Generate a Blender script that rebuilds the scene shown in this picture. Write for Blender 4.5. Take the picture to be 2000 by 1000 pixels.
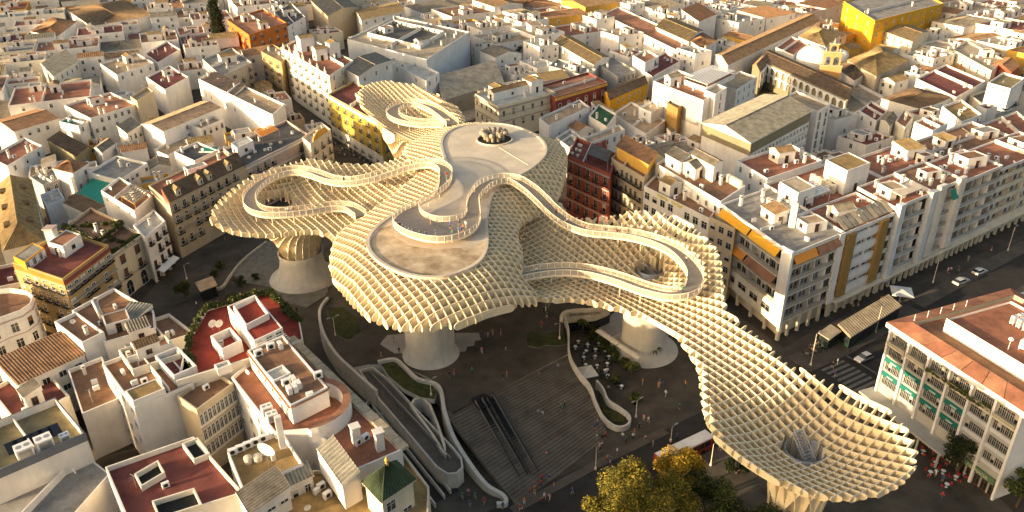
import bpy, bmesh, math, random
import numpy as np
from mathutils import Vector, Matrix
for _o in list(bpy.data.objects): bpy.data.objects.remove(_o)
SC = bpy.context.scene
COL = SC.collection
R = math.radians
# ------------------------------------------------------------------ camera, sky, sun, exposure
CAMH = 100.0; PITCH = R(27.9); ROLL = R(0.8); FPX = 1555.0
cam = bpy.data.cameras.new('camera'); cam.sensor_width = 36.0; cam.lens = FPX/2000.0*36.0
cam.clip_start = 1.0; cam.clip_end = 4000.0
co = bpy.data.objects.new('camera', cam); COL.objects.link(co)
_r0 = Vector((1, 0, 0)); _u0 = Vector((0, math.sin(PITCH), math.cos(PITCH))); _f = Vector((0, math.cos(PITCH), -math.sin(PITCH)))
_rt = _r0*math.cos(ROLL) - _u0*math.sin(ROLL); _up = _r0*math.sin(ROLL) + _u0*math.cos(ROLL)
co.matrix_world = Matrix(((_rt.x, _up.x, -_f.x, 0), (_rt.y, _up.y, -_f.y, 0), (_rt.z, _up.z, -_f.z, CAMH), (0, 0, 0, 1)))
SC.camera = co
SUN_EL = R(8.8); SUN_AZ = math.atan2(-0.48, -1.0)      # direction towards the sun in plan
wd = bpy.data.worlds.new('World'); SC.world = wd; wd.use_nodes = True
nt = wd.node_tree; bg = nt.nodes['Background']
sky = nt.nodes.new('ShaderNodeTexSky'); sky.sky_type = 'NISHITA'; sky.sun_disc = False
sky.sun_elevation = SUN_EL; sky.sun_rotation = math.pi/2 - SUN_AZ; sky.air_density = 1.0; sky.dust_density = 5.5; sky.ozone_density = 0.5
nt.links.new(sky.outputs[0], bg.inputs[0]); bg.inputs[1].default_value = 0.15
sl = bpy.data.lights.new('sun', 'SUN'); sl.energy = 4.5; sl.angle = R(0.55); sl.color = (1.0, 0.79, 0.50)
so = bpy.data.objects.new('sun', sl); COL.objects.link(so)
_d = Vector((math.cos(SUN_AZ)*math.cos(SUN_EL), math.sin(SUN_AZ)*math.cos(SUN_EL), math.sin(SUN_EL)))
so.rotation_euler = _d.to_track_quat('Z', 'Y').to_euler()
vs = SC.view_settings; vs.view_transform = 'Standard'; vs.look = 'None'; vs.gamma = 1.0; vs.exposure = 1.3; vs.use_curve_mapping = False
SC.render.engine = 'CYCLES'; SC.cycles.max_bounces = 5; SC.cycles.transparent_max_bounces = 12

# ------------------------------------------------------------------ helpers
def W(px, py, z=0.0):
    """ground-truth survey: the spot at height z seen at photograph position (px, py)"""
    d = _rt*((px-1000)/FPX) - _up*((py-500)/FPX) + _f
    t = (z-CAMH)/d.z
    return Vector((d.x*t, d.y*t, z))
def tag(o, label=None, cat=None, group=None, kind=None):
    if label: o['label'] = label
    if cat: o['category'] = cat
    if group: o['group'] = group
    if kind: o['kind'] = kind
    return o
def empty(name, loc, rz=0.0):
    o = bpy.data.objects.new(name, None); COL.objects.link(o); o.location = loc; o.rotation_euler = (0, 0, rz); o.empty_display_size = 0.3
    return o
def lerp(a, b, t): return a+(b-a)*t
class MB:
    def __init__(s): s.v = []; s.f = []; s.m = []
    def face(s, pts, m=0):
        n = len(s.v); s.v += [tuple(p) for p in pts]; s.f.append(tuple(range(n, n+len(pts)))); s.m.append(m)
    def prism(s, poly, z0, z1, m=0, mt=None, bottom=False):
        k = len(poly)
        for i in range(k):
            a = poly[i]; b = poly[(i+1) % k]
            s.face([(a[0], a[1], z0), (b[0], b[1], z0), (b[0], b[1], z1), (a[0], a[1], z1)], m)
        s.face([(p[0], p[1], z1) for p in poly], m if mt is None else mt)
        if bottom: s.face([(p[0], p[1], z0) for p in reversed(poly)], m)
    def box(s, c, u, v, w, m=0, mt=None):
        """c = base centre, u, v half vectors in plan, w height"""
        c = Vector(c); u = Vector((u[0], u[1], 0)); v = Vector((v[0], v[1], 0))
        s.prism([c-u-v, c+u-v, c+u+v, c-u+v], c.z, c.z+w, m, mt, True)
    def abox(s, x0, x1, y0, y1, z0, z1, m=0, mt=None):
        s.prism([(x0, y0), (x1, y0), (x1, y1), (x0, y1)], z0, z1, m, mt, True)
    def tube(s, path, r, n=6, m=0, r1=None, cap=True):
        rings = []; k = len(path)
        for i, p in enumerate(path):
            p = Vector(p); d = (Vector(path[min(i+1, k-1)])-Vector(path[max(i-1, 0)])).normalized()
            a = Vector((0, 0, 1)) if abs(d.z) < 0.9 else Vector((1, 0, 0))
            x = d.cross(a).normalized(); y = d.cross(x)
            rr = r if r1 is None else lerp(r, r1, i/max(1, k-1))
            b = len(s.v); s.v += [tuple(p+(x*math.cos(t)+y*math.sin(t))*rr) for t in [2*math.pi*j/n for j in range(n)]]
            rings.append(b)
        for i in range(k-1):
            for j in range(n):
                j2 = (j+1) % n
                s.f.append((rings[i]+j, rings[i]+j2, rings[i+1]+j2, rings[i+1]+j)); s.m.append(m)
        if cap:
            s.f.append(tuple(rings[-1]+j for j in range(n))); s.m.append(m)
            s.f.append(tuple(rings[0]+j for j in reversed(range(n)))); s.m.append(m)
    def lathe(s, c, prof, n=24, m=0, cap=True):
        c = Vector(c); rings = []
        for r, z in prof:
            b = len(s.v); s.v += [(c.x+r*math.cos(2*math.pi*j/n), c.y+r*math.sin(2*math.pi*j/n), c.z+z) for j in range(n)]; rings.append(b)
        for i in range(len(prof)-1):
            for j in range(n):
                j2 = (j+1) % n
                s.f.append((rings[i]+j, rings[i]+j2, rings[i+1]+j2, rings[i+1]+j)); s.m.append(m)
        if cap: s.f.append(tuple(rings[-1]+j for j in range(n))); s.m.append(m)
    def mesh(s, name, mats, off=(0, 0, 0), smooth=False):
        me = bpy.data.meshes.new(name)
        ox, oy, oz = off
        me.from_pydata([(x-ox, y-oy, z-oz) for x, y, z in s.v], [], s.f)
        for mt in (mats if isinstance(mats, (list, tuple)) else [mats]): me.materials.append(mt)
        if any(s.m): me.polygons.foreach_set('material_index', s.m)
        if smooth: me.polygons.foreach_set('use_smooth', [True]*len(s.f))
        me.update()
        return me
    def build(s, name, mats, parent=None, smooth=False, off=None):
        if off is None: off = parent_loc(parent) if parent else (0, 0, 0)
        o = bpy.data.objects.new(name, s.mesh(name, mats, off, smooth)); COL.objects.link(o)
        if parent: o.parent = parent
        return o
def parent_loc(p):
    v = Vector((0, 0, 0))
    while p: v = v+Vector(p.location); p = p.parent
    return v
def inst(name, me, parent, loc, rz=0.0, sc=None):
    """a part that shares mesh data; loc is in world space, the parent chain is unrotated"""
    o = bpy.data.objects.new(name, me); COL.objects.link(o)
    if parent: o.parent = parent; o.location = Vector(loc)-parent_loc(parent)
    else: o.location = loc
    o.rotation_euler = (0, 0, rz)
    if sc: o.scale = sc
    return o

# ------------------------------------------------------------------ materials
_mc = {}
def mat(key, col, rough=0.85, var=0.18, scale=0.6, col2=None, streak=0.0, bump=0.0, bscale=6.0, metal=0.0, spec=0.3, fine=0.0):
    if key in _mc: return _mc[key]
    m = bpy.data.materials.new(key); m.use_nodes = True; n = m.node_tree; L = n.links
    b = n.nodes['Principled BSDF']; b.inputs['Roughness'].default_value = rough; b.inputs['Metallic'].default_value = metal
    b.inputs['Specular IOR Level'].default_value = spec
    tc = n.nodes.new('ShaderNodeNewGeometry')
    no = n.nodes.new('ShaderNodeTexNoise'); no.inputs['Scale'].default_value = scale; no.inputs['Detail'].default_value = 6; no.inputs['Roughness'].default_value = 0.65
    L.new(tc.outputs['Position'], no.inputs['Vector'])
    rp = n.nodes.new('ShaderNodeValToRGB'); c = Vector(col)
    lo = c*(1-var*1.6) if col2 is None else Vector(col2)
    rp.color_ramp.elements[0].position = 0.3; rp.color_ramp.elements[1].position = 0.68
    rp.color_ramp.elements[0].color = (*lo, 1); rp.color_ramp.elements[1].color = (*(c*(1+var*0.3)), 1)
    L.new(no.outputs['Fac'], rp.inputs['Fac']); out = rp.outputs['Color']
    def mul(o, scl, lo_, hi_, p0, p1, vec=None):
        n2 = n.nodes.new('ShaderNodeTexNoise'); n2.inputs['Scale'].default_value = scl; n2.inputs['Detail'].default_value = 4
        if vec:
            mp = n.nodes.new('ShaderNodeMapping'); mp.inputs['Scale'].default_value = vec
            L.new(tc.outputs['Position'], mp.inputs['Vector']); L.new(mp.outputs['Vector'], n2.inputs['Vector'])
        else: L.new(tc.outputs['Position'], n2.inputs['Vector'])
        r2 = n.nodes.new('ShaderNodeMapRange'); r2.inputs[1].default_value = p0; r2.inputs[2].default_value = p1; r2.inputs[3].default_value = lo_; r2.inputs[4].default_value = hi_
        L.new(n2.outputs['Fac'], r2.inputs[0])
        mx = n.nodes.new('ShaderNodeMix'); mx.data_type = 'RGBA'; mx.blend_type = 'MULTIPLY'; mx.inputs[0].default_value = 1.0
        L.new(o, mx.inputs[6]); L.new(r2.outputs[0], mx.inputs[7])
        return mx.outputs[2]
    if streak: out = mul(out, 1.0, 1-streak, 1.0, 0.33, 0.55, (0.7, 0.7, 0.10))
    if fine: out = mul(out, 9.0, 1-fine, 1.0+fine*0.4, 0.35, 0.65)
    L.new(out, b.inputs['Base Color'])
    if bump:
        n3 = n.nodes.new('ShaderNodeTexNoise'); n3.inputs['Scale'].default_value = bscale; L.new(tc.outputs['Position'], n3.inputs['Vector'])
        bp = n.nodes.new('ShaderNodeBump'); bp.inputs['Strength'].default_value = bump; bp.inputs['Distance'].default_value = 0.1
        L.new(n3.outputs['Fac'], bp.inputs['Height']); L.new(bp.outputs['Normal'], b.inputs['Normal'])
    _mc[key] = m
    return m
def wallm(key, col): return mat('wall_'+key, col, 0.9, 0.10, 0.25, streak=0.08, bump=0.15, bscale=2.0)
def deckm(key, col, var=0.3): return mat('deck_'+key, col, 0.9, var, 0.35, fine=0.22)
def tilem(key, col): return mat('tile_'+key, col, 0.9, 0.32, 0.5, fine=0.4)
WALL = {k: wallm(k, c) for k, c in dict(white=(.78, .725, .65), bright=(.83, .79, .73), cream=(.72, .62, .45), ivory=(.76, .70, .58), ochre=(.62, .36, .07), yellow=(.58, .40, .05),
        gold=(.72, .36, .02), orange=(.60, .17, .025), brick=(.40, .10, .06), maroon=(.24, .055, .045), beige=(.50, .41, .28), grey=(.46, .43, .38), stone=(.42, .36, .27),
        moss=(.26, .22, .13), pink=(.52, .40, .34), sandstone=(.56, .32, .13), dullyellow=(.38, .27, .13), slate=(.16, .17, .19), teal=(.05, .25, .24), olive=(.42, .29, .05), concrete=(.46, .43, .37), wood=(.34, .20, .06), tan=(.60, .47, .30), blue=(.66, .66, .66)).items()}
DECK = {k: deckm(k, c) for k, c in dict(terra=(.37, .15, .085), red=(.34, .052, .03), brown=(.29, .155, .085), tan=(.50, .36, .22), grey=(.34, .31, .27), dark=(.12, .11, .10), rust=(.43, .20, .11),
        maroon=(.22, .065, .05), sand=(.55, .44, .30), pale=(.62, .58, .50), ochre=(.38, .25, .10), green=(.05, .13, .05), moss=(.30, .24, .12)).items()}
TILE = {k: tilem(k, c) for k, c in dict(brown=(.34, .22, .115), dark=(.22, .145, .085), orange=(.40, .22, .11), gold=(.40, .28, .13), grey=(.32, .27, .20), green=(.07, .10, .05), pinkish=(.52, .35, .21), tin=(.36, .33, .26)).items()}
M_FIN = mat('canopy_timber', (.80, .665, .44), 0.6, 0.10, 0.7, fine=0.05, spec=0.35)
M_CAP = mat('canopy_concrete', (.66, .56, .43), 0.85, 0.16, 0.18, fine=0.10)
M_CAPD = mat('canopy_concrete_stained', (.60, .48, .33), 0.85, 0.45, 0.22, col2=(.22, .14, .07), fine=0.12)
M_CONC = mat('cast_concrete', (.60, .55, .46), 0.8, 0.12, 0.3, streak=0.1)
M_WDECK = mat('walkway_deck', (.27, .235, .20), 0.75, 0.15, 1.2, fine=0.1)
M_RAIL = mat('railing_paint', (.85, .72, .53), 0.5, 0.05, 1.0)
M_IRON = mat('dark_iron', (.03, .028, .026), 0.6, 0.1, 3.0)
M_METAL = mat('grey_metal', (.42, .41, .40), 0.45, 0.1, 2.0, metal=0.6)
M_WHITE = mat('white_paint', (.80, .78, .74), 0.6, 0.06, 1.5)
M_FRAME = mat('window_frame_white', (.70, .67, .60), 0.6, 0.06, 2.0)
M_FRAMED = mat('window_frame_brown', (.12, .06, .035), 0.6, 0.1, 2.0)
M_GLASS = mat('window_glass', (.028, .03, .034), 0.12, 0.3, 0.8, spec=0.6)
M_BLIND = mat('window_blind', (.55, .50, .42), 0.7, 0.2, 1.0)
M_SHUT = mat('window_shutter', (.16, .075, .04), 0.7, 0.2, 1.0)
M_ASPH = mat('asphalt', (.045, .039, .033), 0.9, 0.25, 0.25, fine=0.2)
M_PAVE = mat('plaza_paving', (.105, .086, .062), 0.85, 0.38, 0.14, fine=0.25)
M_STEP = mat('stair_stone', (.15, .125, .095), 0.85, 0.25, 0.3, fine=0.2)
M_SIDE = mat('pavement_stone', (.125, .10, .075), 0.85, 0.25, 0.3, fine=0.2)
M_CITY = mat('city_ground', (.075, .06, .046), 0.9, 0.3, 0.2, fine=0.2)
M_GRASS = mat('lawn', (.07, .075, .02), 0.95, 0.4, 0.8, fine=0.3)
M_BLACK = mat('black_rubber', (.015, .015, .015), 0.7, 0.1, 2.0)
M_PAINT = mat('road_paint', (.20, .18, .155), 0.8, 0.3, 1.5)
M_STONE = mat('ledge_stone', (.50, .41, .28), 0.9, 0.25, 0.6, streak=0.1)
def leafm(key, col):
    if key in _mc: return _mc[key]
    m = mat(key, col, 0.7, 0.35, 0.9, fine=0.5)
    return m
def plain(key, col, rough=0.6): return mat('plain_'+key, col, rough, 0.08, 2.0)
def meshm():
    m = bpy.data.materials.new('railing_mesh'); m.use_nodes = True; n = m.node_tree; b = n.nodes['Principled BSDF']
    b.inputs['Base Color'].default_value = (.80, .66, .47, 1); b.inputs['Roughness'].default_value = 0.6
    t = n.nodes.new('ShaderNodeBsdfTransparent'); mx = n.nodes.new('ShaderNodeMixShader'); mx.inputs[0].default_value = 0.38
    n.links.new(t.outputs[0], mx.inputs[1]); n.links.new(b.outputs[0], mx.inputs[2]); n.links.new(mx.outputs[0], n.nodes['Material Output'].inputs[0])
    return m
M_MESH = meshm()
# ------------------------------------------------------------------ ground
def sheet(name, pts, z, m, kind='structure', thick=0.0):
    mb = MB()
    P = [Vector((p.x, p.y, z)) for p in pts]
    if thick: mb.prism(P, z-thick, z, 0)
    else: mb.face(P, 0)
    return tag(mb.build(name, m), kind=kind)
def gp(l, z=0.0): return [W(x, y, z) for x, y in l]
_g = MB(); _g.face([(-1500, -300, 0), (1500, -300, 0), (1500, 2500, 0), (-1500, 2500, 0)]); tag(_g.build('ground', M_CITY), kind='structure')
def strip(name, line, hw, z, m, z0=0.0):
    pts = [W(x, y, z0) for x, y in line]; l = []; r = []
    for i, p in enumerate(pts):
        d = (pts[min(i+1, len(pts)-1)]-pts[max(i-1, 0)]); d.z = 0; d.normalize(); nrm = Vector((-d.y, d.x, 0))
        h = hw[i] if isinstance(hw, (list, tuple)) else hw
        l.append(p+nrm*h); r.append(p-nrm*h)
    mb = MB()
    for i in range(len(pts)-1): mb.face([(q.x, q.y, z) for q in (r[i], r[i+1], l[i+1], l[i])])
    return tag(mb.build(name, m), kind='structure')
sheet('plaza', gp([(230, 640), (352, 500), (480, 436), (650, 335), (640, 262), (548, 195), (575, 180), (660, 245), (760, 300), (840, 235), (925, 185), (1010, 235), (1130, 330), (1260, 420), (1420, 600), (1530, 680), (1600, 640), (1960, 475), (2150, 400), (2150, 600), (1800, 700), (1700, 780), (1960, 980), (2100, 1120), (1000, 1120), (860, 1060), (600, 700), (430, 560)]), 0.004, M_PAVE)
ROADL = [(860, 1110), (1100, 988), (1345, 872), (1640, 726), (1720, 690), (1990, 512), (2160, 420)]
strip('road', ROADL, 6.0, 0.010, M_ASPH)
# raised kerbed pavement along the arcade side of the street
def kerb(name, line, hw, h):
    pts = [W(x, y, 0) for x, y in line]; mb = MB()
    for i in range(len(pts)-1):
        a, b = pts[i], pts[i+1]; d = (b-a).normalized(); nrm = Vector((-d.y, d.x, 0))*hw
        mb.prism([a-nrm, b-nrm, b+nrm, a+nrm], 0.0, h)
    return tag(mb.build(name, M_SIDE), kind='structure')
kerb('pavement', [(1560, 712), (1640, 676), (1780, 600)], 3.2, 0.13)
kerb('pavement', [(1790, 594), (2010, 476)], 2.0, 0.12)
kerb('pavement', [(1480, 860), (1400, 905), (1330, 942)], 3.0, 0.13)
kerb('pavement', [(1000, 998), (1170, 905), (1300, 842)], 0.9, 0.12)
mb = MB()
ca, cb = W(1590, 722), W(1705, 762)
# zebra crossing: bars lie along the street
dA = (W(1720, 690)-W(1640, 726)).normalized(); nA = Vector((-dA.y, dA.x, 0)); c0 = W(1648, 727)
zc = []
for i in range(9):
    c = c0+nA*(-5.4+i*1.35); b = MB(); b.face([(q.x, q.y, 0.016) for q in (c-dA*3.4-nA*.36, c+dA*3.4-nA*.36, c+dA*3.4+nA*.36, c-dA*3.4+nA*.36)]); zc.append(b)
zr = empty('zebra_crossing', (c0.x, c0.y, 0)); tag(zr, kind='structure')
for b in zc: b.build('stripe', M_PAINT, zr)
c = c0+dA*5.4; b = MB(); b.face([(q.x, q.y, 0.016) for q in (c-dA*.2-nA*5.6, c+dA*.2-nA*5.6, c+dA*.2+nA*5.6, c-dA*.2+nA*5.6)]); b.build('stop_line', M_PAINT, zr)

# ------------------------------------------------------------------ the timber canopy
AZV = R(33.0); UV_ = Vector((math.cos(AZV-math.pi/2), math.sin(AZV-math.pi/2), 0)); VV_ = Vector((math.cos(AZV), math.sin(AZV), 0))
SP = 1.55
class TPS:
    def __init__(s, pts):
        X = np.array([(p.x, p.y) for p in pts])/50.0; z = np.array([p.z for p in pts]); n = len(X)
        K = s.phi(X[:, None, :]-X[None, :, :])+np.eye(n)*0.004
        Pm = np.c_[np.ones(n), X]; A = np.zeros((n+3, n+3)); A[:n, :n] = K; A[:n, n:] = Pm; A[n:, :n] = Pm.T
        s.w = np.linalg.solve(A, np.r_[z, 0, 0, 0]); s.X = X
    @staticmethod
    def phi(d):
        r2 = (d**2).sum(-1); return 0.5*r2*np.log(r2+1e-12)
    def __call__(s, xy):
        q = np.asarray(xy)/50.0; return s.phi(q[:, None, :]-s.X[None, :, :])@s.w[:-3]+s.w[-3]+q@s.w[-2:]
def inside(poly, xy):
    xy = np.asarray(xy); x = xy[:, 0]; y = xy[:, 1]; r = np.zeros(len(xy), bool); k = len(poly)
    for i in range(k):
        x0, y0 = poly[i]; x1, y1 = poly[(i+1) % k]
        c = (y0 > y) != (y1 > y)
        with np.errstate(divide='ignore', invalid='ignore'): r ^= c & (x < (x1-x0)*(y-y0)/(y1-y0+1e-12)+x0)
    return r
def smoothpoly(pts, n=4):
    """closed Catmull-Rom through world points"""
    out = []; k = len(pts)
    for i in range(k):
        p0, p1, p2, p3 = pts[i-1], pts[i], pts[(i+1) % k], pts[(i+2) % k]
        for j in range(n):
            t = j/n
            out.append(((p1*2)+(p2-p0)*t+(p0*2-p1*5+p2*4-p3)*t*t+(p1*3-p0-p2*3+p3)*t**3)*0.5)
    return out
REG = {}
REG['main'] = dict(out=[(890, 241, 24), (930, 238, 24.5), (965, 238, 25), (1015, 250, 25), (1065, 266, 24.5), (1090, 275, 24.3), (1106, 292, 24), (1109, 315, 23.6), (1107, 340, 23), (1101, 362, 22), (1091, 385, 21.5), (1060, 410, 22.5), (1022, 432, 23.5), (1014, 460, 23.8), (1022, 490, 23.4), (1022, 520, 23), (1024, 548, 22), (1056, 584, 21.0), (1020, 592, 22.0), (967, 607, 22.6), (935, 622, 22.6), (902, 632, 22.6), (870, 637, 22.6), (832, 641, 22.6), (785, 640, 22.6), (762, 635, 22.6), (735, 626, 22.5), (703, 609, 22.4), (678, 585, 22.3), (656, 559, 22.2), (644, 530, 22.2), (642, 507, 22.4), (646, 482, 22.6), (656, 457, 22.8), (677, 440, 23.0), (697, 430, 23), (720, 411, 23.6), (750, 390, 24.2), (772, 373, 24.6), (790, 356, 25), (812, 338, 25), (800, 318, 24.3), (790, 300, 23.6), (792, 284, 23), (830, 262, 23), (862, 248, 23.2)],
    ctl=[(862, 280, 26.7), (868, 310, 26.8), (880, 345, 26.6), (800, 398, 26.6), (760, 425, 26.6), (722, 460, 26.6), (719, 485, 26.6), (740, 512, 26.6), (780, 533, 26.6), (850, 543, 26.6), (915, 526, 26.6), (950, 485, 26.7), (948, 450, 26.7), (960, 400, 26.8), (1000, 360, 26.7), (1040, 332, 26.7), (1067, 290, 26.7), (1045, 262, 26.7), (952, 242, 26.6), (890, 252, 25.6), (850, 562, 26.4), (850, 583, 25.7), (850, 604, 24.8), (850, 622, 23.8), (775, 548, 26.4), (765, 575, 25.2), (748, 602, 24), (690, 498, 25.9), (665, 510, 24.6), (700, 545, 25.4), (680, 562, 24), (690, 470, 25.6), (930, 545, 26.2), (945, 570, 25.2), (955, 592, 24), (990, 500, 25.8), (985, 545, 25.2), (1080, 300, 25.8), (1085, 335, 25)], depth=2.7, rimd=.6)
REG['left'] = dict(out=[(790, 300, 23.4), (775, 306, 23.3), (747, 315, 23), (725, 318, 22.8), (700, 317, 22.8), (672, 316, 23), (652, 312, 23.4), (630, 309, 23.8), (612, 307, 24), (592, 308, 24), (560, 316, 24), (532, 324, 24), (510, 334, 23.8), (482, 344, 23.6), (461, 358, 23.4), (432, 382, 23), (415, 401, 22.6), (409, 418, 22), (411, 431, 21.4), (425, 441, 20.8), (457, 452, 20.2), (482, 455, 20), (525, 457, 19.6), (575, 451, 19.8), (615, 451, 19.8), (637, 458, 19.8), (655, 472, 19.5), (690, 470, 19.4), (720, 440, 20), (770, 400, 21.5), (815, 360, 23), (850, 330, 24)],
    ctl=[(540, 408, 18), (570, 395, 18.4), (600, 385, 19), (520, 395, 18.8), (490, 400, 19.8), (460, 410, 20.2), (440, 415, 20.8), (500, 430, 19), (560, 430, 18.8), (620, 420, 19.2), (660, 400, 19.8), (700, 380, 20), (650, 350, 20.8), (600, 345, 21.2), (560, 345, 21.4), (520, 360, 21.2), (750, 345, 22.2), (690, 425, 19.4)], depth=2.3, c=[(545, 404, 17)], hole=3.6)
REG['far'] = dict(out=[(700, 184, 22.5), (701, 174, 22.8), (720, 162, 23.2), (740, 157, 23.5), (760, 156, 23.5), (780, 159, 23.5), (802, 161, 23.5), (820, 166, 23.3), (840, 176, 23.3), (857, 183, 23.2), (872, 194, 23), (890, 203, 23), (900, 215, 23), (909, 228, 23), (905, 240, 23.2), (875, 256, 22.8), (835, 276, 22.4), (800, 276, 21.6), (780, 267, 21.2), (755, 254, 21.2), (732, 234, 21.3), (715, 217, 21.6), (703, 203, 22)],
    ctl=[(812, 226, 17.8), (790, 225, 18.2), (840, 230, 18.6), (760, 225, 19.4), (735, 205, 20.4), (780, 195, 20.2), (820, 200, 20.4), (860, 215, 21.2), (870, 240, 21.6), (820, 250, 19.6), (780, 245, 19.4)], depth=2.2, c=[(812, 227, 18)], hole=0)
REG['right'] = dict(out=[(1060, 408, 21), (1091, 392, 20.8), (1107, 412, 21.4), (1125, 420, 22), (1150, 422, 22.8), (1172, 420, 23.6), (1190, 417, 24.2), (1207, 414, 24.7), (1222, 410, 25), (1242, 408, 25.3), (1260, 407, 25.5), (1280, 409, 25.6), (1302, 412, 25.7), (1332, 425, 25.7), (1362, 442, 25.6), (1397, 475, 25.4), (1409, 500, 25), (1413, 520, 24.6), (1413, 540, 24.2), (1415, 565, 23.8), (1421, 592, 23.4), (1435, 615, 23), (1475, 645, 22.6), (1515, 683, 22.4), (1547, 706, 22.2), (1580, 722, 21.8), (1627, 740, 22), (1665, 757, 22.2), (1710, 782, 22.4), (1742, 800, 22.5), (1769, 825, 22.5), (1784, 848, 22.4), (1793, 870, 22.3), (1796, 892, 22.2), (1788, 917, 22), (1772, 937, 21.8), (1748, 952, 21.6), (1717, 963, 21.5), (1670, 972, 21.4), (1646, 972, 21.4), (1612, 969, 21.4), (1568, 960, 21.4), (1534, 946, 21.4), (1500, 926, 21.4), (1462, 906, 21.3), (1425, 880, 21.2), (1395, 850, 21.1), (1380, 822, 21), (1372, 795, 21), (1369, 772, 20.9), (1366, 747, 20.8), (1362, 720, 20.4), (1350, 696, 20.4), (1325, 661, 20.3), (1297, 636, 20), (1260, 618, 19.8), (1220, 606, 19.6), (1162, 592, 19.6), (1112, 583, 20), (1062, 583, 20.6), (1020, 570, 18.4), (1000, 520, 18), (1000, 470, 18.4), (1025, 430, 20)],
    ctl=[(1270, 533, 16.8), (1235, 525, 17.4), (1300, 545, 17.6), (1270, 500, 18.4), (1180, 500, 18.6), (1100, 480, 19), (1050, 470, 18.6), (1045, 530, 18.2), (1345, 520, 21), (1330, 470, 22.4), (1260, 455, 21.8), (1100, 435, 20.4), (1160, 455, 20.6), (1150, 560, 18.7), (1230, 585, 19), (1310, 590, 19.8), (1380, 580, 22), (1450, 700, 20.8), (1400, 640, 21.4), (1500, 780, 19.4), (1430, 770, 20.2), (1568, 882, 16.2), (1600, 870, 16.9), (1540, 870, 16.9), (1650, 850, 17.8), (1480, 860, 18), (1560, 800, 18.6), (1620, 920, 18), (1700, 870, 19.2), (1640, 790, 19.6), (1520, 910, 18.6), (1730, 920, 20.2)], depth=2.2, rimd=.5, c=[(1268, 530, 16.8), (1568, 884, 16.2)], hole=3.2)
CAPPX = [(920, 244), (952, 241), (985, 243), (1015, 250), (1045, 263), (1062, 279), (1066, 296), (1055, 314), (1035, 330), (1010, 344), (985, 356), (965, 375), (955, 400), (950, 430), (951, 470), (946, 495), (930, 515), (900, 530), (865, 540), (827, 541), (790, 534), (755, 519), (730, 500), (719, 480), (722, 460), (742, 438), (775, 416), (815, 398), (850, 384), (872, 362), (879, 342), (873, 320), (866, 300), (862, 280), (870, 262), (890, 250)]
CAPZ = 26.9
CAPW = smoothpoly([W(x, y, CAPZ) for x, y in CAPPX], 3)
CAPXY = [(p.x, p.y) for p in CAPW]
TR = dict(main=[W(842, 690, 4), W(965, 300, 26.8)], left=[W(545, 404, 17)*0.25+W(598, 503, 7)*0.75], far=[W(800, 250, 20)], right=[W(1262, 600, 10.5), W(1564, 925, 13)])
cp = empty('timber_canopy', (0, 150, 0)); tag(cp, 'huge wavy cream waffle-grid timber canopy spreading over the plaza', 'canopy')
def edge_dist(A, xy):
    d = np.full(len(xy), 1e9)
    for a, b in zip(A, np.roll(A, -1, 0)):
        e = b-a; t = np.clip(((xy-a)@e)/max(1e-9, e@e), 0, 1); d = np.minimum(d, np.hypot(*(xy-a-t[:, None]*e).T))
    return d
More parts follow.
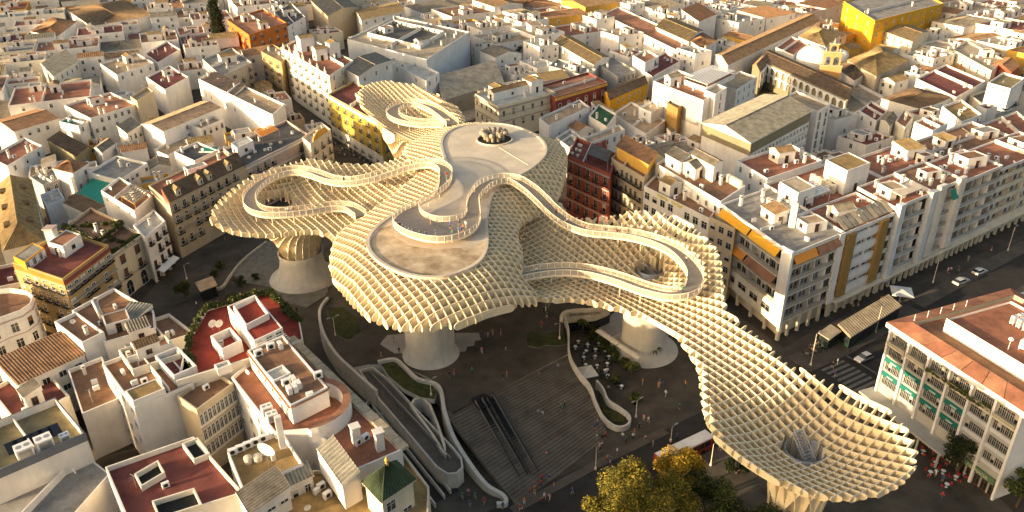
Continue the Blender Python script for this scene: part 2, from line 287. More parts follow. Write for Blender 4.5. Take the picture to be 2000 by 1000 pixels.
def make_fins():
    U = np.array(UV_[:2]); V = np.array(VV_[:2]); T = 0.078
    for rn, rg in REG.items():
        O = smoothpoly([W(*p) for p in rg['out']], 3); poly = [(p.x, p.y) for p in O]
        S = TPS([W(*p) for p in rg['out']]+[W(*p) for p in rg['ctl']])
        rg['S'] = S; rg['poly'] = poly
        A = np.array(poly); trs = TR[rn]; holes = [np.array(W(*c)[:2]) for c in rg.get('c', [])]
        for axis in (0, 1):
            D, N = (U, V) if axis == 0 else (V, U)
            nk = A@N; dk = A@D
            for k in range(math.floor(nk.min()/SP), math.ceil(nk.max()/SP)+1):
                off = k*SP+0.4; ts = np.arange(dk.min()-0.5, dk.max()+0.5, 0.27)
                xy = off*N[None, :]+ts[:, None]*D[None, :]
                ok = inside(poly, xy)
                rim = ok.copy()
                for h in holes: ok &= np.hypot(*(xy-h).T) > rg['hole']
                if rn == 'main': ok &= ~inside(CAPXY, xy)
                idx = np.flatnonzero(ok)
                if len(idx) < 3: continue
                for run in np.split(idx, np.flatnonzero(np.diff(idx) > 1)+1):
                    if len(run) < 4: continue
                    p = xy[run]; zt = S(p); n = len(run)
                    dep = np.full(n, rg['depth'])
                    # rounded fin ends only where the fin stops at the canopy rim
                    s = np.arange(n)*0.27; r = 1.05
                    cut = np.zeros(n); ed = edge_dist(A[::2], p)
                    dep = dep*(rg.get('rimd', .55)+(1-rg.get('rimd', .55))*np.clip(ed/5.0, 0, 1))
                    if not rim[run[0]-1]: cut = np.maximum(cut, np.clip(1-(s+0.03)/r, 0, 1))
                    if not rim[min(run[-1]+1, len(rim)-1)]: cut = np.maximum(cut, np.clip(1-(s[::-1]+0.03)/r, 0, 1))
                    rd = 1-np.sqrt(np.clip(1-cut**2, 0, 1))
                    zb = zt-dep+0.55*dep*rd; ztt = zt-0.35*dep*rd
                    for q in trs:
                        rho = np.hypot(p[:, 0]-q.x, p[:, 1]-q.y)
                        Rt, Wd, zc = (4.9, 9.0, 7.2) if rn == 'left' else ((4.2, 8.0, 10.0) if rn == 'right' else ((4.2, 8.0, 0.0) if rn == 'far' else (5.0, 6.0, 8.0)))
                        if rn == 'right' and q is trs[1]: Rt, Wd, zc = 3.7, 3.2, 0.0
                        t = np.clip((rho-Rt)/Wd, 0, 1); f = np.sqrt(np.clip(1-(1-t)**2, 0, 1))
                        zf = zc+(zt-dep-zc)*f
                        zb = np.where(rho < Rt+Wd, np.minimum(zb, zf), zb)
                    # decimate long straight runs
                    keep = [i for i in range(n) if i < 4 or i >= n-4 or i % 2 == 0]
                    v = []; f = []
                    for i in keep:
                        for sg in (-1, 1):
                            x, y = p[i]+N*T*sg
                            v += [(x, y-150, zb[i]), (x, y-150, ztt[i])]
                    for j in range(len(keep)-1):
                        a = 4*j; b = a+4
                        f += [(a, b, b+1, a+1), (a+2, a+3, b+3, b+2), (a+1, b+1, b+3, a+3), (a, a+2, b+2, b)]
                    e = 4*(len(keep)-1)
                    f += [(0, 1, 3, 2), (e, e+2, e+3, e+1)]
                    me = bpy.data.meshes.new('timber_fin'); me.from_pydata(v, [], f); me.materials.append(M_FIN)
                    o = bpy.data.objects.new('timber_fin', me); COL.objects.link(o); o.parent = cp
make_fins()
# concrete cap, kerb ring, hatch with ventilation pipes
mb = MB(); mb.prism(CAPW, CAPZ-0.7, CAPZ, 0, None, True); cap = mb.build('concrete_cap', M_CAP, cp)
mb = MB(); k = len(CAPW); cen = sum(CAPW, Vector())/k
inn = []
for i in range(k):
    d = (CAPW[(i+1) % k]-CAPW[i-1]); d.z = 0; d.normalize(); nn = Vector((d.y, -d.x, 0)); inn.append(nn)
sgn = 1 if sum((CAPW[i].x*CAPW[(i+1) % k].y-CAPW[(i+1) % k].x*CAPW[i].y) for i in range(k)) > 0 else -1
for i in range(k):
    j = (i+1) % k; a0 = CAPW[i]+inn[i]*sgn*0.35; b0 = CAPW[j]+inn[j]*sgn*0.35; a1 = CAPW[i]-inn[i]*sgn*0.35; b1 = CAPW[j]-inn[j]*sgn*0.35
    z0, z1 = CAPZ-0.5, CAPZ+0.22
    mb.face([(a0.x, a0.y, z1), (b0.x, b0.y, z1), (b1.x, b1.y, z1), (a1.x, a1.y, z1)]); mb.face([(a0.x, a0.y, z0), (b0.x, b0.y, z0), (b0.x, b0.y, z1), (a0.x, a0.y, z1)]); mb.face([(a1.x, a1.y, z1), (b1.x, b1.y, z1), (b1.x, b1.y, z0), (a1.x, a1.y, z0)])
mb.build('cap_kerb', M_CAP, cp)
stp = [W(x, y, CAPZ+0.006) for x, y in [(722, 486), (735, 505), (757, 519), (792, 533), (830, 539), (866, 538), (900, 528), (929, 513), (944, 494), (948, 470), (930, 478), (900, 484), (850, 487), (800, 480), (770, 462), (764, 440), (742, 446), (726, 464)]]
mb = MB(); mb.face(stp); mb.build('stained_cap_surface', M_CAPD, cp)
hc = W(966, 273, CAPZ); mb = MB(); mb.lathe(hc, [(4.6, 0.004), (4.6, 0.02)], 28); mb.build('vent_hatch', M_BLACK, cp)
mb = MB(); mb.lathe(hc, [(5.0, 0), (5.0, 0.35), (4.6, 0.35), (4.6, 0.0)], 28, 0, False); mb.build('hatch_kerb', M_CAP, cp)
rng = random.Random(5)
for i, (dx, dy, an) in enumerate([(-3.0, 1.6, 2.4), (-1.6, 2.2, 1.9), (-0.2, 1.9, 1.5), (1.2, 1.9, 1.0), (2.4, 1.0, .6), (2.8, -.4, .2), (-3.2, .2, 2.9), (-2.2, -1.6, 3.6), (-.4, -2.2, 4.4), (1.4, -1.8, 5.1)]):
    p = hc+Vector((dx*0.75, dy*0.75, -0.2)); d = Vector((math.cos(an), math.sin(an), 0)); mb = MB()
    mb.tube([p, p+Vector((0, 0, 1.3)), p+d*0.5+Vector((0, 0, 2.0)), p+d*1.6+Vector((0, 0, 2.3))], 0.62, 10); mb.build('vent_pipe', mat('vent_concrete', (.36, .30, .22), .8, .2, 1.0), cp, True)
mb = MB(); a, b = W(975, 288, CAPZ), W(1032, 322, CAPZ); d = (b-a).normalized(); nn = Vector((-d.y, d.x, 0)); mb.box((a+b)/2, (b-a)/2, nn*0.14, 0.05); mb.build('cap_joint', M_RAIL, cp)

# concrete feet
def trunk(name, c, prof, label, hl=None, m=M_CONC):
    r = empty(name, (c.x, c.y, 0)); tag(r, label, 'pillar')
    mb = MB(); mb.lathe((c.x, c.y, 0), prof, 40, 0, False); mb.build('concrete_shell', m, r, True)
    return r
t0 = TR['left'][0]
tr = trunk('canopy_base', t0, [(8.8, 0), (8.5, .6), (7.8, 1.1), (6.9, 1.7), (6.1, 2.8), (5.6, 4.4), (5.35, 6.0), (5.6, 7.8), (5.3, 7.8), (5.0, 4)], 'round concrete canopy base with broad sloping skirt beside the red roof terrace')
t1 = TR['right'][0]
tr = trunk('canopy_base', t1, [(7.6, 0), (6.8, 0.35), (5.6, 1.0), (5.0, 2.2), (4.75, 4), (4.75, 11.0), (4.5, 11.0), (4.4, 4)], 'drum-shaped concrete canopy base beside the cafe terrace')
t2 = TR['main'][0]
tr = trunk('canopy_base', t2, [(6.0, 4.0), (5.4, 4.5), (5.1, 6.0), (5.1, 11), (5.4, 15), (6.4, 19)], 'pale concrete canopy base standing on the upper plaza')
t3 = TR['main'][1]
tr = trunk('canopy_base', t3, [(6.0, 4.0), (5.4, 4.5), (5.1, 6.0), (5.1, 11), (5.4, 15), (6.4, 19)], 'concrete canopy base hidden under the round cap with the vent hatch')
# hatches in the bowls: dark shaft with stair
for (px, py, z, an, lb) in [(1270, 531, 15.6, 0.6, 'spiral stair'), (1570, 886, 15.2, -1.2, 'steel stair')]:
    c = W(px, py, z); mb = MB(); mb.lathe((c.x, c.y, 6), [(3.05, 0), (3.05, z-6+0.9), (2.9, z-6+0.9), (2.9, 0.2)], 24, 0, False); mb.build('shaft_wall', M_METAL, cp, True)
    d = Vector((math.cos(an), math.sin(an), 0)); nn = Vector((-d.y, d.x, 0)); mb = MB()
    for i in range(12):
        q = c-d*2.2+d*0.38*i+Vector((0, 0, 2.6-0.34*i)); mb.box(q, d*0.2, nn*0.75, 0.06)
    for s in (-1, 1):
        a = c-d*2.2+nn*0.8*s+Vector((0, 0, 3.5)); b = c+d*2.2+nn*0.8*s+Vector((0, 0, -0.4)); mb.tube([a, b], 0.07, 6); mb.tube([a-Vector((0, 0, .95)), b-Vector((0, 0, .95))], 0.12, 6)
    mb.build('shaft_stair', M_METAL, cp)

# ------------------------------------------------------------------ walkway ribbons
def spline(pts, n=5):
    out = []; k = len(pts)
    for i in range(k-1):
        p0 = pts[max(i-1, 0)]; p1 = pts[i]; p2 = pts[i+1]; p3 = pts[min(i+2, k-1)]
        for j in range(n):
            t = j/n; out.append(((p1*2)+(p2-p0)*t+(p0*2-p1*5+p2*4-p3)*t*t+(p1*3-p0-p2*3+p3)*t**3)*0.5)
    out.append(pts[-1]); return out
def even(path, step):
    o = [path[0]]; acc = 0
    for a, b in zip(path, path[1:]):
        L = (b-a).length; t = step-acc
        while t <= L: o.append(a+(b-a)*(t/L)); t += step
        acc = (acc+L) % step
    o.append(path[-1]); return o
def ribbon(root, left, right):
    """left/right: matching world edge points of the deck"""
    mb = MB(); k = len(left)
    for i in range(k-1):
        mb.face([right[i], right[i+1], left[i+1], left[i]])
    mb.build('deck', M_WDECK, root)
    for e, s in ((left, 1), (right, -1)):
        fb = MB(); dn = Vector((0, 0, 0.35)); up = Vector((0, 0, 0.06))
        for i in range(k-1): fb.face([e[i]-dn, e[i+1]-dn, e[i+1]+up, e[i]+up]); 
        fb.build('deck_fascia', M_RAIL, root)
        pm = MB(); h = Vector((0, 0, 1.1))
        for i in range(k-1): pm.face([e[i]+up, e[i+1]+up, e[i+1]+h, e[i]+h])
        tag(pm.build('railing_mesh', M_MESH, root), kind='stuff')
        rb = MB(); rb.tube([p+Vector((0, 0, 1.2)) for p in e], 0.085, 5); rb.tube([p+Vector((0, 0, -0.02)) for p in e], 0.09, 5); rb.build('handrail', M_RAIL, root)
        pb = MB()
        for p in even(e, 1.5): pb.tube([p-Vector((0, 0, 0.45)), p+Vector((0, 0, 1.2))], 0.07, 4)
        tag(pb.build('railing_posts', M_RAIL, root), kind='stuff')
    ub = MB()
    for i in range(k-1):
        dn = Vector((0, 0, 0.35)); ub.face([left[i]-dn, left[i+1]-dn, right[i+1]-dn, right[i]-dn])
    ub.build('deck_underside', M_RAIL, root)
    cl = [(a+b)*0.5 for a, b in zip(left, right)]
    for p in even(cl, 5.0)[1:-1]: sb = MB(); sb.tube([p-Vector((0, 0, 0.7)), p-Vector((0, 0, 3.0))], 0.13, 6); sb.build('support_post', M_FIN, root)
def ribbon_c(root, pts, hw):
    c = spline([W(*p) for p in pts], 6); l = []; r = []
    for i, p in enumerate(c):
        d = c[min(i+1, len(c)-1)]-c[max(i-1, 0)]; d.z = 0; d.normalize(); nn = Vector((-d.y, d.x, 0))*hw
        l.append(p+nn); r.append(p-nn)
    ribbon(root, l, r)
wr = empty('walkway', (0, 150, 20)); tag(wr, 'winding rooftop walkway crossing the right arm from the viewing platform', 'walkway')
ZW = 28.3
# platform + both necks: matching edges (outer, inner)
pl = [((944, 378, ZW), (926, 372, ZW)), ((936, 392, ZW), (916, 386, ZW)), ((938, 412, ZW), (912, 402, ZW)), ((938, 432, ZW), (912, 413, ZW)), ((927, 450, ZW), (903, 426, ZW)), ((900, 465, ZW), (880, 432, ZW)), ((858, 472, ZW), (855, 432, ZW)), ((815, 466, ZW), (836, 427, ZW)), ((780, 451, ZW), (822, 417, ZW)), ((768, 433, ZW), (819, 406, ZW)), ((788, 413, ZW), (826, 395, ZW)), ((826, 396, ZW), (843, 388, ZW)), ((846, 384, ZW), (860, 376, ZW)), ((856, 366, ZW-.1), (876, 362, ZW-.1)), ((859, 352, ZW-.3), (882, 350, ZW-.3))]
pr = [W(*b) for a, b in pl]; po = [W(*a) for a, b in pl]
# after the waist the two rails swap sides along the left neck: keep order consistent
ribbon(wr, spline(po, 5), spline(pr, 5))
ribbon_c(wr, [(935, 376, ZW), (950, 362, ZW), (975, 353, ZW-.2), (1005, 355, ZW-.5), (1035, 373, ZW-1), (1058, 394, ZW-1.6), (1080, 416, ZW-2.8), (1108, 437, ZW-3.6), (1145, 452, ZW-4.2), (1190, 457, ZW-4.4), (1235, 463, ZW-4.4), (1280, 475, ZW-4.4), (1318, 493, ZW-4.4), (1346, 519, ZW-4.5), (1358, 545, ZW-4.6), (1346, 570, ZW-4.8), (1308, 578, ZW-5.2), (1260, 568, ZW-5.8), (1210, 550, ZW-6.2), (1160, 536, ZW-6.6), (1110, 530, ZW-6.8), (1060, 533, ZW-7), (1015, 541, ZW-7)], 1.55)
wl = empty('walkway', (-50, 180, 20)); tag(wl, 'winding rooftop walkway looping over the left bowl of the canopy', 'walkway')
ribbon_c(wl, [(870, 351, ZW-.3), (871, 337, ZW-.6), (858, 326, ZW-.9), (835, 322, ZW-1.2), (800, 327, ZW-1.8), (760, 340, ZW-2.8), (720, 352, ZW-3.6), (680, 358, ZW-4.2), (645, 354, ZW-4.6), (612, 342, ZW-4.9), (580, 336, ZW-5.1), (545, 342, ZW-5.3), (512, 358, ZW-5.5), (491, 380, ZW-5.7), (490, 402, ZW-5.9), (510, 416, ZW-6.1), (550, 419, ZW-6.3), (600, 414, ZW-6.5), (645, 407, ZW-6.7), (680, 408, ZW-6.9), (705, 422, ZW-7.2)], 1.5)
ww = empty('walkway', (-30, 250, 20)); tag(ww, 'teardrop loop of walkway on the far bowl of the canopy', 'walkway')
ribbon_c(ww, [(884, 243, 24.5), (866, 228, 24.2), (845, 214, 24), (815, 204, 23.8), (786, 206, 23.6), (769, 216, 23.4), (770, 228, 23.2), (790, 238, 23), (820, 243, 23), (850, 243.5, 23.2), (872, 244, 23.6)], 1.9)
# ------------------------------------------------------------------ building kit
def xf_window(w, h, style, var):
    """window in the XZ plane facing -Y, origin bottom centre; slots: frame, glass, extra, iron"""
    mb = MB(); fw = 0.11 if style != 'p' else 0.09; x = w/2
    mb.abox(-x-fw, -x, -0.10, 0.02, -fw, h+fw, 0); mb.abox(x, x+fw, -0.10, 0.02, -fw, h+fw, 0)
    if style != 'a': mb.abox(-x, x, -0.10, 0.02, h, h+fw, 0)
    mb.abox(-x-fw*1.4, x+fw*1.4, -0.17, 0.02, -fw*1.2, 0, 0)
    if style == 'a':
        n = 8; pts = [(x*math.cos(math.pi*i/n), h+x*math.sin(math.pi*i/n)) for i in range(n+1)]
        mb.face([(p, -0.03, q) for p, q in reversed(pts)][::-1], 1)
        for i in range(n):
            a, b = pts[i], pts[i+1]; s = 1+fw*1.6/x
            c = (a[0]*s, h+(a[1]-h)*s); d = (b[0]*s, h+(b[1]-h)*s)
            mb.face([(a[0], -0.1, a[1]), (c[0], -0.1, c[1]), (d[0], -0.1, d[1]), (b[0], -0.1, b[1])], 0)
            mb.face([(c[0], -0.1, c[1]), (c[0], .02, c[1]), (d[0], .02, d[1]), (d[0], -0.1, d[1])], 0)
    mb.face([(-x, -0.025, 0), (x, -0.025, 0), (x, -0.025, h), (-x, -0.025, h)], 1)
    if var == 1: mb.abox(-x, x, -0.07, -0.03, h*0.5, h, 2)
    elif var == 2: mb.abox(-x, x, -0.07, -0.03, h*0.12, h, 2)
    else: mb.abox(-0.035, 0.035, -0.06, -0.025, 0, h, 0)
    if var == 0 and h > 1.3: mb.abox(-x, x, -0.055, -0.03, h*0.66, h*0.66+0.06, 0)
    if style == 'd':
        mb.abox(-x-.45, x+.45, -0.75, 0.02, -0.20, -0.10, 3)
        for zz in (0.0, 0.9): mb.abox(-x-.43, x+.43, -0.74, -0.70, zz-0.06, zz, 3); mb.abox(-x-.43, -x-.39, -0.72, 0, zz-.06, zz, 3); mb.abox(x+.39, x+.43, -0.72, 0, zz-.06, zz, 3)
        nb = max(5, int((w+.8)/0.16))
        for i in range(nb+1):
            q = -x-.41+(w+.82)*i/nb; mb.abox(q-.015, q+.015, -0.735, -0.705, -0.1, 0.9, 3)
    return mb
_win = {}
def winmesh(w, h, style, var, fr, ex):
    k = (round(w, 1), round(h, 1), style, var, fr.name, ex.name)
    if k not in _win: _win[k] = xf_window(k[0], k[1], style, var).mesh('window', [fr, M_GLASS, ex, M_IRON])
    return _win[k]
def wall_spot(p, q, t, out=0.0, z=0.0):
    d = (q-p); d.z = 0; n = Vector((d.y, -d.x, 0)).normalized()
    b = p+d*t+n*out; return Vector((b.x, b.y, z)), math.atan2(n.y, n.x)+math.pi/2
def windows(root, p, q, z, cols, rows, style='w', w=1.0, h=1.5, fh=3.15, top=1.0, skip=0.0, fr=None, ex=None, seed=0, m=0.0, base=1.2, vars=(0, 0, 0, 0, 1)):
    rg = random.Random(seed*31+cols*7+rows); L = (Vector((q.x-p.x, q.y-p.y, 0))).length
    cols = max(1, min(cols, int((L-2*m)/(w+0.5))))
    for r in range(rows):
        zz = z-top-h-r*fh
        if zz < base-0.9: break
        for c in range(cols):
            if rg.random() < skip: continue
            t = (m+(L-2*m)*(c+0.5)/cols)/L
            loc, rz = wall_spot(p, q, t, 0.0, zz)
            inst('window', winmesh(w, h, style, rg.choice(vars), fr or M_FRAME, ex or M_BLIND), root, loc, rz)
def corr(mb, e0, e1, r0, r1, per=0.5, amp=0.085, m=0):
    """tiled slope between eave e0-e1 and ridge r0-r1, ribs running up the slope"""
    n = max(2, int(max((e1-e0).length, (r1-r0).length)/per)*2)
    nr = ((e1-e0).cross(r0-e0) if (r0-e0).length > .01 and (e1-e0).length > .01 else Vector((0, 0, 1))).normalized()
    if nr.z < 0: nr = -nr
    base = len(mb.v)
    for i in range(n+1):
        o = nr*(amp if i % 2 else -amp)
        mb.v.append(tuple(lerp(e0, e1, i/n)+o)); mb.v.append(tuple(lerp(r0, r1, i/n)+o))
    for i in range(n):
        a = base+2*i; mb.f.append((a, a+2, a+3, a+1)); mb.m.append(m)
def tile_roof(root, P4, z, m, kind='gable', rise=1.6, axis=None, over=0.35, per=0.55, gm=None, name='roof'):
    c = sum(P4, Vector())/4
    Q = [Vector((p.x, p.y, z))+(Vector((p.x-c.x, p.y-c.y, 0)).normalized()*over) for p in P4]
    l0 = (Q[1]-Q[0]).length; l1 = (Q[2]-Q[1]).length
    if axis is None: axis = 0 if l0 > l1 else 1            # ridge parallel to edge 0 or edge 1
    if axis == 1: Q = Q[1:]+Q[:1]
    up = Vector((0, 0, rise)); mb = MB()
    # edge Q0-Q1 and Q3-Q2 are the eaves
    if kind == 'shed':
        r0 = Q[3]+up; r1 = Q[2]+up; corr(mb, Q[0], Q[1], r0, r1, per)
        mb.face([Q[1], Q[2], r1], 1); mb.face([Q[3], Q[0], r0], 1); mb.face([Q[2], Q[3], r0, r1], 1)
    else:
        h = 0.0 if kind == 'gable' else min(0.45, 0.5*(Q[3]-Q[0]).length/(Q[1]-Q[0]).length)
        m0 = (Q[0]+Q[3])/2; m1 = (Q[1]+Q[2])/2
        r0 = lerp(m0, m1, h)+up; r1 = lerp(m1, m0, h)+up
        corr(mb, Q[0], Q[1], r0, r1, per); corr(mb, Q[2], Q[3], r1, r0, per)
        if kind == 'hip': corr(mb, Q[1], Q[2], r1, r1+(r0-r1)*.001, per); corr(mb, Q[3], Q[0], r0, r0+(r1-r0)*.001, per)
        else: mb.face([Q[1], Q[2], r1], 1); mb.face([Q[3], Q[0], r0], 1)
        mb.tube([r0+Vector((0, 0, .05)), r1+Vector((0, 0, .05))], 0.16, 6, 0)
    mb.face([q-Vector((0, 0, .12)) for q in Q], 1)
    for i in range(4):
        a, b = Q[i], Q[(i+1) % 4]; dz = Vector((0, 0, .14)); mb.face([a-dz, b-dz, b+dz*.3, a+dz*.3], 1)
    return mb.build(name, [m, gm or WALL['ivory']], root)
def ccw(pts):
    a = sum(p.x*q.y-q.x*p.y for p, q in zip(pts, pts[1:]+pts[:1]))
    return pts if a > 0 else pts[::-1]
def inset(poly, d):
    k = len(poly); out = []
    for i in range(k):
        a, b, c = poly[i-1], poly[i], poly[(i+1) % k]
        d1 = Vector((b.x-a.x, b.y-a.y, 0)).normalized(); d2 = Vector((c.x-b.x, c.y-b.y, 0)).normalized()
        n1 = Vector((-d1.y, d1.x, 0)); n2 = Vector((-d2.y, d2.x, 0)); s = n1+n2
        l = max(0.35, s.dot(n1)); out.append(b+s*(d/l))
    return out
def walls(root, poly, z0, z, par, wm, dm, cop=None, t=0.26, name='wall', dname='roof'):
    k = len(poly); I = inset(poly, t); mb = MB()
    for i in range(k):
        a, b, c, d = poly[i], poly[(i+1) % k], I[(i+1) % k], I[i]
        mb.face([(a.x, a.y, z0), (b.x, b.y, z0), (b.x, b.y, z), (a.x, a.y, z)])
        if par > 0:
            mb.face([(a.x, a.y, z), (b.x, b.y, z), (c.x, c.y, z), (d.x, d.y, z)], 1)
            mb.face([(d.x, d.y, z), (c.x, c.y, z), (c.x, c.y, z-par), (d.x, d.y, z-par)])
    w = mb.build(name, [wm, cop or wm], root)
    mb = MB(); mb.face([(p.x, p.y, z-par+(0.01 if par > 0 else 0)) for p in (I if par > 0 else poly)]); mb.build(dname, dm, root)
    return w
# shared rooftop pieces
def _mk_ac():
    mb = MB(); mb.abox(-.55, .55, -.28, .28, .12, 1.0, 0); mb.abox(-.5, -.4, -.3, .3, 0, .12, 0); mb.abox(.4, .5, -.3, .3, 0, .12, 0)
    for x in (-.0,):
        n = 12; mb.face([(x+.33*math.cos(2*math.pi*i/n), -.285, .56+.33*math.sin(2*math.pi*i/n)) for i in range(n)], 1)
    return mb.mesh('air_conditioner', [M_WHITE, M_IRON])
def _mk_acbig():
    mb = MB(); mb.abox(-.8, .8, -.7, .7, .25, 1.7, 0, 0)
    for x in (-.7, .7):
        for y in (-.6, .6): mb.abox(x-.06, x+.06, y-.06, y+.06, 0, .25, 0)
    n = 12
    for x in (-.38, .38): mb.face([(x+.32*math.cos(2*math.pi*i/n), .32*math.sin(2*math.pi*i/n), 1.706) for i in range(n)], 1)
    mb.face([(-.6, -.705, .4), (.6, -.705, .4), (.6, -.705, 1.5), (-.6, -.705, 1.5)], 1)
    return mb.mesh('cooling_unit', [M_WHITE, M_METAL])
def _mk_chim(m):
    mb = MB(); mb.abox(-.32, .32, -.32, .32, 0, 1.7, 0); mb.abox(-.42, .42, -.42, .42, 1.7, 1.85, 0); mb.abox(-.25, .25, -.25, .25, 1.85, 2.1, 1); mb.abox(-.36, .36, -.36, .36, 2.1, 2.2, 0)
    return mb.mesh('chimney', [m, M_IRON])
def _mk_tank():
    mb = MB(); mb.lathe((0, 0, 0), [(.75, 0), (.8, .3), (.8, 1.5), (.6, 1.65), (.2, 1.7)], 14); return mb.mesh('water_tank', [plain('tank', (.62, .55, .42))], smooth=True)
def _mk_dish():
    mb = MB(); mb.tube([(0, 0, 0), (0, 0, 1.0)], .04, 5, 1)
    prof = [(0.02, .0), (.25, .03), (.45, .1), (.55, .16)]; n = 14; b = len(mb.v)
    for r, h in prof:
        mb.v += [(r*math.cos(2*math.pi*j/n), -.1-h, 1.1+r*math.sin(2*math.pi*j/n)+h*.3) for j in range(n)]
    for i in range(3):
        for j in range(n): mb.f.append((b+i*n+j, b+i*n+(j+1) % n, b+(i+1)*n+(j+1) % n, b+(i+1)*n+j)); mb.m.append(0)
    mb.tube([(0, -.1, 1.1), (0, -.6, 1.0)], .025, 4, 1)
    return mb.mesh('satellite_dish', [M_WHITE, M_METAL])
def _mk_ant():
    mb = MB(); mb.tube([(0, 0, 0), (0, 0, 3.4)], .035, 4)
    for z, l in ((3.2, .7), (2.9, .55), (2.5, .8)): mb.tube([(-l, 0, z), (l, 0, z)], .025, 4)
    mb.tube([(0, -.6, 3.3), (0, .6, 3.3)], .025, 4); return mb.mesh('antenna', [M_METAL])
ME_AC, ME_ACB, ME_TANK, ME_DISH, ME_ANT = _mk_ac(), _mk_acbig(), _mk_tank(), _mk_dish(), _mk_ant()
ME_CH = [_mk_chim(WALL['white']), _mk_chim(WALL['ivory']), _mk_chim(WALL['brick'])]
def _mk_bush(seed, n=150, r=0.55, cols=2):
    rg = random.Random(seed); mb = MB()
    for i in range(n):
        p = Vector((rg.gauss(0, 1), rg.gauss(0, 1), rg.gauss(0, 1))).normalized()*r*rg.uniform(.45, 1.05); p.z = abs(p.z)*1.1+.1
        a = Vector((rg.gauss(0, 1), rg.gauss(0, 1), rg.gauss(0, 1))).normalized(); b = a.cross(Vector((rg.gauss(0, 1), rg.gauss(0, 1), rg.gauss(0, 1)))).normalized(); s = rg.uniform(.09, .17)
        mb.face([p-a*s, p+b*s*.6, p+a*s, p-b*s*.6], rg.randrange(cols))
    return mb.mesh('shrub', [leafm('leaf_mid', (.06, .085, .018)), leafm('leaf_light', (.16, .17, .03))])
ME_BUSH = [_mk_bush(1), _mk_bush(2), _mk_bush(3)]
def box_cabin(root, c, u, v, z, h, wm=None, dm=None, door=True, kind='flat', name='roof_cabin', tm=None):
    wm = wm or WALL['white']; poly = ccw([c-u-v, c+u-v, c+u+v, c-u+v])
    if kind == 'flat':
        cb = walls(root, poly, z, z+h, 0.18, wm, dm or DECK['terra'], name=name, dname='cabin_roof')
    else:
        cb = walls(root, poly, z, z+h, 0, wm, dm or DECK['terra'], name=name, dname='cabin_ceiling')
        tile_roof(root, [Vector((p.x, p.y, z+h+.15)) for p in poly], z+h+.15, tm or TILE['brown'], kind, 0.9, None, 0.25, 0.5, wm, 'cabin_roof')
    if door:
        best = sorted(range(4), key=lambda i: (poly[i]+poly[(i+1) % 4]).y)[:2]
        for bi, i in enumerate(best):
            loc, rz = wall_spot(poly[i], poly[(i+1) % 4], .5, 0, z+(.15 if bi == 0 else 1.0))
            inst('cabin_door' if bi == 0 else 'window', winmesh(.9, 1.9 if bi == 0 else .8, 'p', 0, M_FRAMED, M_SHUT), root, loc, rz)
    return cb
def clutter(root, poly, z, seed, dens=1.0, cabins=1, acs=2, ch=2, dm=None, wm=None):
    rg = random.Random(seed); I = inset(poly, 1.3)
    xs = [p.x for p in I]; ys = [p.y for p in I]; pl = [(p.x, p.y) for p in I]; occ = []
    e1 = Vector((poly[1].x-poly[0].x, poly[1].y-poly[0].y, 0)); A = sum(p.x*q.y-q.x*p.y for p, q in zip(poly, poly[1:]+poly[:1]))/2
    ang = math.atan2(e1.y, e1.x); d1 = e1.normalized(); d2 = Vector((-d1.y, d1.x, 0))
    def spot(r):
        for _ in range(25):
            p = Vector((rg.uniform(min(xs), max(xs)), rg.uniform(min(ys), max(ys)), z))
            pts = [(p+d1*r*a+d2*r*b)[:2] for a, b in ((0, 0), (1, 1), (1, -1), (-1, 1), (-1, -1))]
            if all(inside(pl, pts)) and all((p-q).length > r+s for q, s in occ): occ.append((p, r)); return p
        return None
    s = math.sqrt(max(A, 1))
    for i in range(cabins):
        a, b = rg.uniform(1.3, 3.2), rg.uniform(1.3, 3.6)
        if s < 9: a, b = a*.75, b*.75
        p = spot(max(a, b)*1.1)
        if p: box_cabin(root, p, d1*a, d2*b, z, rg.uniform(2.3, 3.1), wm or WALL['white'], dm or DECK[rg.choice(['terra', 'brown', 'tan', 'grey'])], True, rg.choice(['flat', 'flat', 'shed', 'gable']), tm=TILE[rg.choice(['brown', 'gold', 'grey'])])
    for i in range(int(acs*dens+rg.random()*.8)):
        p = spot(.7)
        if p: inst('air_conditioner', ME_AC, root, p, ang+rg.choice([0, math.pi/2, -math.pi/2, math.pi])+rg.uniform(-.1, .1), None)
    for i in range(int(ch*dens+rg.random()*.8)):
        p = spot(.5)
        if p: inst('chimney', rg.choice(ME_CH[:2]+[ME_CH[0]]), root, p, ang, (1, 1, rg.uniform(.7, 1.3)))
    if rg.random() < .5*dens:
        p = spot(.5)
        if p: inst('antenna', ME_ANT, root, p, rg.uniform(0, 3), (1, 1, rg.uniform(.7, 1.2)))
    if rg.random() < .3*dens:
        p = spot(.6)
        if p: inst('satellite_dish', ME_DISH, root, p, rg.uniform(-1, 1))
    if rg.random() < .35*dens and s > 8:        # a low dividing wall across the terrace
        i = rg.choice([0, 1]); t = rg.uniform(.35, .65); k = len(poly)
        if k == 4:
            a = lerp(poly[i], poly[(i+1) % 4], t); b = lerp(poly[(i+3) % 4], poly[(i+2) % 4], t)
            d = (b-a); d.z = 0; n = Vector((-d.y, d.x, 0)).normalized()*.11; mb = MB(); mb.box(Vector(((a.x+b.x)/2, (a.y+b.y)/2, z)), d*.47, n, rg.uniform(.8, 1.6)); mb.build('terrace_wall', wm or WALL['white'], root)
FOOT = []
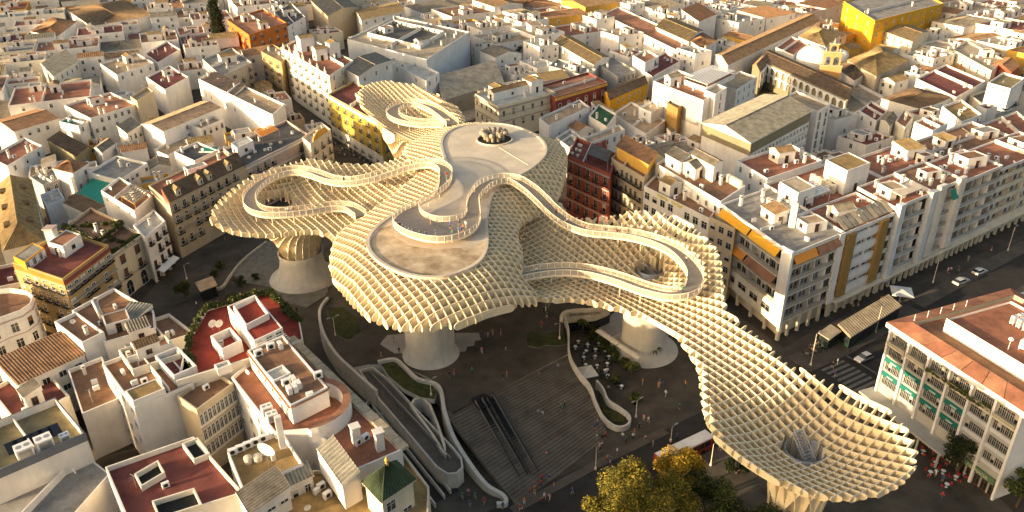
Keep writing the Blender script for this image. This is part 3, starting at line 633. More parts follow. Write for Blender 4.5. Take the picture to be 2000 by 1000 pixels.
def bld(label, cat, px, z, wall='white', deck='terra', roof='flat', wl=None, wr=None, par=0.8, cl=(1, 2, 2), seed=1, name=None, rise=1.6, axis=None, tile='brown', wz=None, group=None, z0=0.0, over=.35, cop=None, ww=1.0, wh=1.5, top=1.1, skip=.12, fr=None, ex=None, fh=3.15, quad=None, foot=True, vars=(0, 0, 0, 0, 1)):
    P = [W(x, y, z) for x, y in px]
    if len(P) == 3: P.append(P[0]+P[2]-P[1])
    if quad: P = quad
    P0 = P; P = ccw(P)
    c = sum(P, Vector())/len(P)
    root = empty(name or cat.replace(' ', '_'), (c.x, c.y, z0)); tag(root, label, cat, group)
    wm = WALL[wall]
    if foot: FOOT.append([(p.x, p.y) for p in P])
    if roof == 'flat':
        walls(root, P, z0, z, par, wm, DECK[deck], WALL[cop] if cop else None); zd = z-par
        if cl: clutter(root, P, zd+.012, seed, 1.0, cl[0], cl[1], cl[2])
    else:
        walls(root, P, z0, z, 0, wm, DECK['brown'], dname='ceiling')
        if len(P) == 4: tile_roof(root, P, z+.13, TILE[tile], roof, rise, axis, over, .55 if c.y < 260 else .8, wm)
    for k, w in ((0, wl), (1, wr)):
        if w:
            st = w[2] if len(w) > 2 else 'w'
            windows(root, P[k], P[(k+1) % len(P)], z, w[0], w[1], st, w[3] if len(w) > 3 else ww, w[4] if len(w) > 4 else wh, fh, top, skip if st != 'a' else 0, fr, ex, seed, vars=vars)
    return root, P
def band(root, p, q, z, m, h=.3, out=.14, name='cornice'):
    d = q-p; d.z = 0; n = Vector((d.y, -d.x, 0)).normalized(); a, b = p-d.normalized()*.02, q+d.normalized()*.02
    mb = MB(); mb.prism([a-n*.05, a+n*out, b+n*out, b-n*.05][::-1] if False else ccw([a-n*.05, b-n*.05, b+n*out, a+n*out]), z, z+h, 0, None, True); return mb.build(name, m, root)
def pergola(root, P4, z, h, m, bars, slat=M_WHITE, name='pergola'):
    mb = MB(); Q = [Vector((p.x, p.y, z)) for p in P4]
    for q in Q: mb.tube([q, q+Vector((0, 0, h))], .07, 5)
    for i in range(4): mb.tube([Q[i]+Vector((0, 0, h)), Q[(i+1) % 4]+Vector((0, 0, h))], .08, 5)
    fr = mb.build(name, m, root)
    for i in range(bars):
        t = (i+.5)/bars; a = lerp(Q[0], Q[3], t); b = lerp(Q[1], Q[2], t); d = (b-a)/2; n = (Q[3]-Q[0])*(.28/bars); s = MB(); s.box((a+b)/2+Vector((0, 0, h+.05)), d, n, .08); s.build('slat', slat, fr, off=parent_loc(root))
    return fr
def awning(root, P4, zs, m, name='awning'):
    """sloped cloth: P4 plan points with heights zs, real thickness"""
    mb = MB(); Q = [Vector((p.x, p.y, zz)) for p, zz in zip(P4, zs)]; dn = Vector((0, 0, .05))
    mb.face(Q); mb.face([q-dn for q in reversed(Q)])
    for i in range(4): mb.face([Q[i]-dn, Q[(i+1) % 4]-dn, Q[(i+1) % 4], Q[i]])
    return mb.build(name, m, root)
def plants(root, pts, z, n, seed, sc=(.8, 1.6), name='shrub'):
    rg = random.Random(seed)
    for i in range(n):
        t = (i+rg.random()*.8)/n*(len(pts)-1); k = min(int(t), len(pts)-2); p = lerp(pts[k], pts[k+1], t-k)
        s = rg.uniform(*sc); inst(name, rg.choice(ME_BUSH), root, (p.x+rg.uniform(-.4, .4), p.y+rg.uniform(-.4, .4), z), rg.uniform(0, 6), (s, s, s*rg.uniform(.8, 1.4)))
# ------------------------------------------------------------------ traced buildings: left of the plaza
B = bld
B('white house with two terracotta roof terraces and small scattered windows', 'house', [(125, 205), (176, 231), (268, 203)], 13, deck='rust', wr=(7, 2), seed=3, skip=.45, cl=(1, 3, 2))
r, P = B('white terrace wing with turquoise plunge pool liner', 'house', [(115, 237), (153, 246), (177, 232)], 12, deck='teal' if 'teal' in DECK else 'grey', wr=(2, 2), cl=(0, 1, 0), seed=4)
M_TEAL = plain('teal_cloth', (.010, .16, .125)); M_GREEN = plain('green_cloth', (.012, .24, .17)); M_ORNG = plain('orange_cloth', (.75, .28, .03)); M_YEL = plain('yellow_cloth', (.85, .42, .02))
_a, _b = lerp(P[0], P[2], .3), lerp(P[0], P[2], .62); _m = MB(); _m.box(Vector((_a.x, _a.y, 11.3)), (P[1]-P[0])*.25, (P[3]-P[0])*.25, .25); _m.build('pool_liner', M_TEAL, r)
B('long white house with brown tiled roof and blank shaded wall', 'house', [(-14, 238), (28, 258), (115, 232)], 11, roof='gable', tile='orange', axis=1, wr=(5, 1), seed=5, skip=.5, rise=1.4)
B('low white house with rusty red terrace behind the church roof', 'house', [(-22, 306), (14, 324), (83, 284)], 10, deck='terra', wr=(3, 2), seed=6, cl=(1, 1, 3))
B('dilapidated low house with mossy wall and grey tiles', 'house', [(92, 274), (148, 306), (174, 291)], 9, 'moss', roof='shed', tile='dark', axis=0, rise=.8, seed=7)
B('tiny tiled outhouse between the mossy house and the green awning', 'house', [(183, 289), (199, 299), (224, 281)], 9, roof='gable', tile='grey', rise=1, seed=8, wl=(2, 1))
B('open terrace shelter with grey tiled roof', 'house', [(229, 246), (248, 261), (276, 248)], 11, 'ivory', roof='shed', tile='grey', rise=.9, wr=(3, 1, 'w', 1.0, 1.9), seed=9)
B('white house with brown hipped roof above the green awning', 'house', [(105, 330), (142, 339), (171, 320)], 12.5, roof='hip', tile='orange', rise=1.5, wr=(2, 2), seed=10)
B('low white yard house with grey peeling walls', 'house', [(58, 345), (84, 362), (128, 345)], 9.5, 'grey', 'grey', wr=(3, 1), seed=11, cl=(1, 2, 2))
B('wide grey membrane roof over a white hall', 'building', [(170, 336), (232, 352), (288, 318)], 11, 'white', 'grey', wr=(6, 1, 'w', 1.2, 1.2), cl=(0, 1, 1), seed=12)
gx = empty('shade_awning', W(183, 372, 0)); tag(gx, 'large bright green cloth awning stretched over a courtyard', 'awning')
_q = [W(150, 378, 9), W(201, 397, 9), W(217, 356, 9.4), W(180, 346, 9.4)]
for i in range(2):
    t0, t1 = i*.5, i*.5+.49; awning(gx, [lerp(_q[0], _q[3], t0), lerp(_q[1], _q[2], t0), lerp(_q[1], _q[2], t1), lerp(_q[0], _q[3], t1)], [8.8, 8.8, 9.3, 9.3], M_GREEN, 'cloth')
for q in _q: _m = MB(); _m.tube([(q.x, q.y, 0), (q.x, q.y, 9.2)], .08, 5); _m.build('post', M_METAL, gx)
# the big tiled church hall at the left edge
c4 = [W(4, 491, 12), W(87, 471, 12), W(62, 352, 12)]; c4.append(c4[0]+c4[2]-c4[1])
r, P = B('church hall with long hipped brown tile roof and louvred roof hatches', 'church', [], 12, 'ivory', roof='hip', tile='gold', rise=4.2, axis=1, quad=c4, seed=13)
for s in (0, 1):
    for k in range(3):
        t = .22+.27*k; e = lerp(P[1], P[2], t) if s else lerp(P[0], P[3], t); o = lerp(P[0], P[3], t) if s else lerp(P[1], P[2], t)
        c = lerp(e, o, .26); d = (P[2]-P[1]).normalized(); n = (o-e).normalized(); zz = 12+4.2*.52
        fr = MB(); fr.box(Vector((c.x, c.y, zz)), d*1.5, n*1.0, .55); fo = fr.build('roof_hatch', TILE['dark'], r)
        for j in range(7): lb = MB(); q = Vector((c.x, c.y, zz+.55))+d*(-1.3+.43*j); lb.box(q, d*.08, n*.95, .12); lb.build('louvre', TILE['gold'], fo)
B('pale grey annex with white parapet beside the church hall', 'house', [(78, 380), (90, 402), (126, 388)], 10, 'blue', 'pale', cl=(0, 1, 1), seed=14)
B('low brown tiled barn next to the planted terrace', 'house', [(128, 408), (172, 420), (205, 403)], 9, 'ivory', roof='shed', tile='dark', rise=1.8, axis=1, seed=15)
# beige house with planted roof terrace
r, P = B('cream house with planted roof terrace and two arched doorways', 'house', [(150, 462), (219, 498), (279, 457)], 12.4, 'cream', 'brown', seed=16, cl=(0, 0, 1), cop='beige')
for t in (.25, .72):
    l, rz = wall_spot(P[1], P[2], t, 0, 8.6); inst('window', winmesh(1.9, 2.4, 'w', 2, WALL['ivory'], M_SHUT), r, l, rz)
    l, rz = wall_spot(P[1], P[2], t, 0, 5.0); inst('window', winmesh(1.5, 2.3, 'd', 2, WALL['ivory'], M_SHUT), r, l, rz)
    l, rz = wall_spot(P[1], P[2], t, 0, .1); inst('door', winmesh(2.2, 2.6, 'a', 0, WALL['ivory'], M_SHUT), r, l, rz)
band(r, P[1], P[2], 11.6, WALL['beige'], .5, .3); band(r, P[1], P[2], 4.5, WALL['beige'], .3, .15)
plants(r, [lerp(P[1], P[2], .05)+Vector((-.8, .8, 0)), lerp(P[1], P[2], .95)+Vector((-.8, .8, 0))], 11.6, 14, 3, (1.2, 2.0))
plants(r, [lerp(P[0], P[3], .5), lerp(P[1], P[2], .5)], 11.6, 9, 4, (1.2, 2.0)); plants(r, [lerp(P[0], P[1], .2)+Vector((1, 0, 0)), lerp(P[0], P[1], .9)+Vector((1, .6, 0))], 11.6, 9, 5, (1.2, 2.2))
r2, P2 = B('upper planted terrace with plaster pots behind the cream house', 'house', [(128, 440), (188, 470), (236, 432)], 13.2, 'beige', 'brown', cl=(0, 0, 1), seed=17, z0=0)
plants(r2, [P2[0], P2[1]], 12.4, 12, 6, (1.1, 1.8)); plants(r2, [P2[1], P2[2]], 12.4, 12, 7, (1.2, 2.2)); plants(r2, [P2[0], P2[2]], 12.4, 10, 8, (1., 1.8))
# orange and yellow corner block
r, P = B('orange corner apartment block with red roof terrace and balcony bands', 'building', [(24, 512), (122, 545), (212, 478)], 17.0, 'dullyellow', 'maroon', seed=18, cl=(0, 0, 1), wl=(6, 4, 'd', 1.1, 1.7), wr=(7, 4, 'd', 1.2, 1.8), top=2.2, fh=3.4, cop='ochre', ex=M_BLIND)
for k in range(4):
    zz = 14.0-3.4*k; band(r, P[1], P[2], zz, WALL['stone'], .22, .8, 'balcony_slab'); band(r, P[0], P[1], zz, WALL['ochre'], .18, .1, 'string_course')
band(r, P[0], P[1], 15.4, WALL['orange'], 1.2, .04, 'parapet_band'); band(r, P[1], P[2], 15.4, WALL['maroon'], .9, .10, 'parapet_band')  # orange band paints low sun along the left parapet
_c = W(127, 470, 18.5); box_cabin(r, Vector((_c.x, _c.y, 0)), (P[1]-P[0]).normalized()*2.6, (P[2]-P[1]).normalized()*3.2, 16.2, 3.0, WALL['bright'], DECK['rust'])
_c = W(99, 452, 20); _m = MB(); _m.box(Vector((_c.x, _c.y, 16.2)), (1.0, 0), (0, 1.0), 4.6); _m.box(Vector((_c.x, _c.y, 20.8)), (1.25, 0), (0, 1.25), .35, 1); _m.build('chimney', [WALL['white'], WALL['pink']], r)
_a = [W(28, 507, 17.6), W(50, 518, 17.6), W(88, 490, 17.6)]; _a.append(_a[0]+_a[2]-_a[1]); walls(r, ccw(_a), 16.2, 18.4, .1, WALL['gold'], DECK['grey'], name='storage_shed', dname='shed_roof')
for i in range(6): l, rz = wall_spot(_a[1], _a[2], (i+.5)/6, 0, 16.3); inst('shed_door', winmesh(.8, 1.7, 'p', 2 if i % 2 else 0, M_WHITE, M_WHITE), r, l, rz)
r, P = B('narrow white townhouse with black iron balconies and white awning', 'house', [(260, 440), (283, 464), (323, 431)], 13.0, 'bright', 'pale', seed=19, wr=(3, 4, 'd', .9, 1.7), cl=(0, 0, 1), fr=M_FRAMED)
_p, _z = wall_spot(P[1], P[2], .5, 0, 3.6); _d = (P[2]-P[1]).normalized(); _n = Vector((_d.y, -_d.x, 0)); awning(r, [_p-_d*4, _p+_d*4, _p+_d*4+_n*2.2, _p-_d*4+_n*2.2], [3.6, 3.6, 2.8, 2.8], M_WHITE)
r, P = B('white house with stepped roof terraces and pergola painted orange as if sunlit', 'house', [(197, 372), (262, 412), (297, 382)], 14.5, 'bright', 'brown', seed=20, cl=(1, 1, 2), wl=(3, 1, 'w', .8, 1.0))
pergola(r, [lerp(P[1], P[2], .1), lerp(P[1], P[2], .9), lerp(P[0], P[3], .9)*.4+lerp(P[1], P[2], .9)*.6, lerp(P[0], P[3], .1)*.4+lerp(P[1], P[2], .1)*.6], 13.7, 2.2, M_ORNG, 6, TILE['tin'])  # orange frame colour paints warm sunlight onto the pergola
# dormer building facing the street
r, P = B('long beige townhouse with brown mansard roof and four dormers', 'building', [(290, 362), (330, 396), (478, 322)], 16.4, 'beige', 'terra', seed=21, cl=(1, 4, 3), par=.5, wr=(9, 4, 'd', 1.1, 1.9), top=1.0, fr=WALL['ivory'], ex=M_SHUT, fh=3.3, skip=.05)
_n = (P[0]-P[1]).normalized(); _mb = MB(); _i0, _i1 = P[1]+_n*4.2, P[2]+_n*4.2
for q in (_i0, _i1): q.z = 19.2
_e0, _e1 = P[1]-_n*.3, P[2]-_n*.3; _e0.z = _e1.z = 16.45
corr(_mb, _e0, _e1, _i0, _i1, .5); _bk0, _bk1 = _i0+_n*.4-Vector((0, 0, 0)), _i1+_n*.4
_mb.face([_e0, _i0, (_i0.x, _i0.y, 15.5), (_e0.x, _e0.y, 15.5)], 1); _mb.face([_e1, (_e1.x, _e1.y, 15.5), (_i1.x, _i1.y, 15.5), _i1], 1); _mb.face([_i0, _i1, (_i1.x, _i1.y, 15.5), (_i0.x, _i0.y, 15.5)], 1)
_mb.build('mansard_roof', [TILE['dark'], WALL['brick']], r)
for t in (.13, .41, .53, .80):
    c = lerp(P[1], P[2], t)+_n*1.6; d = (P[2]-P[1]).normalized(); dm = MB(); dm.box(Vector((c.x, c.y, 16.6)), d*.85, _n*1.3, 1.9)
    do = dm.build('dormer', WALL['cream'], r); rm = MB(); z1, z2 = 18.5, 19.3
    a0, a1, m0 = c-d*1.05-_n*1.45, c+d*1.05-_n*1.45, c-_n*1.45; b0, b1, m1 = c-d*1.05+_n*1.5, c+d*1.05+_n*1.5, c+_n*1.5
    V3 = lambda q, z: Vector((q.x, q.y, z))
    rm.face([V3(a0, z1), V3(m0, z2), V3(m1, z2), V3(b0, z1)]); rm.face([V3(m0, z2), V3(a1, z1), V3(b1, z1), V3(m1, z2)]); rm.face([V3(a0, z1), V3(a1, z1), V3(m0, z2)]); rm.build('dormer_roof', TILE['gold'], do)
    q = c-_n*1.3; inst('dormer_window', winmesh(.8, 1.1, 'w', 0, M_FRAME, M_BLIND), do, (q.x, q.y, 17.0), math.atan2(-_n.y, -_n.x)+math.pi/2)
for k in range(3): band(r, P[1], P[2], 11.2-3.3*k, M_IRON if False else WALL['stone'], .16, .7 if k < 2 else .2, 'balcony_slab')
B('tiled white farmhouse-like block with bright gable end', 'house', [(277, 243), (319, 257), (432, 211)], 12, 'bright', roof='gable', tile='pinkish', axis=1, rise=1.2, wr=(4, 2), seed=22, skip=.4)
B('low terracotta-roofed wing with shaded patio door', 'house', [(371, 245), (392, 251), (437, 232)], 10.5, 'white', 'tan', wr=(4, 1, 'w', 1.1, 1.9), cl=(0, 0, 1), seed=23)
B('pink tiled terrace below the farmhouse-like block', 'house', [(300, 292), (328, 304), (386, 272)], 7.5, 'white', 'tan', cl=(0, 1, 0), seed=24, wl=(3, 1))
r, P = B('long white row house with blazing sunlit wall and terrace roofs', 'building', [(387, 154), (532, 224), (556, 203)], 15, 'bright', 'tan', wl=(9, 2, 'w', .8, 1.2), seed=25, cl=(0, 1, 3), skip=.4, top=1.6)
tile_roof(r, [lerp(P[0], P[1], .05), lerp(P[0], P[1], .5), lerp(P[3], P[2], .5), lerp(P[3], P[2], .05)], 14.6, TILE['pinkish'], 'shed', .9, 0, 0.0, .6, name='tiled_terrace_roof')
B('beige blank tower block with rusty roof', 'building', [(254, 188), (267, 197), (300, 178)], 15, 'tan', 'tan', seed=26, cl=(0, 0, 0))
r, P = B('dark roof terrace block with white pavilion and rose stucco front', 'building', [(436, 290), (478, 325), (604, 263)], 15.5, 'pink', 'dark', seed=27, cl=(0, 3, 1), wr=(9, 4, 'd', 1.1, 1.9), fr=WALL['ivory'], fh=3.5, top=1.6, cop='ivory')
band(r, P[1], P[2], 14.4, WALL['ivory'], .5, .35); band(r, P[1], P[2], 10.6, WALL['ivory'], .3, .2)
_c = lerp(lerp(P[1], P[2], .18), lerp(P[0], P[3], .18), .62); box_cabin(r, Vector((_c.x, _c.y, 0)), (P[2]-P[1]).normalized()*3.6, (P[0]-P[1]).normalized()*2.6, 14.7, 3.2, WALL['bright'], DECK['pale'], name='roof_pavilion')
_q = [lerp(lerp(P[1], P[2], u), lerp(P[0], P[3], u), v) for u, v in ((.45, .55), (.72, .55), (.72, .9), (.45, .9))]; pergola(r, _q, 14.7, 2.3, M_METAL, 8, M_ORNG, 'orange_awning_frame')
for i in range(5): _p = lerp(lerp(P[1], P[2], .15+.12*i), lerp(P[0], P[3], .15+.12*i), .28+.1*(i % 2)); inst('terrace_table', ME_TANK, r, (_p.x, _p.y, 14.72), 0, (.7, .7, .45))
r, P = B('cream corner house with curved roof gable at the street end', 'house', [(590, 268), (606, 281), (646, 252)], 16.5, 'cream', 'pale', seed=28, cl=(0, 1, 1), wr=(3, 4, 'd', 1.0, 1.9), fh=3.5, top=1.8)
_d = (P[2]-P[1]); _mb = MB(); _pts = [lerp(P[1], P[2], .5+.36*math.cos(math.pi*i/12))+Vector((0, 0, 2.2*math.sin(math.pi*i/12))) for i in range(13)]; _nn = Vector((_d.y, -_d.x, 0)).normalized()
_mb.face([q+_nn*.06 for q in _pts]); _mb.face([q-_nn*.35 for q in reversed(_pts)])
for i in range(12): _mb.face([_pts[i]+_nn*.06, _pts[i]-_nn*.35, _pts[i+1]-_nn*.35, _pts[i+1]+_nn*.06])
_mb.build('curved_gable', WALL['ochre'], r)
r, P = B('dark roofed house with green pool box behind the dormers', 'house', [(340, 296), (380, 314), (425, 293)], 12, 'white', 'dark', seed=29, cl=(0, 1, 1))
_c = W(408, 292, 11.5); _m = MB(); _m.box(Vector((_c.x, _c.y, 11.2)), (2.6, 0), (0, 2.0), .4, 0, 1); _m.build('pool_box', [M_WHITE, M_GREEN], r)
# ------------------------------------------------------------------ upper middle
r, P = B('tall ornate white building with pinnacled parapet and sunlit balconies', 'building', [(548, 92), (643, 148), (690, 118)], 21, 'ivory', 'terra', seed=31, cl=(2, 1, 3), wl=(8, 5, 'd', 1.1, 2.0), wr=(3, 2), fh=3.6, top=1.2, skip=0)
for i in range(7):
    t = (i+.5)/7; q = lerp(P[0], P[1], t); h = 3.2 if i in (2, 3) else 2.2; _m = MB(); _m.box(Vector((q.x, q.y, 21)), (.4, 0), (0, .4), h*.5); _m.lathe((q.x, q.y, 21+h*.5), [(.38, 0), (.45, .2), (.22, h*.3), (.04, h*.7)], 8); _m.build('pinnacle', WALL['ivory'], r)
_d = (P[1]-P[0]).normalized(); _n = Vector((_d.y, -_d.x, 0)); _c = lerp(P[0], P[1], .36); _mb = MB()
_pts = [_c-_d*3.6, _c-_d*3.4+Vector((0, 0, 1.6)), _c-_d*1.7+Vector((0, 0, 2.2)), _c-_d*1.2+Vector((0, 0, 4)), _c+Vector((0, 0, 5)), _c+_d*1.2+Vector((0, 0, 4)), _c+_d*1.7+Vector((0, 0, 2.2)), _c+_d*3.4+Vector((0, 0, 1.6)), _c+_d*3.6]
_mb.face([q+_n*.1 for q in _pts]); _mb.face([q-_n*.4 for q in reversed(_pts)])
for i in range(8): _mb.face([_pts[i]+_n*.1, _pts[i]-_n*.4, _pts[i+1]-_n*.4, _pts[i+1]+_n*.1])
_mb.build('central_gable', WALL['ivory'], r)
for k in range(4): band(r, P[0], P[1], 17-3.6*k, WALL['cream'], .25, .25, 'string_course')
for u, v, a, b, hh in ((.3, .5, 2.6, 3, 5.5), (.62, .45, 2.2, 2.4, 4.5), (.72, .8, 2.2, 2.2, 6)):
    _c = lerp(lerp(P[0], P[1], u), lerp(P[3], P[2], u), v); box_cabin(r, Vector((_c.x, _c.y, 0)), _d*a, _n*b, 20.2, hh, WALL['bright'], DECK['tan'], True, 'gable', tm=TILE['gold'])
B('narrow ochre townhouse beside the ornate white building', 'building', [(510, 100), (549, 121), (570, 105)], 17, 'dullyellow', 'tan', wl=(3, 4, 'd', 1, 1.9), seed=32)
r, P = B('mustard yellow facade with white window surrounds and red roof', 'building', [(640, 184), (742, 240), (792, 208)], 16.5, 'olive', 'maroon', wl=(7, 4, 'd', 1.1, 2.1), wr=(3, 4, 'd', 1.1, 2.1), seed=33, fh=3.7, top=1.3, skip=0, cl=(1, 0, 1), cop='bright', fr=WALL['bright'])
band(r, P[0], P[1], 15.2, WALL['bright'], .9, .4); band(r, P[1], P[2], 15.2, WALL['bright'], .9, .4); band(r, P[0], P[1], 4.2, WALL['ivory'], .5, .3); band(r, P[0], P[1], 0.2, WALL['ivory'], 3.9, .04, 'shop_front_base')
r, P = B('large pale courtyard building with bare shaded flank wall', 'building', [(678, 76), (833, 116), (917, 62)], 17.5, 'blue', 'sand', seed=34, cl=(2, 1, 9), par=.7)
_i = [lerp(lerp(P[0], P[1], u), lerp(P[3], P[2], u), v) for u, v in ((.12, .25), (.78, .25), (.78, .78), (.12, .78))]
_m = MB(); _q = ccw(_i)
for i in range(4):
    a, b = _q[i], _q[(i+1) % 4]; _m.face([(b.x, b.y, 10), (a.x, a.y, 10), (a.x, a.y, 17.9), (b.x, b.y, 17.9)])
_fl = MB(); _fl.face([(p.x, p.y, 16.85) for p in _q]); _fl.build('courtyard_floor', DECK['dark'], r)
_o = inset(_q, -.5); _m = MB()
for i in range(4):
    a, b, c, d = _q[i], _q[(i+1) % 4], _o[(i+1) % 4], _o[i]; _m.face([(a.x, a.y, 18.6), (d.x, d.y, 18.6), (c.x, c.y, 18.6), (b.x, b.y, 18.6)]); _m.face([(d.x, d.y, 16.8), (c.x, c.y, 16.8), (c.x, c.y, 18.6), (d.x, d.y, 18.6)]); _m.face([(b.x, b.y, 16.9), (a.x, a.y, 16.9), (a.x, a.y, 18.6), (b.x, b.y, 18.6)])
_m.build('courtyard_gallery', WALL['white'], r)
for i in (2, 3):
    for j in range(9): l, rz = wall_spot(_q[(i+1) % 4], _q[i], (j+.5)/9, 0, 16.95); inst('window', winmesh(1.2, 1.2, 'p', 0, M_FRAME, M_BLIND), r, l, rz)
B('white house with red awning terrace above the barrel vault', 'house', [(758, 118), (832, 158), (858, 142)], 14.5, 'bright', 'pale', wl=(2, 1), wr=(2, 1), seed=35, cl=(1, 2, 2))
B('pair of small white roof houses with grey tiled tops behind the red roof', 'house', [(668, 132), (700, 150), (765, 118)], 19.5, 'white', roof='gable', tile='grey', axis=0, rise=1.2, seed=36, wl=(2, 1), wr=(3, 1))
# barrel vaulted hall
hv = [W(843, 152, 7), W(866, 196, 7), W(985, 160, 7)]; hv.append(hv[0]+hv[2]-hv[1]); FOOT.append([(p.x, p.y) for p in hv])
r = empty('market_hall', sum(hv, Vector())/4-Vector((0, 0, 7))); tag(r, 'low hall under a tan barrel vaulted metal roof', 'building')
walls(r, ccw(hv), 0, 7, 0, WALL['stone'], DECK['brown'], dname='ceiling')
prev = None; n = 14
for i in range(n+1):
    t = i/n; a = lerp(hv[1], hv[0], t); b = lerp(hv[2], hv[3], t); h = 4.2*math.sin(math.pi*t); a = Vector((a.x, a.y, 7+h)); b = Vector((b.x, b.y, 7+h))
    if prev:
        for j in range(7): _m = MB(); s0, s1 = j/7, (j+.985)/7; _m.face([lerp(prev[0], prev[1], s0), lerp(prev[0], prev[1], s1), lerp(a, b, s1), lerp(a, b, s0)]); _m.build('roof_panel', DECK['sand'], r)
    prev = (a, b)
_m = MB(); _m.face([lerp(hv[1], hv[0], i/n)+Vector((0, 0, 4.2*math.sin(math.pi*i/n))) for i in range(n+1)]); _m.face([lerp(hv[2], hv[3], i/n)+Vector((0, 0, 4.2*math.sin(math.pi*i/n))) for i in reversed(range(n+1))]); _m.build('end_wall', WALL['ivory'], r)
r, P = B('stone palace with arched windows, dark cornice and white roof deck', 'building', [(927, 183), (974, 208), (1085, 179)], 13.5, 'cream', 'pale', wl=(5, 2, 'a', .9, 1.3), wr=(6, 2, 'a', .9, 1.5), seed=37, cl=(0, 0, 2), fh=4.6, top=2.6, fr=WALL['stone'], cop='stone')
for e in (0, 1): band(r, P[e], P[e+1], 12.0, WALL['stone'], .7, .3); band(r, P[e], P[e+1], 7.2, WALL['stone'], .35, .2); band(r, P[e], P[e+1], 9.6, WALL['stone'], .25, .08)
_c = lerp(lerp(P[1], P[2], .42), lerp(P[0], P[3], .42), .55); box_cabin(r, Vector((_c.x, _c.y, 0)), (P[2]-P[1]).normalized()*9, (P[0]-P[1]).normalized()*2.4, 12.7, 3.0, WALL['bright'], DECK['tan'], True, 'gable', tm=TILE['brown'])
_c = lerp(lerp(P[1], P[2], .82), lerp(P[0], P[3], .82), .5); box_cabin(r, Vector((_c.x, _c.y, 0)), (P[2]-P[1]).normalized()*3, (P[0]-P[1]).normalized()*3.2, 12.7, 4.2, WALL['bright'], DECK['tan'], True, 'gable', tm=TILE['gold'])
r, P = B('dark red palace with white round-arched windows', 'building', [(1050, 168), (1085, 190), (1186, 160)], 13, 'maroon', 'rust', wr=(6, 1, 'a', 1.4, 3.2), seed=38, cl=(0, 1, 1), top=3.6, fr=WALL['cream'], cop='beige', ex=M_BLIND)
band(r, P[1], P[2], 11.6, WALL['ochre'], 1.0, .3)
B('ochre house under a brown tiled roof beside the dark red palace', 'house', [(1180, 180), (1191, 197), (1265, 164)], 9.5, 'gold', roof='gable', tile='dark', axis=1, rise=1.6, wr=(7, 2, 'w', .8, 1.4), seed=39)
B('gallery house with long tiled roof and dark window row', 'house', [(1082, 82), (1160, 128), (1190, 112)], 11, 'white', roof='gable', tile='gold', axis=0, rise=1.6, wl=(9, 1, 'w', .9, 1.8), seed=40)
B('white row house with flat roof behind the dark red palace', 'house', [(1072, 128), (1150, 150), (1165, 135)], 12, 'grey', 'grey', wl=(6, 1, 'w', .8, 2.0), wr=(2, 1), seed=41)
B('grey sheet-roofed workshop next to the tiled ochre house', 'house', [(1165, 122), (1207, 150), (1241, 137)], 10, 'grey', 'grey', wr=(4, 1, 'w', 1.2, 2), seed=42, cl=(0, 0, 1))
B('white cube house with terracotta roof and corner balcony', 'house', [(1236, 108), (1260, 122), (1287, 110)], 14, 'bright', 'rust', wr=(2, 2, 'd', 1.1, 1.9), cl=(0, 1, 1), seed=43)
B('low white terrace with deep red deck and plants', 'house', [(1245, 130), (1275, 150), (1330, 118)], 10, 'white', 'maroon', cl=(0, 2, 1), seed=44)
B('very long white convent wing with orange terraces and shuttered windows', 'building', [(1177, 27), (1357, 115), (1386, 93)], 11, 'bright', 'rust', wl=(9, 1, 'w', 1.3, 1.9), wr=(2, 1), seed=45, cl=(0, 1, 2), ex=M_SHUT, skip=0, fr=M_FRAMED, top=2.2)
B('brown tiled hall behind the long convent wing', 'building', [(1281, 53), (1345, 82), (1374, 60)], 12, 'white', roof='gable', tile='gold', axis=0, rise=1.8, seed=46)
B('white house with orange tiled roof near the convent corner', 'house', [(1331, 19), (1365, 43), (1399, 32)], 12.5, 'bright', roof='shed', tile='orange', rise=1.2, wl=(2, 1), seed=47)
B('small white house with terracotta terrace at the convent end', 'house', [(1345, 78), (1372, 96), (1400, 80)], 12, 'white', roof='hip', tile='orange', rise=1, seed=48, wr=(2, 1))
# ------------------------------------------------------------------ right of centre
r, P = B('tall white block with slatted rooftop pergola and grey concrete flank', 'building', [(1276, 158), (1374, 196), (1420, 170)], 20, 'white', 'rust', seed=51, cl=(1, 1, 1))
_a = [P[0]*.7+P[1]*.3, P[0]*.05+P[1]*.95]; _n = Vector(((P[1]-P[0]).y, -(P[1]-P[0]).x, 0)).normalized(); _m = MB(); _m.prism(ccw([_a[0]-_n*.05, _a[1]-_n*.05, _a[1]+_n*.08, _a[0]+_n*.08]), 10.5, 18.8, 0, None, True); _m.build('concrete_panel', WALL['concrete'], r)
_q = [W(1336, 150, 22), W(1381, 166, 22), W(1436, 139, 22), W(1391, 128, 22)]; _b = [Vector((q.x, q.y, 19.3)) for q in _q]; pergola(r, [_b[1], _b[2], _b[3], _b[0]], 19.3, 2.8, M_WHITE, 12)
walls(r, ccw(_b), 19.25, 21.0, .2, WALL['bright'], DECK['brown'], name='pergola_parapet', dname='pergola_floor')
B('slim white stair tower with tall dark windows', 'tower', [(1376, 175), (1397, 184), (1420, 171)], 21.5, 'bright', 'sand', wr=(1, 4, 'w', 1.0, 2.2), seed=52, cl=(0, 0, 0), name='stair_tower')
B('white wing with flat tan roof and small windows beside the cloister', 'building', [(1404, 162), (1439, 175), (1479, 150)], 15.5, 'bright', 'tan', wr=(4, 2), seed=53, cl=(0, 0, 0))
r, P = B('broad building under a low tan sheet-metal roof with rows of small windows', 'building', [(1373, 240), (1467, 279), (1584, 217)], 21, 'white', roof='gable', tile='tin', axis=1, rise=2.2, wr=(17, 5, 'w', .9, 1.1), seed=54, top=4.2, fh=3.3, skip=0, over=.8, vars=(0,))
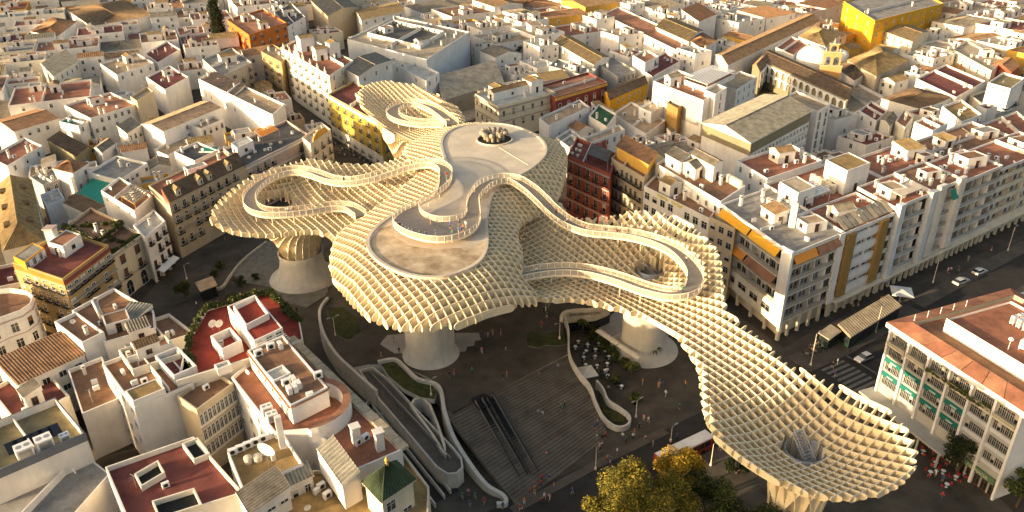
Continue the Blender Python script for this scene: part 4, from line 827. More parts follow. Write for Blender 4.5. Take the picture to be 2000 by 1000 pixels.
band(r, P[1], P[2], 17.6, WALL['moss'], 3.0, .06, 'stained_parapet'); band(r, P[0], P[1], 17.0, WALL['moss'], 3.6, .06, 'stained_parapet')
for k in range(5): band(r, P[1], P[2], 14.2-3.3*k, WALL['grey'], .2, .12, 'string_course')
B('white office wing with tall vertical window strips', 'building', [(1530, 190), (1597, 217), (1622, 203)], 20, 'white', 'tan', wr=(2, 5, 'w', 1.6, 2.6), seed=55, cl=(0, 0, 0), fh=3.2, skip=0)
B('ochre timber-clad pier standing behind the flat roofs', 'house', [(1303, 200), (1324, 212), (1334, 205)], 15.5, 'wood', 'moss', seed=56, cl=(0, 0, 0))
B('grey plastered house with one small window behind the roof gardens', 'house', [(1248, 209), (1272, 219), (1303, 204)], 12.5, 'blue', 'sand', wl=(1, 1, 'w', .9, 1.2), seed=57, cl=(0, 0, 1))
B('flat tan roofs ringed by a white wall behind the roof gardens', 'house', [(1195, 222), (1262, 262), (1300, 235)], 9, 'white', 'tan', seed=58, cl=(0, 2, 2))
B('white stepped house with tan terrace next to the concrete cap', 'house', [(1053, 230), (1072, 246), (1152, 208)], 13.5, 'blue', 'tan', wr=(2, 2), seed=59, cl=(2, 1, 2))
B('white terrace house with artificial lawn roof', 'house', [(1150, 226), (1185, 247), (1204, 222)], 12, 'white', 'green', seed=60, cl=(0, 1, 1))
B('low white houses tucked behind the canopy edge', 'house', [(1086, 268), (1112, 288), (1140, 270)], 11, 'white', 'grey', wr=(3, 2), seed=61, cl=(1, 1, 1))
r, P = B('half red half white house with plain tan roof', 'house', [(1139, 269), (1150, 280), (1221, 253)], 16.5, 'white', 'tan', seed=62, cl=(0, 1, 1), wr=(5, 1, 'w', 1.0, 1.6))
_d = P[2]-P[1]; _n = Vector((_d.y, -_d.x, 0)).normalized(); _m = MB(); _m.prism(ccw([P[1]+_n*.0, P[1]+_d*.5, P[1]+_d*.5+_n*.06, P[1]+_n*.06]), 10, 15.6, 0, None, True); _m.build('red_wall', WALL['brick'], r)
r, P = B('dark red baroque building with pale window surrounds and balustrade', 'building', [(1108, 304), (1192, 340), (1207, 300)], 18.5, 'brick', 'maroon', wl=(5, 4, 'd', 1.2, 2.3), seed=63, cl=(0, 0, 0), fr=WALL['pink'], fh=4.0, top=1.6, skip=0)
for k in range(4): band(r, P[0], P[1], 17.2-4.0*k, WALL['pink'], .35, .3, 'string_course')
_q = [lerp(lerp(P[0], P[1], u), lerp(P[3], P[2], u), v) for u, v in ((.42, .2), (.9, .2), (.9, .75), (.42, .75))]; _m = MB()
for q in _q: _m.tube([(q.x, q.y, 17.7), (q.x, q.y, 20.2)], .09, 5)
_m.build('canopy_posts', M_METAL, r); awning(r, _q, [20.2]*4, DECK['dark'], 'terrace_canopy')
for i in range(6): _p = lerp(lerp(P[0], P[1], .05+.06*i), lerp(P[3], P[2], .1), .25+.25*(i % 3)); inst('terrace_table', ME_TANK, r, (_p.x, _p.y, 17.72), 0, (.6, .6, .45))
r, P = B('beige stone apartment house with pillared attic and terracotta lean-to', 'building', [(1194, 309), (1258, 347), (1281, 319)], 20, 'beige', 'brown', wl=(7, 5, 'd', 1.0, 2.0), seed=64, cl=(0, 1, 1), fr=WALL['stone'], fh=3.7, top=1.5, skip=0)
_q = [lerp(lerp(P[0], P[1], u), lerp(P[3], P[2], u), v) for u, v in ((.05, .3), (1, .3), (1, .95), (.05, .95))]; walls(r, ccw(_q), 19.2, 22.4, 0, WALL['ochre'], DECK['rust'], name='attic_storey', dname='attic_ceiling'); tile_roof(r, ccw(_q), 22.5, TILE['orange'], 'shed', 1.0, 0, .6, .5, WALL['ochre'], 'attic_roof')
r, P = B('white apartment front with yellow roof lettering and stepped terraces', 'building', [(1258, 363), (1386, 427), (1407, 399)], 18.5, 'white', 'brown', wl=(8, 4, 'w', 1.7, 1.8), seed=65, cl=(1, 3, 2), fh=3.4, top=1.4, skip=.1)
_d = (P[1]-P[0]).normalized(); _n = Vector((_d.y, -_d.x, 0))
def letters(root, txt, c, d, n, h, m, name='lettering', flat=False, upv=None):
    cu = bpy.data.curves.new(name, 'FONT'); cu.body = txt; cu.size = h*1.4; cu.extrude = .04; cu.align_x = 'CENTER'
    to = bpy.data.objects.new('tmp', cu); COL.objects.link(to); dg = bpy.context.evaluated_depsgraph_get(); me = bpy.data.meshes.new_from_object(to.evaluated_get(dg)); bpy.data.objects.remove(to); me.materials.clear(); me.materials.append(m)
    up = upv or Vector((0, 0, 1)); M = Matrix((( d.x, up.x, n.x, 0), (d.y, up.y, n.y, 0), (d.z, up.z, n.z, 0), (0, 0, 0, 1))); me.transform(M)
    o = bpy.data.objects.new(name, me); COL.objects.link(o)
    if root: o.parent = root; o.location = Vector(c)-parent_loc(root)
    else: o.location = c
    return o
M_SIGN = plain('yellow_letters', (.75, .62, .03))
_p = lerp(P[0], P[1], .42); 
for i in range(10):
    q = Vector((_p.x, _p.y, 17.55))+_n*.1+_d*(-4.4+i*.85+(1.2 if i > 4 else 0)); m_ = MB(); m_.box(q-_d*.22, _d*.09, _n*.06, .8); m_.box(q+Vector((0, 0, .66 if i % 2 else .3)), _d*.22, _n*.06, .16); m_.box(q+_d*.2+Vector((0, 0, 0 if i % 3 else .4)), _d*.07, _n*.06, .4); m_.build('sign_letter', M_SIGN, r)
r, P = B('taller white block with long sunlit wall and brown roof deck', 'building', [(1281, 319), (1408, 394), (1456, 362)], 21.5, 'bright', 'brown', wl=(8, 1, 'w', .9, 1.3), seed=66, cl=(0, 4, 2), skip=.4, top=1.8)
for u, v, a, b, hh, kd in ((.2, .35, 3.4, 2.2, 3.4, 'shed'), (.42, .5, 2.8, 3.0, 3.0, 'gable'), (.5, .75, 5, 2.4, 4.2, 'gable'), (.3, .85, 3, 2.2, 2.6, 'flat')):
    _c = lerp(lerp(P[0], P[1], u), lerp(P[3], P[2], u), v); box_cabin(r, Vector((_c.x, _c.y, 0)), (P[1]-P[0]).normalized()*a, (P[2]-P[1]).normalized()*b, 20.7, hh, WALL['bright'], DECK['rust'], True, kd, tm=TILE['grey'])
for i in range(6): _p = lerp(lerp(P[0], P[1], .8+.03*i), lerp(P[3], P[2], .8+.03*i), .92); inst('water_tank', ME_TANK, r, (_p.x, _p.y, 20.72), 0, (1, 1, 1.2))
r, P = B('narrow beige apartment strip with window-ladder pattern', 'building', [(1386, 424), (1436, 447), (1444, 436)], 19.5, 'tan', 'tan', wl=(3, 5, 'w', 1.4, 1.5), seed=67, cl=(0, 1, 0), skip=0, fr=WALL['grey'])
# corner block with awnings on an arcade
Z1 = 21.5
q3 = [W(1408, 401, Z1), W(1546, 499, Z1), W(1650, 456, Z1)]
_e = (q3[2]-q3[1]).normalized(); q3[0] = q3[1]+(q3[0]-q3[1])
r = empty('apartment_block', (q3[1].x, q3[1].y, 0)); tag(r, 'corner apartment block with orange awnings, white corner pier and arcade', 'building')
q4 = ccw([q3[0], q3[1], q3[2], q3[0]+q3[2]-q3[1]]); FOOT.append([(p.x, p.y) for p in q4])
i0 = q4.index(q3[1]) if q3[1] in q4 else 1
def facade_block(root, q4, z, levels, fh, wallm_, deck, arcade=4.6, rec=1.5, slab=WALL['white'], rail=WALL['white'], edges=(0, 1), cl=(0, 5, 2), seed=1, pillars=8, win=12, par=.7, raily=.95):
    """arcaded block with recessed balconies on the given edges"""
    rc = inset(q4, rec); walls(root, rc, 0 if not arcade else 0, z-.4, 0, wallm_, deck, name='wall', dname='ceiling')
    walls(root, q4, z-.45, z+par-.3, par-.1, slab, deck, name='roof_slab', dname='roof')
    clutter(root, q4, z-.38+.02, seed, 1.3, *cl)
    for e in edges:
        a, b = q4[e], q4[(e+1) % 4]; ra, rb = rc[e], rc[(e+1) % 4]; d = (b-a).normalized(); n = Vector((d.y, -d.x, 0)); L = (b-a).length
        for k in range(levels):
            zz = arcade+k*fh
            _m = MB(); _m.prism(ccw([Vector((p.x, p.y, 0)) for p in (a, b, rb, ra)]), zz-.28, zz, 0, None, True); _m.build('balcony_slab', slab, root)
            _m = MB(); _m.prism(ccw([a, b, b-n*.1, a-n*.1]), zz+.004, zz+raily, 0, None, True); _m.build('balcony_parapet', rail, root)
            for c in range(win):
                l, rz = wall_spot(ra, rb, (c+.5)/win, 0, zz+.15); inst('window', winmesh(max(.8, min(1.6, L/win*.62)), 2.0, 'p', (c*7+k*3+seed) % 3 if (c+k) % 2 else 0, M_FRAME, M_BLIND), root, l, rz)
            for c in range(1, 4):
                p0 = lerp(a, b, c/4); p1 = lerp(ra, rb, c/4); _m = MB(); dd = (p1-p0)*.48; _m.box(Vector(((p0.x+p1.x)/2, (p0.y+p1.y)/2, zz+.01)), dd, d*.09, fh-.32); _m.build('balcony_divider', slab, root)
        for c in range(pillars+1):
            p = lerp(a, b, c/pillars)-n*.35-d*(.35 if c == pillars else (-.35 if c == 0 else 0)); _m = MB(); _m.box(Vector((p.x, p.y, 0)), d*.3, n*.3, arcade-.26); _m.build('arcade_pillar', WALL['cream'], root)
facade_block(r, q4, Z1, 5, 3.3, WALL['cream'], DECK['grey'], 4.8, 1.5, WALL['white'], WALL['stone'], (0, 1), (2, 8, 3), 71, 5, 12)
_n0 = Vector(((q4[1]-q4[0]).y, -(q4[1]-q4[0]).x, 0)).normalized(); _n1 = Vector(((q4[2]-q4[1]).y, -(q4[2]-q4[1]).x, 0)).normalized()
_u = (q4[0]-q4[1]).normalized(); _v = (q4[2]-q4[1]).normalized(); _m = MB(); _m.prism(ccw([q4[1]+_n0*.25+_n1*.25, q4[1]+_v*.5+_n1*.25, q4[1]+_v*.5, q4[1]+_u*3.0, q4[1]+_u*3.0+_n0*.25]), 3.4, Z1+.9, 0, None, True); _m.build('corner_pier', WALL['bright'], r)
_m = MB(); _m.box(q4[2]-_v*1.0-Vector((0, 0, Z1-4)), _v*1.0, _n1*.35, Z1-3.6); _m.build('end_pier', WALL['bright'], r)
for (e, t0, t1, zz, m_) in ((0, .03, .46, Z1-.5, M_YEL), (0, .48, .86, Z1-.5, M_YEL), (0, .03, .45, Z1-7.1, M_ORNG), (0, .47, .86, Z1-7.1, DECK['rust']), (1, .04, .45, Z1-.5, M_ORNG), (1, .47, .9, Z1-.5, DECK['rust'])):
    a, b = lerp(q4[e], q4[e+1], t0), lerp(q4[e], q4[e+1], t1); nn = _n0 if e == 0 else _n1; awning(r, [a, b, b+nn*1.1, a+nn*1.1], [zz, zz, zz-1.5, zz-1.5], m_)
_m = MB(); a, b = q4[0], q4[1]; _m.prism(ccw([a+_n0*.02, b+_n0*.02, b+_n0*.16, a+_n0*.16]), 3.3, 7.9, 0, None, True); _m.build('mezzanine_band', WALL['ivory'], r)
for i in range(5): l, rz = wall_spot(q4[0], q4[1], .12+.17*i, .16, 5.2); inst('window', winmesh(3.0, 1.5, 'p', 0, WALL['cream'], M_BLIND), r, l, rz)
_c = lerp(lerp(q4[1], q4[2], .5), lerp(q4[0], q4[3], .5), .35); _m = MB(); _m.box(Vector((_c.x, _c.y, Z1-.3)), (.55, 0), (0, .55), 6); _m.build('white_flue', WALL['bright'], r)
_c = W(1556, 372, Z1+2); box_cabin(r, Vector((_c.x, _c.y, 0)), _u*3.6, _v*3.2, Z1-.36, 4.0, WALL['bright'], DECK['sand'])
# the street row continuing to the upper right
def along(i): return q4[2]+_v*i
row = [(0.05, 18.5, 21.2, 'brown and white slab apartment block with glass roof strip', WALL['white'], WALL['blue'], 6), (18.6, 33.5, 22.5, 'apartment block with tall white piers and open balconies', WALL['concrete'], WALL['grey'], 6), (33.6, 47, 22.8, 'apartment block with two ribbed white fin walls', WALL['stone'], WALL['stone'], 6), (47.1, 66, 22, 'far apartment block with stacked dark balconies over the arcade', WALL['concrete'], WALL['grey'], 8), (66.1, 96, 21, 'last apartment block of the arcaded street row', WALL['white'], WALL['cream'], 8)]  # concrete tone on back walls paints the dark of deep balconies
for k, (s0, s1, zz, lb, wm_, sm_, npil) in enumerate(row):
    A0, A1 = along(s0), along(s1); Bk = _u*13.0; qq = ccw([A0+Bk, A0, A1, A1+Bk]); FOOT.append([(p.x, p.y) for p in qq])
    rr = empty('apartment_block', (A0.x, A0.y, 0)); tag(rr, lb, 'building')
    j = [i for i, p in enumerate(qq) if (p-A0).length < .01][0]; qq = qq[j-1:]+qq[:j-1] if j >= 1 else qq[-1:]+qq[:-1]
    facade_block(rr, qq, zz, 5, 3.35, wm_, DECK['terra'] if k != 2 else DECK['brown'], 4.8, 1.6 if k != 0 else .9, WALL['white'] if k else WALL['bright'], sm_, (1,), (1, 3, 2), 80+k, npil, 9)
    dn = _n1
    if k == 0:
        for c in (.12, .78): p = lerp(A0, A1, c); m_ = MB(); m_.box(Vector((p.x, p.y, 5))+dn*.2, _v*1.5, dn*.5, 16); m_.build('brown_pier', WALL['wood'], rr)
        for c in range(5): m_ = MB(); p = lerp(A0, A1, .45); m_.box(Vector((p.x, p.y, 5.2+3.3*c))-dn*.2, _v*5.0, dn*.35, 1.5); m_.build('white_panel', WALL['bright'], rr)
        qz = [A0+_u*.4, A1+_u*.4, A1+_u*4, A0+_u*4]
        for c in range(10): t0, t1 = c/10+.01, (c+1)/10-.01; awning(rr, [lerp(qz[0], qz[1], t0), lerp(qz[0], qz[1], t1), lerp(qz[3], qz[2], t1), lerp(qz[3], qz[2], t0)], [zz+.8, zz+.8, zz+2.2, zz+2.2], TILE['tin'] if c % 3 else DECK['sand'], 'roof_pane')
    if k == 1:
        for c in (.1, .97): p = lerp(A0, A1, c); m_ = MB(); m_.box(Vector((p.x, p.y, 3.2))+dn*.35, _v*1.05, dn*.7, zz-2.2); m_.build('white_pier', WALL['blue'], rr)
        pergola(rr, [lerp(A0, A1, .15)+_u*.6, lerp(A0, A1, .75)+_u*.6, lerp(A0, A1, .75)+_u*4.4, lerp(A0, A1, .15)+_u*4.4], zz-.3, 2.6, M_RAIL, 9, M_RAIL)
    if k == 2:
        for c in (.22, .86):
            p = lerp(A0, A1, c); m_ = MB(); m_.box(Vector((p.x, p.y, 5.0))+dn*.4, _v*1.5, dn*.5, zz-3.6); fo = m_.build('fin_wall', WALL['white'], rr)
            for g in range(6): m_ = MB(); m_.box(Vector((p.x, p.y, 5.2))+dn*.9+_v*(-1.25+.5*g), _v*.12, dn*.12, zz-4.0); m_.build('rib', WALL['white'], fo)
        p = lerp(A0, A1, .68)+dn*.3; awning(rr, [p-_v*1.4, p+_v*1.4, p+_v*1.4+dn*1.0, p-_v*1.4+dn*1.0], [zz-1.2, zz-1.2, zz-3.6, zz-3.6], M_GREEN)
    # arcade canopy
    m_ = MB(); m_.prism(ccw([A0-dn*.1, A1-dn*.1, A1+dn*1.4, A0+dn*1.4]), 4.0, 4.35, 0, None, True); m_.build('arcade_canopy', WALL['cream'], rr)
# block interior behind the street row
def behind(s0, s1, d0, d1, z, lb, wall='white', deck='terra', cl=(1, 3, 3), seed=1, wl=None, **kw):
    o = q4[2]; Q = [o+_v*s0+_u*d1, o+_v*s0+_u*d0, o+_v*s1+_u*d0, o+_v*s1+_u*d1]
    for p in Q: p.z = z
    return B(lb, 'building', [], z, wall, deck, quad=Q, seed=seed, cl=cl, wl=wl, **kw)
r, P = behind(1, 33, 13.2, 31, 21, 'large red roof deck crowded with tanks and white stair cabins', 'bright', 'terra', (1, 3, 2), 90, wl=(4, 3))
_c = W(1724, 300, 24); _p = lerp(lerp(P[1], P[2], .62), lerp(P[0], P[3], .62), .35); box_cabin(r, Vector((_p.x, _p.y, 0)), _u*4.0, _v*4.6, 20.2, 6.5, WALL['bright'], DECK['ochre'], True)
for i in range(5): q = _p+_u*(-1.5+1.9*i)-_v*6.2; inst('water_tank', ME_TANK, r, (q.x, q.y, 20.25), 0, (1, 1, 1.3))
for i in range(4): q = lerp(lerp(P[1], P[2], .25), lerp(P[0], P[3], .25), .3)+_v*1.8*i; inst('water_tank', ME_TANK, r, (q.x, q.y, 20.25), 0, (1, 1, 1.3))
_q = [lerp(lerp(P[1], P[2], u), lerp(P[0], P[3], u), v) for u, v in ((.02, .12), (.3, .12), (.3, .5), (.02, .5))]; pergola(r, _q, 20.25, 2.7, M_WHITE, 9)
behind(33.2, 62, 13.2, 30, 20, 'red terraced roof with plant machinery and white stair block', 'white', 'terra', (2, 8, 3), 91)
behind(2, 24, 31.2, 45, 22, 'white walled block with rust red deck and television aerials', 'bright', 'terra', (1, 4, 2), 92, wl=(3, 2))
behind(24.2, 44, 30.6, 44, 14, 'low mixed roofs in the yard behind the red deck', 'white', 'brown', (3, 3, 3), 93)
behind(62.2, 97, 13.2, 30, 19, 'rear terrace roofs of the last street blocks', 'white', 'brown', (2, 4, 3), 94)
# ------------------------------------------------------------------ right edge: the office block with teal bands
ZC = 19.0
cL, cN = W(1746, 632, ZC), W(2004, 800, ZC); cF = W(1886, 560, ZC); _u2 = (cN-cL).normalized(); _v2 = (cF-cL); _v2 = _v2-_u2*_v2.dot(_u2); _v2.normalize()
q5 = [cL, cN, cN+_v2*30, cL+_v2*30]; FOOT.append([(p.x, p.y) for p in q5])
r = empty('office_block', (cL.x, cL.y, 0)); tag(r, 'office block with white vertical piers, teal sign bands and red-tiled roof edge', 'building')
nC = Vector((_u2.y, -_u2.x, 0)); LC = (cN-cL).length
walls(r, q5, 0, ZC-1.0, 0, WALL['grey'], DECK['brown'], name='wall', dname='ceiling')
_o = inset(q5, -.9); _m = MB(); _m.prism(_o, ZC-.95, ZC, 0, 1, True); _m.build('roof_edge', [WALL['bright'], DECK['terra']], r)
_i = inset(q5, 3.0); _m = MB(); _m.face([(p.x, p.y, ZC+.02) for p in _i]); _m.build('roof', DECK['brown'], r)
# tiled eave sloping outwards
for e in range(4):
    a, b, c, d = _o[e], _o[(e+1) % 4], inset(q5, 2.2)[(e+1) % 4], inset(q5, 2.2)[e]; n = 7 if e in (0, 3) else 5
    for j in range(n): t0, t1 = j/n+.002, (j+1)/n-.002; awning(r, [lerp(a, b, t0), lerp(a, b, t1), lerp(d, c, t1), lerp(d, c, t0)], [ZC+.08, ZC+.08, ZC+1.0, ZC+1.0], DECK['rust'] if j % 2 else DECK['terra'], 'eave_slab')
_i = inset(q5, 2.25); _m = MB()
for e in range(4): a, b = _i[e], _i[(e+1) % 4]; _m.face([(b.x, b.y, ZC), (a.x, a.y, ZC), (a.x, a.y, ZC+.98), (b.x, b.y, ZC+.98)])
_m.build('eave_back_wall', WALL['stone'], r)
npier = 6
for k in range(npier+1):
    p = lerp(cL, cN, k/npier)+nC*.25; _m = MB(); _m.box(Vector((p.x, p.y, 3.6 if k < 5 else 0)), _u2*.22, nC*.3, ZC-.95-(3.6 if k < 5 else 0)); _m.build('pier', WALL['bright'], r)
FL = [15.2, 12.0, 8.8, 5.6]
for k in range(npier):
    a, b = lerp(cL, cN, k/npier), lerp(cL, cN, (k+1)/npier)
    for fi, zz in enumerate(FL):
        nw = 5
        for c in range(nw):
            l, rz = wall_spot(a, b, .1+.8*(c+.5)/nw, 0, zz+(.42 if fi else .25)); inst('window', winmesh((b-a).length*.8/nw-.16, 1.6 if fi else 1.7, 'p', 1 if (c*5+k*3+fi) % 7 == 0 else 0, WALL['grey'], M_BLIND), r, l, rz)
        if fi in (2, 3) and k < 4 or (fi == 1 and False):
            _m = MB(); m0, m1 = a+_u2*.25, b-_u2*.25; _m.prism(ccw([m0, m1, m1+nC*.2, m0+nC*.2]), zz+2.05, zz+3.0, 0, None, True); sg = _m.build('sign_band', M_TEAL, r); p = lerp(a, b, .5)+nC*.26; letters(sg, 'caser', Vector((p.x, p.y, zz+2.28)), _u2, nC, .5, M_WHITE)
        elif fi:
            _m = MB(); m0, m1 = a+_u2*.22, b-_u2*.22; _m.prism(ccw([m0, m1, m1+nC*.06, m0+nC*.06]), zz-.5, zz+.45, 0, None, True); _m.build('spandrel_panel', WALL['blue'] if k > 3 else WALL['concrete'], r)
    _m = MB(); m0, m1 = a+_u2*.22, b-_u2*.22; _m.prism(ccw([m0, m1, m1+nC*.9, m0+nC*.9]), 14.75, 14.98, 0, None, True); _m.build('balcony_slab', WALL['cream'], r)
    _m = MB(); _m.prism(ccw([m0+nC*.82, m1+nC*.82, m1+nC*.9, m0+nC*.9]), 14.98, 15.7, 0, None, True); _m.build('balcony_parapet', WALL['stone'], r)
    if k in (2, 3, 4): plants(r, [m0+nC*.8, m1+nC*.8], 15.2, 9, 40+k, (.6, 1.1))
_m = MB(); _a, _b = cL-_u2*1.2, lerp(cL, cN, .68); _m.prism(ccw([_a-nC*.1, _b-nC*.1, _b+nC*3.4, _a+nC*3.4]), 3.3, 3.7, 0, None, True); _m.build('street_canopy', WALL['concrete'], r)
for k in range(5): p = lerp(_a, _b, .04+.23*k)+nC*2.9; _m = MB(); _m.tube([(p.x, p.y, 0), (p.x, p.y, 3.32)], .22, 8); _m.build('canopy_column', WALL['concrete'], r)
for k in range(18): l, rz = wall_spot(cL, cN, (k+.5)/18, 0, .2); inst('shop_window', winmesh(1.0, 2.4, 'p', 0, M_FRAMED, M_BLIND), r, l, rz)
_a = lerp(cL, cN, .86)+nC*.1; _m = MB(); _m.box(Vector((_a.x, _a.y, 2.6))+nC*.2, _u2*3.2, nC*.15, 1.2); sg = _m.build('shop_sign', plain('farmacia', (.12, .20, .10)), r); letters(sg, 'FARMACIA', Vector((_a.x, _a.y, 2.9))+nC*.42, _u2, nC, .6, WALL['cream'])
# white end wall and rooftop
_m = MB(); _m.box((cN+_v2*8+Vector((0, 0, -ZC)))+_u2*.06, _v2*8, _u2*.06, ZC-1); _m.build('end_wall', WALL['bright'], r)
_c = cL+_u2*15.5+_v2*14; walls(r, ccw([_c-_u2*10-_v2*8, _c+_u2*10-_v2*8, _c+_u2*10+_v2*8, _c-_u2*10+_v2*8]), ZC, ZC+2.9, .5, WALL['bright'], DECK['terra'], DECK['rust'], name='penthouse', dname='penthouse_roof')
for i in range(14): p = _c+_u2*(-4.5+1.25*(i % 7))+_v2*(2.0+1.5*(i//7)); inst('cooling_unit', ME_ACB, r, (p.x, p.y, ZC+2.42), math.atan2(_u2.y, _u2.x), (.45, .8, 1))
for a, b in ((2, -3), (5.5, -1.5), (7, 3), (4, 0.5)): p = _c+_u2*a+_v2*b; inst('cooling_unit', ME_ACB, r, (p.x, p.y, ZC+2.42), .6, (1.2, 1.2, 1.1))
for i in range(5): p = cL+_u2*1.6+_v2*(3+3.2*i); _m = MB(); _m.tube([(p.x, p.y, ZC), (p.x, p.y, ZC+2.2)], .06, 5); _m.build('mast', M_WHITE, r)
_m = MB(); p = _c+_u2*1-_v2*6; _m.tube([(p.x, p.y, ZC+2.4), (p.x, p.y, ZC+4.4)], .05, 5); _m.lathe((p.x, p.y, ZC+4.3), [(.02, 0), (.4, .2), (.4, .5), (.05, .7)], 10); _m.build('beacon', M_WHITE, r)
o5 = cL+_v2*30.2; B('grey roofed office annex with ducts and white parapets', 'building', [], 18, 'white', 'grey', quad=[Vector((p.x, p.y, 18)) for p in (o5, o5+_u2*26, o5+_u2*26+_v2*26, o5+_v2*26)], seed=101, cl=(2, 10, 2), par=1.0)
# ------------------------------------------------------------------ upper right traced houses
B('tall plain white block with red deck and blue parasol', 'building', [(1786, 238), (1822, 255), (1852, 240)], 20, 'bright', 'terra', seed=111, cl=(0, 1, 1))
B('white house with blue shaded wall and black balcony windows', 'house', [(1840, 207), (1879, 238), (1918, 223)], 17, 'bright', 'ochre', wr=(3, 2, 'd', 1.1, 1.9), seed=112, cl=(1, 3, 0))
B('white cube with dark red top beside the blue shaded house', 'house', [(1909, 206), (1928, 213), (1949, 208)], 15, 'white', 'maroon', seed=113, cl=(0, 0, 0), wl=(1, 1, 'w', .9, 1.9))
B('white block with grey-brown roof behind the red terraces', 'house', [(1930, 161), (1974, 173), (2002, 152)], 17, 'bright', 'moss', seed=114, cl=(0, 0, 0), wl=(2, 1, 'w', .8, .6))
B('wide red terrace house with a sunk white courtyard', 'house', [(1790, 153), (1868, 190), (1925, 158)], 10.5, 'white', 'maroon', seed=115, cl=(0, 1, 1))
B('brown roofed workshop with steel tanks and white curved parapet', 'building', [(1828, 263), (1880, 302), (1932, 275)], 15.5, 'ivory', 'brown', seed=116, cl=(1, 3, 2), wl=(3, 2))
B('broad dark red deck with one small vent box', 'building', [(1916, 243), (1957, 282), (2030, 252)], 14.5, 'white', 'terra', seed=117, cl=(0, 0, 1))
B('white garage court roof with parked car below', 'building', [(1895, 185), (1945, 222), (1995, 205)], 9, 'concrete', 'dark', seed=118, cl=(0, 1, 0))
B('small white houses with outside stair below the cloister wall', 'house', [(1678, 216), (1712, 236), (1735, 215)], 12, 'white', 'maroon', seed=119, cl=(0, 1, 1), wl=(2, 1), wr=(2, 1))
B('tiny gabled white roof house behind the white box cabin', 'house', [(1720, 234), (1738, 247), (1752, 230)], 12.5, 'ivory', roof='gable', tile='grey', rise=.9, seed=120, wr=(2, 1))
B('narrow white house with orange tiled lean-to', 'house', [(1749, 236), (1768, 249), (1785, 226)], 13, 'ivory', 'rust', seed=121, cl=(0, 0, 1), wr=(3, 2, 'w', .7, 1.2))
# tan sports court behind
B('flat tan school court enclosed by white walls', 'building', [(1584, 180), (1660, 225), (1730, 190)], 7, 'white', 'tan', seed=122, cl=(0, 0, 0), par=1.2)
# ------------------------------------------------------------------ cloister, domes and church
def arcade(root, p, q, z0, h, n, wm, d=.5, name='arcade_wall'):
    """wall with n open arches between plan points p and q"""
    dv = (q-p); dv.z = 0; L = dv.length; dv.normalize(); nn = Vector((dv.y, -dv.x, 0)); bw = L/n; r_ = bw*.36; zs = z0+h*.42
    for k in range(n):
        c = p+dv*(bw*(k+.5)); mb = MB(); pr = [(bw/2, z0), (bw/2, z0+h), (-bw/2, z0+h), (-bw/2, z0), (-r_, z0), (-r_, zs)]+[(-r_*math.cos(math.pi*i/8), zs+r_*math.sin(math.pi*i/8)) for i in range(1, 8)]+[(r_, zs), (r_, z0)]
        fr = [Vector((c.x, c.y, 0))+dv*x+Vector((0, 0, z)) for x, z in pr]; bk = [v-nn*d for v in fr]
        # split the arch face into quads between the arch line and the top edge
        top = z0+h; arc = [(-bw/2, z0), (-r_, z0), (-r_, zs)]+[(-r_*math.cos(math.pi*i/8), zs+r_*math.sin(math.pi*i/8)) for i in range(1, 8)]+[(r_, zs), (r_, z0), (bw/2, z0)]
        V = lambda x, z, o: tuple(Vector((c.x, c.y, 0))+dv*x+nn*o+Vector((0, 0, z)))
        for o, fl in ((0, False), (-d, True)):
            for i in range(len(arc)-1):
                (x0, a0), (x1, a1) = arc[i], arc[i+1]
                if abs(x0-x1) < 1e-6: continue
                qd = [V(x0, a0, o), V(x1, a1, o), V(x1, top, o), V(x0, top, o)]; mb.face(qd[::-1] if fl else qd)
        for i in range(1, len(arc)-2): (x0, a0), (x1, a1) = arc[i], arc[i+1]; mb.face([V(x0, a0, 0), V(x0, a0, -d), V(x1, a1, -d), V(x1, a1, 0)])
        mb.face([V(-bw/2, top, 0), V(bw/2, top, 0), V(bw/2, top, -d), V(-bw/2, top, -d)]); mb.build(name, wm, root)
def wing(label, px, z, tile='brown', arc=None, floors=2, rise=1.8, axis=None, wall='white', cat='church', **kw):
    r, P = B(label, cat, px, z, wall, roof='gable', tile=tile, rise=rise, axis=axis, seed=130, over=.5, **kw)
    if arc:
        for e, n in arc.items():
            a, b = P[e], P[(e+1) % 4]; d = (b-a).normalized(); nn = Vector((d.y, -d.x, 0))
            for f in range(floors): arcade(r, a+nn*.75, b+nn*.75, z-.2-3.4*(f+1), 3.4, n, WALL['bright']); m_ = MB(); m_.prism(ccw([a+nn*.02, b+nn*.02, b+nn*.03, a+nn*.03]), z-.2-3.4*(f+1), z-.3-3.4*f, 0); m_.build('gallery_shadow_wall', WALL['stone'], r)  # dark sheet paints the gallery's shade behind the arches
    return r, P
wing('long brown tiled cloister wing with the longest ridge', [(1397, 106), (1422, 128), (1602, 42)], 11, 'brown', None, axis=1)
wing('double-arcaded cloister wing below the white dome', [(1497, 106), (1516, 120), (1668, 190)], 10.5, 'brown', None) if False else None
r, P = wing('double-arcaded tiled cloister wing below the white domes', [(1503, 98), (1486, 118), (1655, 196)], 10.5, 'dark', None, axis=1, wall='moss')  # dark wall colour paints the shade inside the arcades
_ed = max(range(4), key=lambda i: ((P[(i+1) % 4]-P[i]).length, -(P[i]+P[(i+1) % 4]).y)); _cands = sorted(range(4), key=lambda i: -(P[(i+1) % 4]-P[i]).length)[:2]; _ed = min(_cands, key=lambda i: (P[i]+P[(i+1) % 4]).y)
_a, _b = P[_ed], P[(_ed+1) % 4]; _d = (_b-_a).normalized(); _nn = Vector((_d.y, -_d.x, 0))
for f in range(2): arcade(r, _a+_nn*.8, _b+_nn*.8, 10.2-3.5*(f+1), 3.5, 14, WALL['bright'])
